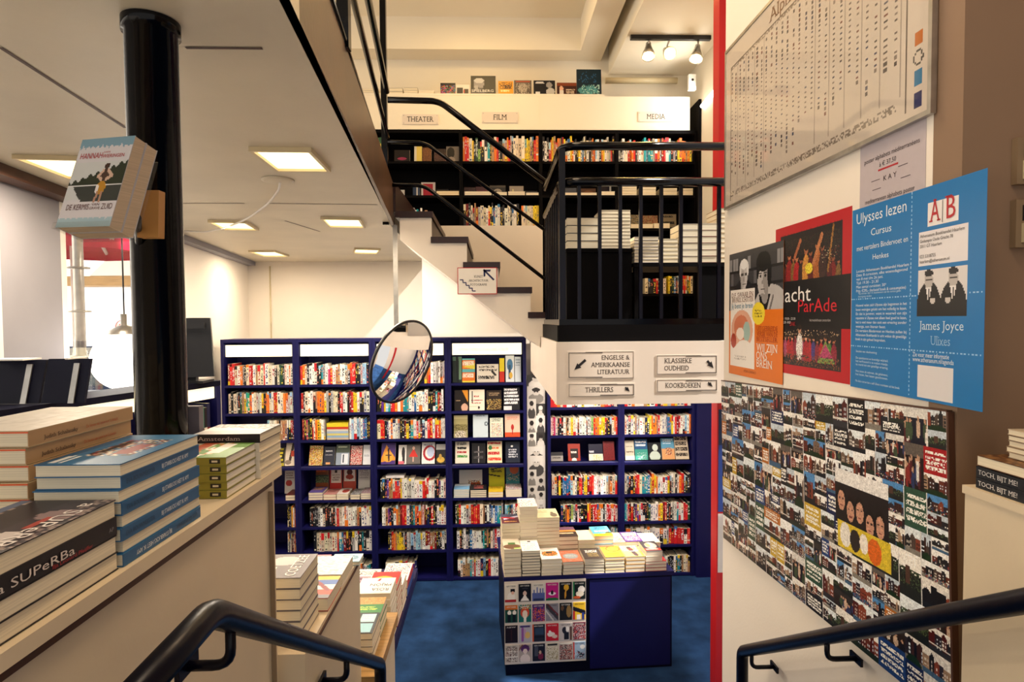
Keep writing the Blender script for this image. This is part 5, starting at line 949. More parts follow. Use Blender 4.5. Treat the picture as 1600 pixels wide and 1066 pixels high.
# ============================================================= mirror
mc = onY(630, 566, 4.12); mn = V((.80, -.52, -.30)).normalized(); t = thing('convex_mirror', 'round convex shop mirror hanging tilted from a perforated pole in front of the bookcases', 'mirror', mc); Rm = .292
m = MB(); cap_h = .055; RR = (Rm ** 2 + cap_h ** 2) / (2 * cap_h); m.lathe(mc, mn, [(Rm * k / 12, math.sqrt(RR ** 2 - (Rm * k / 12) ** 2) - (RR - cap_h)) for k in range(12, -1, -1)], 64); m.build('mirror_glass', 'chrome', t)
m = MB(); m.lathe(mc, mn, [(Rm - .004, .003), (Rm + .010, .006), (Rm + .012, -.004), (Rm + .008, -.016), (Rm - .02, -.02), (0, -.03)], 64); m.build('rim', 'black_plastic', t)
pt = onY(616.5, 352, 4.25); m = MB(); zt_ = CEIL - .002; zb_ = mc.z + .12; m.box(pt.x - .016, pt.x + .016, 4.262, 4.270, zb_, zt_)
for k in range(14): z = zb_ + .06 + k * (zt_ - zb_ - .1) / 13; m.box(pt.x - .006, pt.x + .006, 4.2612, 4.2618, z, z + .018)
m.build('pole', 'steel', t); m = MB(); m.tube([V((pt.x, 4.258, zb_ + .05)), mc - mn * .035], .010, 8); m.build('joint_arm', 'black_plastic', t)

# ============================================================= lamps
def quad_light(NL, NR, FR, label, k):
    z = CEIL - .004; a, b, c_ = (onZ(*p, z) for p in (NL, NR, FR)); u = b - a; v = c_ - b; v = v - u.normalized() * v.dot(u.normalized()); t = thing('ceiling_light', label, 'ceiling light', a + u * .5 + v * .5, 'recessed lights of the deck ceiling'); un, vn = u.normalized(), v.normalized(); fw = .014
    m = MB(); dn = V((0, 0, -.018))
    for o_, p, q in ((a - un * fw - vn * fw, u + un * 2 * fw, vn * fw), (a - un * fw + v, u + un * 2 * fw, vn * fw), (a - un * fw, un * fw, v), (b, un * fw, v)): m.obox(o_ + V((0, 0, .0035)), p, q, dn)
    m.build('frame', 'cream_plastic', t); m = MB(); m.obox(a + V((0, 0, .003)), u, v, (0, 0, -.006)); m.build('diffuser', 'glow_panel', t)
    cpos = a + u * .5 + v * .5; l = area('ceiling_lamp', (cpos.x, cpos.y, z - .03), max(.1, u.length * .9), LAMP, 'ffecd0', sy=max(.1, v.length * .9))
LAMP = 13
for NL, NR, FR, lb in (((396, 232), (482, 233), (505, 263), 'largest square recessed ceiling light, nearest the deck edge'), ((329, 345), (382, 346), (401, 357), 'recessed ceiling light crossed by the white cable'), ((505, 340), (560, 341), (566, 353), 'recessed ceiling light close to the lower end of the deck edge'), ((391, 392), (429, 392), (440, 399), 'small recessed ceiling light furthest back near the street wall'), ((556, 388), (592, 389), (597, 395), 'small recessed ceiling light furthest back above the mirror'), ((28, 244), (118, 246), (128, 275), 'recessed ceiling light near the window, behind the tilted book display')):
    quad_light(NL, NR, FR, lb, 0)
# cable on the deck ceiling
m = MB(); m.tube([onZ(438, 284, CEIL - .008), onZ(436, 296, CEIL - .03), onZ(420, 318, CEIL - .035), onZ(385, 343, CEIL - .04), onZ(350, 357, CEIL - .03), onZ(318, 363, CEIL - .02), onZ(288, 361, CEIL - .012)], .006, 8, bend=.2)
tag(m.build('cable', 'parasol_white', loc=onZ(385, 343, CEIL)), 'loose white cable looping under the deck ceiling past a recessed light', 'cable')
c_ = onZ(434, 281, CEIL - .001); m = MB(); m.lathe(c_, (0, 0, -1), [(.075, 0), (.075, .006), (.06, .010), (0, .011)], 24); tag(m.build('cover_cap', 'ceiling_paint', loc=c_), 'flat round cover cap on the ceiling where the cable starts', 'cover cap')
# thin pipe down the back wall by the corner
x = X_(421, 6.86, 450); m = MB(); m.tube([(x, 6.885, 2.0), (x, 6.885, CEIL - .05)], .008, 8); tag(m.build('wall_pipe', 'cream_plastic', loc=(x, 6.885, 2.0)), 'thin pale pipe running up the back wall above the first bookcase', 'pipe')
# globe lamp
gc = onY(196, 563, 3.32); gr = 46 * 3.32 / FPX; t = thing('globe_lamp', 'big glowing white globe lamp hanging in the shop window behind the pillar', 'lamp', gc)
m = MB(); m.lathe(gc, (0, 0, 1), [(gr * sin(pi * k / 20), -gr * cos(pi * k / 20)) for k in range(0, 19)], 32); m.build('globe', 'glow_globe', t)
m = MB(); m.lathe(gc + V((0, 0, gr * .93)), (0, 0, 1), [(gr * .50, -.012), (gr * .46, .01), (gr * .25, .03), (.018, .04), (.018, .10), (0, .10)], 24); m.build('cap', 'steel', t); m = MB(); m.tube([gc + V((0, 0, gr + .05)), V((gc.x, gc.y, CEIL - .002))], .004, 6); m.build('cord', 'black_plastic', t)
# track light in the dropped ceiling
Y = 5.0; zt_ = zr(2.357); xa, xb = X_(985, Y, 65), X_(1110, Y, 65); t = thing('track_light', 'black ceiling track with three warm spotlights above the MEDIA shelves', 'track light', ((xa + xb) / 2, Y, zt_ - .03))
m = MB(); m.box(xa, xb, Y - .018, Y + .018, zt_ - .034, zt_ - .001); m.build('track', 'black_plastic', t)
for px, py, di in ((1013, 90, (-.12, -.45, -1)), (1047, 84, (.02, -1, -.7)), (1087, 94, (-.25, -.4, -1))):
    p = onY(px, py, Y - .02); d_ = V(di).normalized(); q = p - d_ * .13; m = MB(); m.tube([V((q.x, Y, zt_ - .035)), q], .008, 8); m.lathe(q - d_ * .01, d_, [(0, -.02), (.022, -.018), (.026, .02), (.048, .09), (.055, .13), (.052, .13), (.045, .09)], 20); sh = m.build('spot_head', 'steel', t)
    m = MB(); m.lathe(p - d_ * .03, d_, [(.042, 0), (.046, .018), (.03, .034), (0, .04)], 20); m.build('bulb', 'glow_warm', sh)
    spot('spot_lamp', p + d_ * .05, p + d_ * 2, 3.5, 'ffc868', 95, .8, .04)
# rolled blind, alarm box, tube lamp on the mezzanine wall
m = MB(); a, b = onY(946, 126, 5.72), onY(1058, 126, 5.72); m.tube([a, b], .028, 14); tag(m.build('rolled_blind', 'cream_plastic', loc=(a + b) / 2), 'cream roller tube on the wall above the MEDIA sign', 'roller blind')
a = onY(1074, 143, 5.44); t = thing('wall_box', 'small white alarm box with a dark dot at the top of the black end panel', 'box', a); m = MB(); m.box(a.x, a.x + .065, 5.40, 5.435, a.z, a.z + .14); m.build('housing', 'parasol_white', t); m = MB(); m.lathe((a.x + .035, 5.3995, a.z + .09), (0, -1, 0), [(.012, 0), (.010, .004), (0, .005)], 14); m.build('lens', 'black_plastic', t)
a, b = onX(1097, 166, 1.905), onX(1121, 138, 1.905); m = MB(); m.tube([a, b], .018, 10); tag(m.build('tube_lamp', 'glow_tube', loc=(a + b) / 2), 'bright fluorescent tube on the side wall behind the red post', 'lamp')
area('tube_light', ((a + b) / 2 - V((.05, 0, .03))), .4, 6, 'fffaf0', rot=(0, 90, 0))

# ============================================================= window side
# long low bookcase under the window with its lit top
A_, B_ = V((-1.855, 2.24, 0)), V((-1.52, 3.36, 0)); ud = (B_ - A_).normalized(); nd = V((-ud.y, ud.x, 0)); Ln = (B_ - A_).length; ZT = zr(-.325)
def lp(a, b, z): p = A_ + ud * a + nd * b; return V((p.x, p.y, z))
t = thing('low_bookcase', 'low navy bookcase under the shop window with a glowing strip below its top', 'bookcase', lp(Ln / 2, .1, 0))
m = MB(); m.obox(lp(-.5, 0, ZT - .03), ud * (Ln + .5), nd * .24, (0, 0, .03)); m.build('top_panel', 'navy_dark', t)
m = MB(); m.obox(lp(Ln - .03, .001, .004), ud * .03, nd * .238, (0, 0, ZT - .035)); m.build('side_panel', 'navy', t); m = MB(); m.obox(lp(-.5, .22, .004), ud * (Ln + .468), nd * .018, (0, 0, ZT - .035)); m.build('back_panel', 'navy', t)
m = MB(); m.obox(lp(-.5, .012, ZT - .095), ud * (Ln + .465), nd * .03, (0, 0, .062)); m.build('light_box', 'glow_strip', t)
for z in (ZT - .32, ZT - .58, ZT - .84): m = MB(); m.obox(lp(-.5, .004, z - .02), ud * (Ln + .465), nd * .21, (0, 0, .02)); m.build('shelf', 'navy', t)
r = random.Random(3); x = Ln - .28
for i, c_ in enumerate('kkrdrrwekn'):
    w_ = .022; m = MB(); h_ = r.uniform(.17, .2); o = lp(x, .02, ZT - .3195); m.obox(o, ud * (w_ - .001), nd * .14, (0, 0, h_), jit(c_, r), cols={'+c': PAGE}); cv = Cv(4, 14, jit(c_, r), i); cv.words(.2, .15, .8, .8, 1, 'efe6d4', .5)
    m.obox(o + V((0, 0, .05)) - nd * .0005, ud * (w_ - .001), nd * .0004, (0, 0, .02), 'e9e2d4' if c_ in 'kd' else '7a2020'); tag(m.build('low_shelf_book', 'paper', loc=o), '%s %s book spine from the far end of the lit low bookcase' % (ordw(10 - i), NAMES[c_]), 'book', 'books at the end of the low bookcase'); x += w_
# back of a monitor
t = thing('monitor', 'black flat monitor seen from behind on the low bookcase', 'monitor', lp(Ln - .16, .12, ZT)); mq = [onY(277, 497, 3.22), onY(328, 496, 3.26), onY(341, 588, 3.24)]
u = (mq[1] - mq[0]); u.z = 0; v = mq[2] - mq[1]; v = V((.02, -.01, v.z)); o = mq[0]; m = MB(); m.obox(o, u, v, u.cross(v).normalized() * .03); m.obox(o + u * .14 + v * .08 - V((0, .032, 0)), u * .75, v * .10, (0, .003, 0)); m.build('housing', 'black_plastic', t)
bs = o + u * .2 + v; m = MB(); m.box(bs.x - .03, bs.x + .03, bs.y + .02, bs.y + .05, ZT + .013, bs.z + .1); m.box(bs.x - .09, bs.x + .09, bs.y - .03, bs.y + .10, ZT + .001, ZT + .013); m.build('stand', 'black_plastic', t); m = MB(); m.box(bs.x - .05, bs.x - .01, bs.y - .02, bs.y - .002, bs.z + .08, bs.z + .11); m.build('socket_plate', 'parasol_white', t)
# tilted display panels in the window
for i, (xa, xb, bx) in enumerate(((0, 62, 33), (64, 133, 108))):
    p0, p1, p2 = onY(xa - (60 if i == 0 else 0), 633, 2.44), onY(xb, 633 - (3 if i else 0), 2.44), onY(xb, 566 - (4 if i else 0), 2.44)
    t = thing('display_board', ['dark blue display board in the window at the picture edge, on a metal bracket', 'dark blue display board in the window beside the globe lamp, on a metal bracket'][i], 'display board', (p0 + p1) / 2); m = MB(); hz = p2.z - p1.z; m.obox((p0.x, 2.44, ZT + .003), (p1.x - p0.x - .004, 0, 0), (0, .012, 0), (-.03 * 0, .05, hz)); m.build('backing', 'navy_dark', t)
    x = X_(bx, 2.43, 600); m = MB(); m.obox((x - .011, 2.432, ZT + .003), (.022, 0, 0), (0, .006, 0), (0, .05 * .9, hz * .9)); m.build('bracket', 'steel', t); m = MB(); m.obox((p0.x + .1, 2.44, ZT + .003 + hz), (p1.x - p0.x - .16, 0, 0), (0, .10, .0), (0, .0, .006)); m.build('top_ledge', 'parasol_white', t)
# ============================================================= acrylic book holder on the pillar
from mathutils import Euler
sc_ = .88; Rb = Euler((-.3019, .0263, -.307)).to_matrix(); bo = EYE + (V((-.94233, 1.32441, 2.66625)) - EYE) * sc_; bu, bw, bv = (Rb @ V(q) for q in ((1, 0, 0), (0, 1, 0), (0, 0, 1)))
bW, bT, bH = .15 * sc_, .06 * sc_, .215 * sc_
def bp(a, b, c): return bo + bu * (a * bW) + bw * (b * bT) + bv * (c * bH)
cv = Cv(54, 80, 'd9d3d4', 31); ragged = .10 + .03 * np.sin(np.arange(54) * 1.3) * cv.r.rand(54); cv.put(cv.Y < ragged[None, :], '7fa3b4'); cv.put(cv.Y > .90 + .02 * np.sin(np.arange(54) * 1.1)[None, :] * cv.r.rand(54)[None, :], 'a9c0c6')
cv.rect(0, .27, 1, .70, 'd3d3cf'); hill = .50 - .22 * np.clip(cv.X[0] * 1.1 - .1, 0, 1) + .02 * np.sin(np.arange(54) * .9)
cv.put((cv.Y > hill[None, :]) & (cv.Y < .545), '2d3424'); cv.put((cv.Y >= .55) & (cv.Y < 1.09 - hill[None, :] * .95 + .06) & (cv.Y < .74) & (cv.X > .1 + (cv.Y - .55) * 1.2), '3a3d38'); cv.rect(0, .543, 1, .55, 'e6e3df')
cv.rect(0, .72, 1, .9, 'dcd4d4'); cv.ell(.64, .33, .05, .035, '3a221c'); cv.ell(.64, .43, .075, .075, '4a342a'); cv.line(.60, .38, .52, .44, .02, 'd9b49c'); cv.line(.52, .44, .60, .49, .02, 'd9b49c'); cv.line(.68, .38, .78, .44, .02, 'd9b49c'); cv.line(.78, .44, .69, .48, .02, 'd9b49c'); cv.ell(.63, .57, .085, .075, 'c48a22'); cv.ell(.56, .585, .03, .05, 'efe6e0'); cv.line(.60, .63, .57, .72, .02, 'b98a72'); cv.line(.67, .63, .66, .72, .02, 'b98a72')
for k in range(2):
    t = thing('paperback', ['paperback with a woman by a lake on its cover, facing out from the pillar holder', 'second paperback standing behind the lake-cover one in the pillar holder'][k], 'book', bp(.5, k * .52, 0), 'paperbacks in the pillar holder'); o = bp(0, .505 * k, 0); tt = .49 * bT; c_ = .0013
    m = MB(); m.obox(o + bw * c_, bu * .0014, bw * (tt - 2 * c_), bv * bH, 'c9c4c6'); m.obox(o, bu * bW, bw * c_, bv * bH, 'c9c4c6', skip=('-b',) if k == 0 else ()); m.obox(o + bw * (tt - c_), bu * bW, bw * c_, bv * bH, 'c9c4c6')
    if k == 0:
        m.raster(cv.a, o, bu * bW, bv * bH); q = lambda a, c: o + bu * (a * bW) + bv * (c * bH)
        for s_, a, c, sz, f_, cl in (('HANNAH', .07, .765, .018, .42, 'b3161f'), ('VAN', .50, .82, .006, .12, 'b3161f'), ('WIERINGEN', .50, .765, .011, .40, 'b3161f'), ('DE KERMIS', .10, .185, .017, .42, '5a2a22'), ('VAN', .56, .225, .008, .14, '5a2a22'), ('GRAVE', .54, .185, .008, .19, '5a2a22'), ('ZUID', .75, .185, .017, .2, '5a2a22')): m.text(s_, q(a, c), bu, bv, sz, cl, fit=bW * f_, lift=.0006)
    m.build('cover', 'gloss_print', t); m = MB(); m.obox(o + bu * .0016 + bv * .001 + bw * (c_ + .0001), bu * (bW - .0022), bw * (tt - 2 * c_ - .0002), bv * (bH - .002), 'd9c2a4'); m.build('page_block', 'pages', t)
t = thing('display_holder', 'clear acrylic holder fixed to the black pillar, carrying tilted paperbacks', 'holder', bp(.5, 1.2, -.02)); m = MB()
m.obox(bp(-.02, -.06, -.012), bu * (bW * 1.04), bw * (bT * 1.16), bv * -.002); m.obox(bp(-.02, -.10, -.02), bu * (bW * 1.04), bw * .002, bv * .012); m.build('tray', 'acrylic', t)
m = MB(); m.obox(bp(-.02, 1.06, -.02), bu * (bW * 1.04), bw * .003, bv * (bH * .9)); m.build('back_plate', 'acrylic', t)
a_, b_ = bp(.9, 1.13, .25), V((PIL.x - .01, PIL.y - .055, bp(.9, 1.1, .25).z - .03)); m = MB(); m.tube([a_, b_], .007, 8); m.build('arm', 'black_plastic', t)
o = onY(216, 372, 1.27); m = MB(); q = [onY(214, 371, 1.26), onY(247, 371, 1.26), onY(247, 371, 1.29), onY(214, 371, 1.29)]
m.obox(q[0], q[1] - q[0], V((.0, .024, 0)), V((-.004, .015, .10)), 'c08a4a', cols={'+c': PAGE}); 
tag(m.build('paperback', 'paper', loc=q[0]), 'small tan paperback in the lower pocket against the pillar', 'book')

# ============================================================= books facing out
GFN = 'books facing out in the navy bookcases'; GFU = 'books facing out in the black upper bookcases'; GFL = 'books facing out along the fascia ledge'
def clamp(x0, x1, lo, hi, gap):
    for a_, b_ in zip(lo, hi):
        if a_ < (x0 + x1) / 2 < b_: return max(x0, a_ + gap), min(x1, b_ - gap)
    return x0, x1
def facing(px0, px1, py0, py1, y, zs, lean, img, label, group, t=.018):
    ym = (py0 + py1) / 2; x0, x1 = X_(px0, y, ym), X_(px1, y, ym)
    if group is GFN: x0, x1 = clamp(x0, x1, [BX[k][0] for k in 'ABCDEF'], [BX[k][1] for k in 'ABCDEF'], .0325)
    if group is GFU: x0, x1 = clamp(x0, x1, UX[:-1], UX[1:], .018)
    h = (Z_(px0, py0, y) - Z_(px0, py1, y)) / cos(radians(lean)) * (1 + .0); s_, c_ = sin(radians(lean)), cos(radians(lean)); u, v, n = V((x1 - x0, 0, 0)), V((0, s_, c_)), V((0, c_, -s_)); o = V((x0, y, zs + .001 + t * s_))
    m = MB(); base = img[2, 1]; m.obox(o, u, n * t, v * h, tuple(base), skip=('-b',), cols={'+c': PAGE, '+a': PAGE}); m.raster(img, o, u, v * h); ob = m.build('facing_book', 'gloss_print', loc=o + u * .5); tag(ob, label, 'book', group); return ob
W1, W2 = lambda c='efe6da', y0=.1, y1=.35, n=2: T_(y0, y1, n, c), None
R4N, R5N = "on the second bay's slanted shelf", ''
def fo(bay, r, lst, lean, dy=.0, zs=None):
    for (p0, p1, q0, q1, base, ops, ds) in lst:
        zz = (SZ[r] if bay in 'ABCD' else SE[r]) + (.012 if lean > 15 else 0); facing(p0, p1, q0, q1, YC + .02 + dy, zz, lean, art(base, *ops, seed=int(p0)), ds + ', ' + BN[bay], GFN)
SP_ = lambda x0, y0, x1, y1, cols, d=.6: ('speck', x0, y0, x1, y1, cols, d)
fo('A', 3, [(423, 443, 703, 730, '1c1a14', [T_(.05, .8, 4, 'd9c92a', .1, .95, .9), ('rect', 0, .85, 1, 1, 'b8a82a')], 'black book with fat yellow lettering'), (444.5, 462, 696, 730, 'e3d5c2', [('line', .7, .1, .45, .8, .12, '3a2a24'), ('rect', .55, .35, .9, .6, 'c2452c'), ('ell', .3, .85, .3, .1, '8a7a68')], 'cream book with a dark red-brown drawing')], 18)
fo('B', 3, [(482, 503, 701, 730, 'd9b43a', [SP_(0, 0, 1, 1, ['b8372c', '3f7a3a', 'e6c04a', '8a2a22', 'e9dcb8'], .85)], 'book with a red, green and yellow mask cover'), (505, 522, 703, 730, '2b2f3d', [T_(.2, .32, 1, 'd9d9dc'), T_(.42, .48, 1, '9a9aa4'), ('rect', .2, .85, .6, .95, 'd9a06a')], 'slate book with small white lettering'), (524, 545, 700, 730, '4a5548', [T_(.08, .2, 1, 'b9c2a8'), ('rect', 0, .4, 1, 1, '8a97a8'), ('rect', .4, .45, .9, .95, 'dfe3ea'), ('rect', .5, .5, .6, .9, '39424e')], 'green-grey book with a pale window photograph'), (547, 565, 702, 730, 'd8cfc8', [SP_(0, 0, 1, 1, ['b8302e', 'd9706a', '2a2022', 'e9dcd2'], .9)], 'book with red and pink blotches'), (566.5, 580, 701, 730, 'd9dbe0', [T_(.5, .65, 1, 'b0b4bc')], 'pale grey book with hardly any lettering')], 18)
fo('C', 3, [(595, 617, 697.5, 729, '4a2f7a', [('tri', ((.35, .1), (1.1, .8), (-.1, .9)), 'e0902c'), ('ell', .5, .65, .35, .25, 'e9a63a'), ('line', .5, .3, .55, .8, .06, '3a1f2a'), ('rect', .3, .55, .75, .6, '3a1f2a')], 'purple book with an orange flame figure'), (622, 634.5, 701, 729, 'e2ddd8', [('ell', .6, .4, .2, .3, '26242a'), ('rect', .5, .5, .8, .95, '2a282c'), ('rect', 0, .85, .7, 1, 'd96a7a')], 'white book with a black walking figure'), (635, 656, 700, 729, '6a6460', [('tri', ((.5, .2), (.85, .65), (.15, .65)), 'c8322c'), ('ell', .5, .2, .1, .08, 'd9b09a'), ('rect', 0, 0, 1, .06, '3a3430'), ('rect', .45, .65, .55, .9, 'c9a898')], 'grey book with a red-dressed figure'), (658.5, 679, 697.5, 729, 'e6e4e2', [('ring', .6, .5, .5, .36, .3, 'a8222c'), ('ell', .68, .45, .28, .24, 'b9c4e0'), T_(.1, .2, 1, '8a8a98')], 'white book with a red crescent'), (681, 696.5, 700.5, 729, '2c2a2c', [('rect', 0, 0, 1, .3, 'dcd9d6'), ('ell', .5, .8, .4, .15, 'd9b04a'), ('ell', .45, .65, .15, .15, 'c09a4a')], 'dark book with a white head strip and yellow shape')], 18)
fo('D', 0, [(707, 721, 556, 596, '1f2f2a', [('rect', 0, 0, 1, .15, '5a7a6a'), ('line', .5, .1, .6, .9, .15, '11181a'), ('rect', .7, .1, 1, .9, '6a8a70')], 'dark green book'), (722, 742, 559, 596, 'e0762c', [('tri', ((0, .35), (1, .2), (1, .45)), 'e6d44a'), ('rect', 0, .45, 1, .58, '5fb0b4'), ('words', .05, .12, .95, .38, 1, 'f0e6d2', .8), ('words', .05, .62, .95, .9, 1, 'f0e6d2', .8), ('rect', 0, .0, 1, .07, '5fb0b4'), ('rect', 0, .93, 1, 1, 'e6d44a')], 'orange and teal book with slanted white lettering'), (745, 779, 568, 596, 'e6ded0', [('words', .1, .1, .95, .45, 2, '4a4440', .6), ('words', .08, .65, .95, .92, 1, '2a2826', .75), ('line', .7, .4, .85, .6, .05, '2a2826')], 'wide white book with scratchy black lettering'), (780.5, 788, 558, 595, 'e6cf2e', [('rect', 0, .55, 1, 1, 'c8372a')], 'narrow yellow and red book'), (790, 803.5, 554, 595, 'dfe4e6', [('ell', .5, .35, .35, .22, '4a7aa0'), ('rect', .35, .35, .6, .9, '35506a'), ('ell', .6, .75, .2, .12, 'd9b04a')], 'white book with a blue bird-like figure'), (804.5, 814, 556, 595, 'd3dbe2', [T_(.1, .4, 3, '8a9aa8')], 'pale blue-grey book at the right upright')], 7, .02)
fo('D', 1, [(710, 731, 606, 637.5, '1c1513', [('tri', ((.55, 0), (1, 0), (1, .6)), 'd9902c'), ('ell', .75, .85, .25, .2, 'cfa58c'), T_(.5, .56, 1, 'a88a6a', .1, .5)], 'black book with an orange corner and pale profile'), (733, 757, 605.5, 637.5, 'e9dfcc', [T_(.30, .40, 1, 'b03a3a', .3, .7), T_(.48, .58, 1, 'b03a3a'), T_(.62, .70, 1, 'b03a3a'), ('line', .2, .1, .2, .6, .03, '2a2626'), ('ell', .62, .86, .07, .07, '3a2c24'), ('rect', 0, .8, .5, .83, 'b9c49a')], 'cream book with red lettering and a tiny bird'), (760, 783.5, 607, 637.5, '2b2019', [T_(.12, .3, 2, '8a7458'), SP_(0, .45, 1, .95, ['c9a04a', '2b2019', '2b2019', '6a4a2c', 'e0c87a'], .6)], 'dark brown book with yellow lights'), (787, 812, 603, 637.5, '211f24', [('words', .04, .04, .96, .78, 5, 'e9e6e6', .85), ('rect', 0, .82, .5, 1, 'd9d6d8')], 'black book packed with big white lettering')], 8)
fo('D', 2, [(709, 730.5, 647.5, 681.5, 'a59a6a', [('rect', 0, 0, 1, .15, 'c9bd8a'), SP_(0, .4, 1, .7, ['6a6238', '8a8050', '544a2c'], .8), SP_(.1, .7, .9, 1, ['efe6da', 'c9b89a', '3a3228'], .8)], 'olive photograph book with pale figures'), (739, 762.5, 647, 681.5, 'c9d6dc', [T_(.03, .1, 1, '7a8a94'), ('ring', .88, .4, .12, .1, .5, '5a6670')], 'pale blue book with a small grey ring'), (765.5, 786, 652, 681.5, 'dfe0cc', [T_(.05, .2, 2, '4a5a3a'), SP_(.1, .3, .95, .95, ['7fa06a', 'd9a07a', '9ab0c4', 'dfe0cc', 'c9705a'], .6)], 'white book with a green leafy pattern'), (789, 812.5, 646.5, 681.5, 'e6c0a8', [T_(.12, .28, 2, 'd99a82'), ('rect', 0, .8, 1, 1, 'd9502a'), ('ell', .5, .58, .1, .13, 'b8302a'), ('line', .5, .6, .5, .85, .05, 'a82a24')], 'peach book with a red seated figure')], 8)
fo('D', 3, [(711, 733, 694.5, 726.5, 'e2dac8', [T_(.05, .18, 2, '3a3430'), ('words', .15, .25, .9, .42, 1, '1f1c1c', .85), ('words', .15, .44, .9, .58, 1, 'a8282c', .85), ('words', .15, .62, .9, .8, 1, '3f8a3a', .9)], 'cream book with black, red and green lettering'), (737, 758.5, 697, 726.5, '151418', [('line', .5, .2, .5, .95, .04, 'a8a4a4'), T_(.4, .55, 1, '5a5658'), T_(.65, .85, 1, '4a4648')], 'black book with a thin grey tower'), (761.5, 784.5, 694.5, 726.5, 'e9d9b4', [('words', .05, .04, .95, .2, 1, 'c8322a', .9), ('words', .05, .26, .95, .42, 1, 'd9602a', .8), ('words', .05, .5, .95, .68, 1, 'b8282a', .9), ('words', .05, .76, .95, .95, 1, 'd0402a', .9), ('ell', .2, .3, .12, .1, '3f7a4a')], 'cream book stacked with red block lettering'), (790, 812.5, 695.5, 726.5, '1b2232', [('ell', .45, .22, .07, .05, 'e6e4e0'), ('words', .2, .36, .85, .8, 4, 'c9ccd2', .7)], 'midnight-blue book with centred white lettering')], 16)
z5 = SZ[4]
fo('B', 4, [(493, 513, 739, 778, '8a4a2a', [('words', .05, .08, .95, .22, 1, 'd9602a', .9), ('rect', 0, .3, 1, .6, '3a4a3c'), SP_(0, .35, 1, .6, ['6a7a4a', '2a3a34', '8a9a6a'], .7)], 'dark landscape book under an orange title'), (515, 534, 740, 778, 'b8302a', [('rect', .1, .05, .92, .6, 'e6ded2'), ('rect', .4, .08, .6, .2, '2a2626'), T_(.26, .55, 3, 'a89a90', .2, .85)], 'red-bordered book with a white label'), (536, 556, 739, 778, 'b0483a', [('rect', .06, .03, .94, .55, 'e9e2da'), ('ell', .5, .2, .22, .13, '5a2a24'), ('ell', .5, .38, .3, .1, 'b0483a')], 'red-framed book with a brown round emblem'), (559.5, 578, 737, 778, 'e3dfdc', [T_(.08, .5, 5, 'a8a2a4', .1, .95, .5)], 'white book with faint grey lettering')], 6, .215)
fo('A', 4, [(444.5, 461, 739, 779, 'e2dcd6', [T_(.2, .45, 3, 'a08a8a'), ('ell', .4, .6, .3, .12, 'b0302c')], 'white book with a red arc'), (462, 469, 745, 779, '4a2a5a', [('ell', .5, .35, .4, .12, 'b9a0a8')], 'purple book')], 6, .215)
fo('D', 4, [(717.5, 753.5, 738.5, 770, 'dfdcd8', [('rect', .5, .6, .95, 1, 'b8452c'), SP_(.4, .5, .9, 1, ['3a3a3a', 'd9902c', '5a2a24'], .6)], 'wide white book with a row of coloured spines'), (764, 788.5, 735, 779, 'd2d22c', [('line', .0, .12, .6, .2, .02, '2a2a1e'), ('line', .1, .28, .9, .2, .02, '2a2a1e'), ('line', .0, .45, .7, .52, .02, '2a2a1e'), T_(.3, .42, 1, '6a6a1e')], 'acid-yellow book crossed by black branches'), (791, 812, 735, 779, '5f93a8', [('ell', .6, .25, .35, .2, 'd9704a'), ('rect', 0, .5, 1, .75, '3a8a94'), SP_(0, .45, 1, .7, ['e6c49a', '3a8a94', '2a6a80'], .5)], 'book with an orange figure on teal')], 6, .215)
fo('E', 2, [(861, 880, 710, 723, '2c2a2c', [('rect', 0, .4, 1, 1, '8f8a84'), T_(.55, .8, 1, '4a4644')], 'low grey book with a black head strip'), (888, 907, 698, 723, '9a2f1c', [('rect', .2, .3, .85, .85, '251a18'), T_(.45, .62, 1, 'd9cfc4', .25, .8), ('ell', .5, .95, .2, .12, 'e6ddd2')], 'rust-red book with a black panel'), (920.5, 942.5, 699, 723, '18182e', [T_(.4, .55, 2, 'd9d9e0', .05, .4), ('rect', 0, .6, 1, 1, 'ddd6c2'), SP_(.3, .65, .95, 1, ['d9b84a', 'efe6c9', '9aa08a'], .6)], 'navy book with a pale yellow lower half'), (943.5, 961, 695, 723, '6a1518', [SP_(0, .1, 1, .9, ['4a1012', '7f1c1c', '6a1518'], .7)], 'deep red book')], 18)
fo('F', 2, [(977.5, 992, 693.5, 722, 'd9cfb8', [T_(.55, .68, 1, '6a5a4a'), T_(.3, .36, 1, '9a8c78')], 'cream book with one line of script'), (993, 1013, 692, 722, '2c5a86', [('words', .08, .08, .95, .4, 2, 'e6ecee', .8), ('rect', 0, .5, 1, 1, '3f9a8a'), SP_(.2, .65, .9, 1, ['b9dcd0', '3f9a8a'], .6)], 'blue and green book with white script lettering'), (1014, 1034, 697, 722, '1d2126', [('ell', .55, .3, .22, .2, 'c9d6cc'), ('ell', .5, .8, .42, .3, 'c3d2c6')], 'dark book with a white bust silhouette'), (1035, 1055, 691, 722, '5a96b4', [T_(.05, .3, 3, 'cfe2ec'), ('rect', 0, .5, 1, 1, 'd9a06a'), SP_(.3, .45, .8, .8, ['b8502c', '2a2a3a', 'e6c49a'], .7)], 'sky-blue book with an orange beach scene'), (1056, 1077, 687, 722, 'cfc0a6', [('words', .02, .05, .98, .95, 4, '3a302a', .8)], 'tan book in bands of black lettering')], 18)
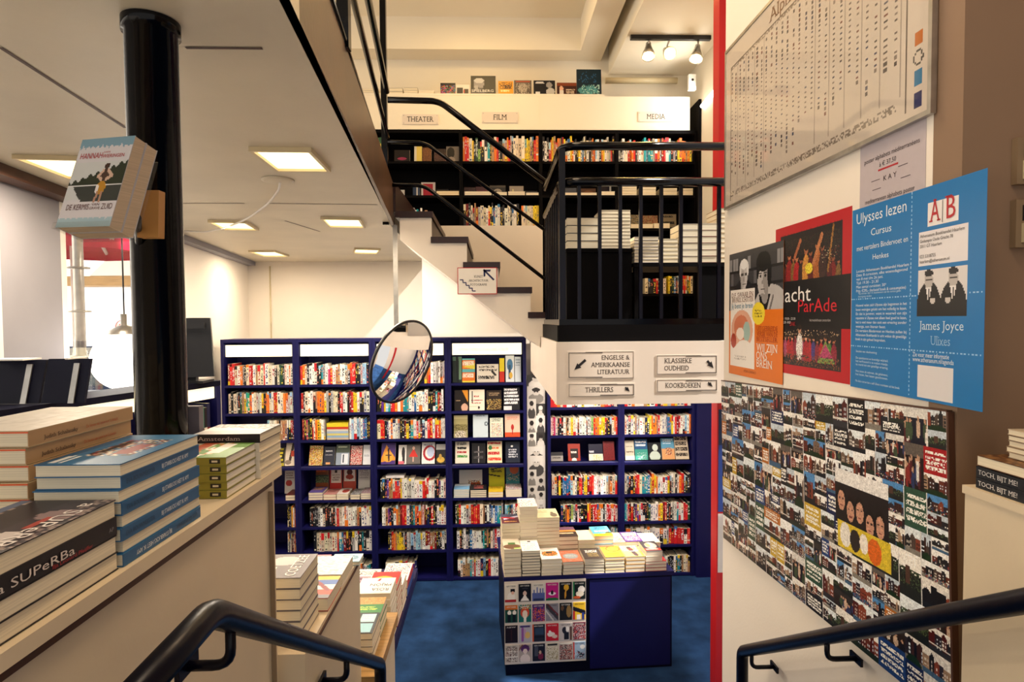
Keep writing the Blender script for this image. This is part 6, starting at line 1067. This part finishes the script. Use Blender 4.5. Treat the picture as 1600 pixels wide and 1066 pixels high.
# lying piles in front of the facing books
def shelf_pile(bay, px0, px1, ytop, n, cov, desc, a_, z=None, dep=.19, covs=None):
    y = YC + .012; x0, x1 = X_(px0, y, 770), X_(px1, y, 770); x0, x1 = clamp(x0, x1, [BX[k][0] for k in 'ABCDEF'], [BX[k][1] for k in 'ABCDEF'], .035); zz = (z or z5) + .0006; hh = Z_(px0, ytop, y) - zz
    pile((x0, y, zz), (1, 0, 0), x1 - x0, dep, [(hh / n - .0008, (covs[i % len(covs)] if covs else cov)) for i in range(n)], desc, 'piles of novels lying on the bookcase shelves', top_art=a_, jitter=.0012)
for px0, px1, yt, n, cov, ds, a_ in ((482, 504, 770, 3, '5a4a8a', 'purple-covered pile, fifth shelf of second bay', art('5f4f92', T_(.2, .6, 2, 'd9a05a'))), (505, 525, 773, 2, 'b0706a', 'pinkish pile, fifth shelf of second bay', art('b5807a', T_(.2, .7, 2, '8a3a3a'))), (526, 544, 772, 2, 'd9cfc9', 'white and red pile, fifth shelf of second bay', art('ddd3cc', ('ell', .6, .5, .3, .3, 'b0453a'))), (547, 562, 773, 2, '3a3a40', 'black and white pile, fifth shelf of second bay', art('4a4a50', SP_(0, 0, 1, 1, ['d9d9d9', '2a2a2e'], .6))), (563.5, 579, 771, 3, '8a8a94', 'patterned pile at the right end of second bay', art('8a7f8a', SP_(0, 0, 1, 1, ['d9cfd0', '4a3a4a', 'a8505a'], .7)))): shelf_pile('B', px0, px1, yt, n, cov, ds, a_)
shelf_pile('A', 446, 468.5, 774, 2, '5a2a24', 'dark red pile on the fifth shelf, window-end bay', art('6a2f28', SP_(0, 0, 1, 1, ['4a1f1c', '8a3a30', '3a2420'], .6)))
for px0, px1, yt, n, cov, ds, a_ in ((709, 733, 765, 5, '6aa0cc', 'blue-topped pile, fifth shelf of fourth bay', art('7fb0d6', ('rect', 0, 0, 1, .4, 'dfe8f0'))), (735, 760, 766, 4, '1f1f24', 'black-covered pile, fifth shelf of fourth bay', art('202024', T_(.2, .8, 3, 'c9645a', .2, .85))), (763, 786, 769, 2, 'e0b52a', 'yellow pile, fifth shelf of fourth bay', art('e6be30', T_(.2, .5, 1, 'b8901e'))), (790.5, 815, 765, 4, 'd9cfc9', 'red-patterned pile, fifth shelf of fourth bay', art('dcd3ce', SP_(0, 0, 1, 1, ['b8302e', 'dcd3ce', '3a4a6a'], .6)))): shelf_pile('D', px0, px1, yt, n, cov, ds, a_)
# flat piles between standing books
y = YC + .012
def flatrun(px0, px1, z, lst, desc, d=.17, w=None):
    x0, x1 = X_(px0, y, 680), X_(px1, y, 680); pile((x0, y, z + .0006), (1, 0, 0), x1 - x0, d, lst, desc, 'piles of novels lying on the bookcase shelves', sides='sppp', jitter=.001)
flatrun(510.5, 544.5, SZ[2], [(.019, 'c8b8a0'), (.019, '8fb0d0'), (.019, 'd9cf7a'), (.019, '9fb6d2'), (.019, 'd9d0c0'), (.02, 'c8391f'), (.034, 'e0cc2c')], 'striped flat pile with yellow book, second bay')
y = YC + .035
for px0, px1, r, cv_, ds, bk in ((602, 631, 4, 'e9e4e0', 'white book lying across the spines, fifth shelf of third bay', 'n'), ):
    x0, x1 = X_(px0, y, 735), X_(px1, y, 735); pile((x0, y, SZ[4] + .1915), (1, 0, 0), x1 - x0, .11, [(.022, cv_)], 'x', 'piles of novels lying on the bookcase shelves', topname=ds, sides='sppp')

# ledge above the black bookcases
zl = LEDGE; yl = YU + .05
for (p0, p1, q0, q1, base, ops, ds) in ((688, 711.5, 127.5, 147, '17141a', [SP_(0, .2, 1, .9, ['d9502a', '3fa05a', '17141a', 'c93a7a', '17141a', '3a7ac0'], .8)], 'black book with colour blobs on the ledge'), (713, 733.5, 130, 147, 'd6cfc4', [('rect', .05, .3, .5, .9, '26242a'), ('rect', .6, .4, .9, .95, '3a2f2a'), ('rect', .55, .5, .62, .8, 'c0392b')], 'white book with dark figures on the ledge'), (735.5, 774.5, 115.5, 147, '17151a', [('ell', .33, .42, .2, .28, '8a8688'), ('ell', .33, .25, .2, .14, 'b9b6b4'), ('ell', .3, .85, .28, .25, '4a484c'), ('ell', .22, .6, .08, .12, 'a09c9a')], 'black square book with a bearded portrait on the ledge'), (778.5, 802, 124, 147, 'd9941e', [('rect', .1, .25, .9, .55, '3a2412'), SP_(.1, .1, .9, .5, ['d9941e', '3a2412', '6a3f14'], .7), ('words', .15, .62, .85, .82, 1, 'efd9a0', .8)], 'orange book with dark silhouettes on the ledge'), (803.5, 830.5, 122.5, 147, '5a5048', [('ell', .5, .5, .25, .3, 'a89a8a'), ('rect', .1, .05, .9, .12, 'a84a2c'), SP_(.1, .2, .9, .95, ['8a7c6c', '5a5048', 'c0b2a0'], .4)], 'grey book with a cyclist photograph on the ledge'), (834, 867.5, 122.5, 147, '16151a', [T_(.1, .25, 2, 'c9c6c4', .08, .5), ('ell', .72, .3, .14, .2, '8f8b88'), ('ell', .78, .75, .2, .25, 'b9b4ae'), ('rect', .1, .75, .3, .9, 'd9d6d2')], 'black book with a drummer portrait on the ledge'), (870.5, 901, 126, 147, '3a1a14', [('rect', 0, .0, 1, .25, '7a3a1e'), ('ell', .22, .45, .1, .2, 'd9a88c'), ('rect', .12, .6, .35, 1, 'd9cfc4'), T_(.5, .9, 3, 'c9b49a', .45, .95)], 'dark red book with a small figure on the ledge'), (901.5, 940, 104, 147, '12252e', [('ell', .45, .8, .4, .16, '4f8a8a'), SP_(.05, .1, .8, .5, ['1f4a6a', '12252e', '12252e', '2a5a7a'], .4), SP_(.2, .6, .9, .95, ['6aa8a0', '2a5a5a', 'a9c9b8'], .5)], 'large dark teal art book at the ledge end')):
    o = facing(p0, p1, q0, q1, yl, zl, 6, art(base, *ops, w=24, h=24, seed=int(p0)), ds, GFL, t=.02)
    if p0 == 735.5:
        m = MB(); s6, c6 = sin(radians(6)), cos(radians(6)); q = V((X_(737, yl, 140), yl, zl + .004)) + V((0, s6, c6)) * .028; m.text('SPIELBERG', q, (1, 0, 0), (0, s6, c6), .035, 'e6e2de', fit=.20, lift=.001); m.build('title_lettering', 'paper', o)
for px0, px1, lst, ds in ((560, 592, [(.018, 'd9d2c6'), (.02, 'b9b0a4'), (.018, 'e2dccf')], 'pale ledge pile behind the deck rails'), (607, 629, [(.03, 'd9d0c0'), (.03, '1d2036')], 'navy-topped ledge pile by the newel post'), (631, 652.5, [(.022, 'cfc6ba'), (.02, 'd9cfc0'), (.02, '1d2036')], 'second navy-topped ledge pile'), (654, 678, [(.015, 'd9cfc0'), (.014, 'efe6da'), (.012, 'e9e2d6')], 'low white ledge pile beside the colour-blob book')):
    x0, x1 = X_(px0, yl, 140), X_(px1, yl, 140); pile((x0, yl, zl + .0006), (1, 0, 0), x1 - x0, .19, lst, ds, 'piles lying on the fascia ledge', jitter=.001)

# books lying and facing out in the black bays
def ufo(r, lst, dy=.06, lean=8):
    lean = 4 if dy == .10 else lean; dy = .17 if dy == .10 else dy
    for (p0, p1, q0, q1, base, ops, ds) in lst: facing(p0, p1, q0, q1, YU + dy, UZ[r], lean, art(base, *ops, seed=int(p0)), ds, GFU)
ufo(0, [(616, 640, 232, 252, '16100f', [('ell', .5, .7, .3, .12, '8a2a4a')], 'black book with a faint pink shape, THEATER bay'), (647, 659, 226, 252, 'c9c0b0', [('rect', .3, 0, 1, 1, 'd2b85a')], 'yellow and white book, top shelf of THEATER bay'), (660, 674, 228, 252, '5a3a24', [SP_(0, 0, 1, 1, ['7a4a2a', '4a2a1a', '8a5f3a'], .7)], 'brown painting book, top shelf of THEATER bay'), (678, 696, 230, 252, '2a1d1a', [SP_(0, .3, 1, 1, ['4a302a', '2a1d1a', '6a4438'], .6)], 'dark brown book, top shelf of THEATER bay'), (697, 718.5, 226, 252, '6a6058', [('ell', .35, .4, .3, .35, '17130f'), ('ell', .4, .85, .3, .2, '8a7c70')], 'grey portrait book at the THEATER bay upright')])
ufo(1, [(611, 632, 291, 305, 'd9d2c6', [T_(.3, .5, 1, 'c9c0b4')], 'blank white book, second shelf of THEATER bay'), (645, 656, 285, 305, '30405a', [('rect', .5, 0, .7, 1, 'd9cfc0')], 'dark blue book, second shelf of THEATER bay'), (658, 680, 279, 305, 'd6c9be', [('rect', .12, .08, .85, 1, 'b01f30')], 'red book with a white border, THEATER bay'), (682, 700, 282, 297, '1f1a17', [('ell', .5, .5, .3, .2, '9a8f4a')], 'black book with a yellow figure, THEATER bay'), (702, 718, 283, 297, '1d1a1c', [T_(.3, .6, 2, '6a6464')], 'black book with grey lettering, THEATER bay'), (725, 742, 280, 298, '3a1f1f', [SP_(0, 0, 1, 1, ['5a2a2a', '3a1f1f', '2a1616'], .6)], 'maroon book, second shelf of FILM bay'), (743, 763, 279, 298, '4a1a24', [('rect', .1, .3, .9, .9, '6a2430')], 'wine-red book, second shelf of FILM bay'), (765, 790, 277, 298, '17140f', [('ell', .5, .55, .28, .3, 'a89a84'), ('ell', .4, .5, .07, .1, '17140f'), ('rect', .0, 0, 1, .15, '4a4030')], 'black book with a pale face, FILM bay'), (796, 818, 278, 298, 'b0a08a', [('ell', .7, .8, .25, .25, '4a3020'), ('line', .25, .3, .3, 1, .06, 'efe0a0')], 'beige book with a bright vertical flame, FILM bay'), (820, 840, 286, 298, '2a2420', [SP_(0, .2, 1, 1, ['8a7c6c', '2a2420', '4a4038'], .5)], 'small dark photo book, FILM bay'), (880, 901, 281, 298, '4a4f58', [('rect', 0, .5, 1, 1, '2a2420')], 'slate book, second shelf of middle bay'), (908, 931, 282, 298, '5a3a24', [('ell', .5, .6, .4, .4, '7a4f30')], 'brown round-faced book, middle bay'), (938, 958, 276, 298, '1c1620', [('rect', .85, 0, 1, 1, 'd9d2c6')], 'black book with a white edge, middle bay')], .10)
def upile(r, px0, px1, yt, lst, ds, yfront=.015):
    yy = YU + yfront; x0, x1 = X_(px0, yy, 300), X_(px1, yy, 300); yfront = .002 if yfront < .02 else yfront; yy = YU + yfront; x0, x1 = clamp(x0, x1, UX[:-1], UX[1:], .02); zz = UZ[r] + .0006; hh = Z_(px0, yt, yy) - zz; n = len(lst)
    pile((x0, yy, zz), (1, 0, 0), x1 - x0, .055 if yfront < .02 and r == 1 and px0 < 960 else .18, [(hh / n - .0008, c) for c in lst], ds, 'piles lying in the black upper bookcases', jitter=.0008)
upile(1, 682, 719, 298.5, ['d9a52c', 'e0b84a'], 'yellow-spined flat pile in the THEATER bay'); upile(1, 726, 768, 299, ['d9d2c9', 'cfc6bc'], 'thin white flat pile in the FILM bay'); upile(1, 770, 792, 300, ['e6dfd4'], 'thin flat book under the pale face, FILM bay'); upile(1, 794, 820, 299, ['e6dfd4', 'cfc6bc'], 'flat pile under the flame book, FILM bay'); upile(1, 822, 842, 301, ['e6dfd4'], 'thin flat book at the end, FILM bay')
upile(1, 879, 902, 301, ['e6dfd4'], 'thin flat book under the slate cover, middle bay'); upile(1, 907, 932, 301, ['e9e0cf'], 'thin flat book under the brown cover, middle bay'); upile(1, 938, 961, 299, ['efe8da'], 'thin flat book at the upright, middle bay')
for px0, px1, yt, n, ds in ((971, 995, 291, 4, 'cream pile nearest the upright, MEDIA bay'), (1000, 1025, 292, 3, 'second cream pile, MEDIA bay'), (1032, 1058, 294, 4, 'dark-edged pile, MEDIA bay'), (1066, 1083, 294, 3, 'last cream pile, MEDIA bay')): upile(1, px0, px1, yt, ['e3d49a', 'ead9a4', '4a3a2a', 'e6d9b0'][:n], ds, .02)
ufo(2, [(986, 1000, 329, 354, '8a7a5a', [SP_(0, 0, 1, 1, ['b09a6a', '4a4030', '2f5a7a', 'c9b88a'], .8)], 'mosaic-covered book, third shelf of MEDIA bay'), (1002, 1028, 330, 354, '9a8464', [SP_(0, 0, 1, 1, ['c0a87a', '5a4a34', 'a8302a', '8a7048'], .8)], 'map-like book with red lines, MEDIA bay'), (1034, 1057, 328, 354, '8f8064', [('words', .1, .1, .9, .25, 1, '2a2420', .8), ('words', .1, .45, .9, .68, 1, '1a1614', .95), ('words', .3, .8, .9, .95, 1, '1a1614', .9)], 'tan book with black capital lettering, MEDIA bay')], .10)
upile(2, 985, 1020, 350, ['e6d9a8'], 'flat cream book under the mosaic cover, MEDIA bay'); upile(2, 1021, 1046, 349, ['efe4bf'], 'flat cream book under the capital lettering, MEDIA bay')
# white paperbacks on the side of the stairs
a = onY(700, 357, 5.31); b = onY(719, 357, 5.31)
# low tables behind the balustrade
ty = 3.29; z1t, z2t = Z_(930, 388.5, ty), Z_(1060, 410.5, ty)
t = thing('side_table', 'taller black cabinet behind the balustrade, four thick books and cream piles on top', 'table', (X_(932, ty, 450), ty + .2, LAND)); x0, x1 = X_(881, ty, 400) + .012, X_(988.5, ty, 400)
m = MB(); m.box(x0 + .004, x1 - .004, ty + .006, ty + .40, LAND + .002, z1t - .022); m.build('body', 'black_shelf', t); m = MB(); m.box(x0, x1, ty - .006, ty + .41, z1t - .021, z1t); m.build('tabletop', 'black_shelf', t)
t = thing('side_table', 'lower open black table behind the balustrade, next to the posters', 'table', (X_(1070, ty, 450), ty + .2, LAND)); x0, x1 = X_(990, ty, 400), X_(1152, ty, 400)
m = MB(); m.box(x0, x1, ty - .006, ty + .41, z2t - .022, z2t); m.build('tabletop', 'black_shelf', t)
for xa in (x0 + .005, x1 - .045):
    for yb in (ty, ty + .36): m = MB(); m.box(xa, xa + .04, yb, yb + .04, LAND + .002, z2t - .0225); m.build('leg', 'black_shelf', t)
m = MB(); m.box(X_(1095, ty, 450), x1 - .046, ty + .002, ty + .02, LAND + .002, z2t - .0225); m.build('front_panel', 'black_shelf', t)
GM = 'book piles on the black tables behind the balustrade'
def mp(px0, px1, yt, zt_, covs, n, ds, dep=.2, w=None): x0, x1 = X_(px0, ty, 390), X_(px1, ty, 390); hh = Z_(px0, yt, ty) - zt_; pile((x0, ty + .004, zt_ + .0006), (1, 0, 0), x1 - x0, dep, [(hh / n - .0008, covs[i % len(covs)]) for i in range(n)], ds, GM, jitter=.0012)
mp(886, 935, 340, z1t, ['1a1a22', '1f1c26'], 4, 'thick dark-covered pile behind the balustrade'); mp(938.5, 985.5, 328, z1t, ['e6d9c2', 'ddcfb4', 'e9dec9'], 11, 'tall cream pile behind the balustrade')
mp(991.5, 1029.5, 370, z2t, ['8a8490', 'd9cfc6', '6a6470', 'd0c6bc'], 8, 'thin-book pile behind the balustrade'); mp(1033, 1060, 373, z2t, ['e0cfa8', 'd9c8a0', 'e6d8b8'], 6, 'cream pile beside the thin books'); mp(1064, 1091.5, 349, z2t, ['5a2a2a', 'cfc6bc', '3a3a44'], 6, 'red-edged pile behind the balustrade'); mp(1093, 1121, 349, z2t, ['7a2a2a', '6a2424', 'c9bfb4'], 6, 'thick hardback pile behind the balustrade'); mp(1124, 1145, 325, z2t, ['c9ad84', 'b89a70', 'd0b68c'], 11, 'tan pile beside the red post')

# ============================================================= strip of black-and-white portraits
cv = Cv(44, 290, 'c9c2b8', 41); yy = 0.0; r = random.Random(8)
while yy < 1:
    hh = r.uniform(.06, .09); xs = .5 if r.random() < .7 else 1.0
    for a, b in ((0, xs), (xs, 1)) if xs < 1 else ((0, 1),):
        bg = r.choice(['f0ebe2', '3a3836', 'cfc9c0', 'e6e0d6', 'd9d3c9', '242322']); o_ = r.uniform(-.02, .02); cv.rect(a, yy + o_, b, yy + hh + o_, bg); dk = sum(H(bg)) < 1; w_ = b - a
        cv.ell((a + b) / 2, yy + o_ + hh * .95, w_ * .42, hh * .4, 'e0dad0' if dk else r.choice(['1d1c1c', '4a4745', '8a857e'])); cv.ell((a + b) / 2, yy + o_ + hh * .45, w_ * .20, hh * .27, 'cfc8be'); cv.ell((a + b) / 2, yy + o_ + hh * .28, w_ * .23, hh * .16, '2a2624' if r.random() < .7 else 'e3ded6')
        cv.rect((a + b) / 2 - w_ * .12, yy + o_ + hh * .42, (a + b) / 2 - w_ * .04, yy + o_ + hh * .46, '2a2624'); cv.rect((a + b) / 2 + w_ * .04, yy + o_ + hh * .42, (a + b) / 2 + w_ * .12, yy + o_ + hh * .46, '2a2624')
    yy += hh
ys = 5.60; xa, xb = max(X_(824, ys, 700), BX['D'][1] + .003), min(X_(852, ys, 700), BX['E'][0] - .003); za, zb = .002, Z_(838, 586, ys); m = MB(); m.box(xa, xb, ys, ys + .012, za, zb, '2a2826', skip=('-b',)); m.raster(cv.a, (xa, ys, za), (xb - xa, 0, 0), (0, 0, zb - za)); tag(m.build('portrait_strip', 'paper', loc=((xa + xb) / 2, ys, za)), 'tall strip of black-and-white author portraits between two navy bookcases', 'photo strip')

# ============================================================= outside
c = onY(112, 335, 6.6); t = thing('parasol', 'crimson and white market parasol outside the shop window', 'parasol', (c.x, c.y, .6)); ap = V((c.x, c.y, c.z + .30)); rim = [V((c.x + 0.85 * cos(2 * pi * k / 8 + .2), c.y + 0.85 * sin(2 * pi * k / 8 + .2), c.z - .30)) for k in range(8)]; m = MB()
for k in range(8): m.poly([ap, rim[k], rim[(k + 1) % 8]]); m.poly([ap - V((0, 0, .012)), rim[(k + 1) % 8] - V((0, 0, .012)), rim[k] - V((0, 0, .012))]); m.poly([rim[k], rim[k] - V((0, 0, .12)), rim[(k + 1) % 8] - V((0, 0, .12)), rim[(k + 1) % 8]])
m.build('canopy', 'parasol_red', t); m = MB(); m.tube([(c.x, c.y, .6), ap + V((0, 0, .05))], .03, 10); m.build('pole', 'parasol_white', t)
for k in range(8): m = MB(); m.tube([ap - V((0, 0, .05)), rim[k] - V((0, 0, .03))], .022, 6); m.build('rib', 'parasol_white', t)
p = onY(125, 500, 4.5); t = thing('scaffold_pole', 'galvanised scaffold pole with couplers standing outside the window', 'pole', (p.x, p.y, .6)); m = MB(); m.tube([(p.x, p.y, .6), (p.x, p.y, 5.2)], .034, 12); m.build('tube', 'steel', t)
for yy in (420, 488, 558): z = Z_(125, yy, 4.5); m = MB(); m.lathe((p.x, p.y, z), (0, 0, 1), [(.036, 0), (.075, 0), (.075, .012), (.036, .012)], 16); m.build('coupler', 'steel', t)
z = Z_(125, 601, 4.5); m = MB(); m.lathe((p.x, p.y, z), (0, 0, 1), [(.0345, 0), (.042, 0), (.042, .1), (.0345, .1)], 16); m.build('warning_band', 'parasol_red', t)
ya = 9.0; a, b = onY(100, 447, ya), onY(216, 431, ya); m = MB(); m.box(a.x, b.x + .4, ya, ya + .4, a.z, b.z); o = tag(m.build('awning_beam', 'wood_edge', loc=(a.x, ya, a.z)), 'tan awning beam on the building across the street', 'beam')
m = MB(); a = onY(140, 431, ya); b = onY(216, 372, ya); m.prism([(a.x, ya, a.z), (b.x + .4, ya, a.z), (b.x + .4, ya, b.z), (onY(200, 372, ya).x, ya, b.z)], (0, .3, 0)); tag(m.build('awning', 'parasol_white', loc=a), 'cream awning above the tan beam across the street', 'awning')
a, b = onY(105, 610, 8.5), onY(172, 541, 8.5); m = MB(); m.box(a.x, b.x, 8.5, 8.56, a.z, b.z, '23395a'); m.text('LOOR MAN', ((a.x + b.x) / 2, 8.499, b.z - .16), (1, 0, 0), (0, 0, 1), .16, 'efefef', align='c', fit=.52, lift=.003)
m.box(a.x + .06, b.x - .06, 8.493, 8.4995, a.z + .06, a.z + (b.z - a.z) * .55, '4a5a62'); tag(m.build('shop_board', 'paper', loc=(a.x, 8.5, a.z)), 'dark blue shop board with white capitals across the street', 'sign board')
a = onY(191, 511, 8.4); m = MB(); m.lathe(a, (0, -1, 0), [(.0, -.02), (.10, -.02), (.10, 0), (0, .001)], 24, 'f0eeea'); m.lathe(a + V((0, -.002, 0)), (0, -1, 0), [(.085, 0), (.095, .001)], 24, 'c02a34'); m.text('C', a + V((0, -.004, -.06)), (1, 0, 0), (0, 0, 1), .17, 'c0202c', align='c', lift=.002); m.tube([(a.x, a.y + .03, .6), (a.x, a.y + .03, a.z)], .02, 8, '8a8a8a'); tag(m.build('round_sign', 'paper', loc=a), 'small round white sign with a red C outside', 'sign')
bc = onY(150, 603, 6.0); t = thing('bicycle', 'dark bicycle parked outside beyond the window', 'bicycle', (bc.x, bc.y, .6))
for dx in (-.5, .5): m = MB(); m.tube([V((bc.x + dx + .33 * cos(2 * pi * k / 24), bc.y, .95 + .33 * sin(2 * pi * k / 24))) for k in range(25)], .016, 6, cap=False); [m.tube([V((bc.x + dx, bc.y, .95)), V((bc.x + dx + .32 * cos(pi * k / 6), bc.y, .95 + .32 * sin(pi * k / 6)))], .003, 4) for k in range(12)]; m.build('wheel', 'black_plastic', t)
m = MB(); B_1, B_2, B_3, B_4 = V((bc.x - .5, bc.y, .95)), V((bc.x - .1, bc.y, .92)), V((bc.x - .2, bc.y, 1.42)), V((bc.x + .38, bc.y, 1.45))
for a, b in ((B_1, B_2), (B_2, B_3), (B_1, B_3), (B_3, B_4), (B_2, B_4), (B_4, V((bc.x + .5, bc.y, .95)))): m.tube([a, b], .016, 8)
m.build('frame', 'black_plastic', t); m = MB(); m.tube([B_4, B_4 + V((-.02, 0, .15)), B_4 + V((-.1, .25, .15))], .012, 8); m.tube([B_4 + V((-.02, 0, .15)), B_4 + V((-.1, -.25, .15))], .012, 8); m.build('handlebar', 'steel', t); m = MB(); m.box(B_3.x - .13, B_3.x + .12, B_3.y - .06, B_3.y + .06, 1.43, 1.49); m.build('saddle', 'black_plastic', t)
# ============================================================= spine-out books: the ones that show largest as things, the rest as one mass
def finish_spines(nmax=300):
    bpy.context.view_layer.update(); dg = bpy.context.evaluated_depsgraph_get(); S = bpy.context.scene
    rows = {}
    for b in SP: rows.setdefault((b['key'], round(b['z'], 3)), []).append(b)
    for b in SP:
        vis = 0; tot = 0
        for fx in (.2, .5, .8):
            for fz in (.12, .35, .6, .85):
                p = V((b['x0'] + (b['x1'] - b['x0']) * fx, b['y'], b['z'] + b['h'] * fz)); tot += 1; d = p - EYE; q = proj(p)
                if not (0 < q[0] < 1600 and 0 < q[1] < 1066): continue
                o_, dd = EYE.copy(), d.normalized(); left = d.length - .002
                ok, loc, *_r = S.ray_cast(dg, o_, dd, distance=left); ob = _r[2] if ok else None
                if not ok: vis += 1
        b['vis'] = vis / tot; b['score'] = b['vis'] * (b['x1'] - b['x0']) * b['h'] / b['y'] ** 2
    keep = sorted((b for b in SP if b['vis'] > .2), key=lambda b: -b['score'])[:nmax]; ks = {id(b) for b in keep}
    rest = MB(); used = set()
    byrow = {}
    for b in SP:
        if b['vis'] > 0: byrow.setdefault(b['key'], []).append(b)
    for key, bs in byrow.items():
        bs.sort(key=lambda b: b['x0'])
        for b in bs:
            same = [q for q in bs if q['c'] == b['c']]; n = same.index(b) + 1; m = len(same); cn = NAMES[b['c']]
            where = '%s of the %s' % (b['row'], b['bay'])
            if m == 1: b['label'] = 'the only %s book spine on the %s' % (cn, where)
            else:
                e = 'window end' if n <= (m + 1) // 2 else 'far end'; j = n if n <= (m + 1) // 2 else m - n + 1
                b['label'] = '%s %s spine from the %s, %s' % (ordw(j) if j > 1 else 'first', cn, e, where)
    for b in SP:
        if id(b) in ks:
            m = MB(); spine_mesh(m, b); o = m.build('book', 'paper', loc=((b['x0'] + b['x1']) / 2, b['y'] + b['d'] / 2, b['z'])); tag(o, b['label'], 'book', b['g'])
        else: spine_mesh(rest, b)
    o = rest.build('books', 'paper', loc=(0, 5.6, 1.5)); tag(o, 'the remaining thin book spines filling the shelves between the larger books', 'books', kind='stuff')
    print('spines', len(SP), 'visible', sum(b['vis'] > 0 for b in SP))
finish_spines()
for o in bpy.context.scene.objects:
    if '_b' in o: del o['_b']
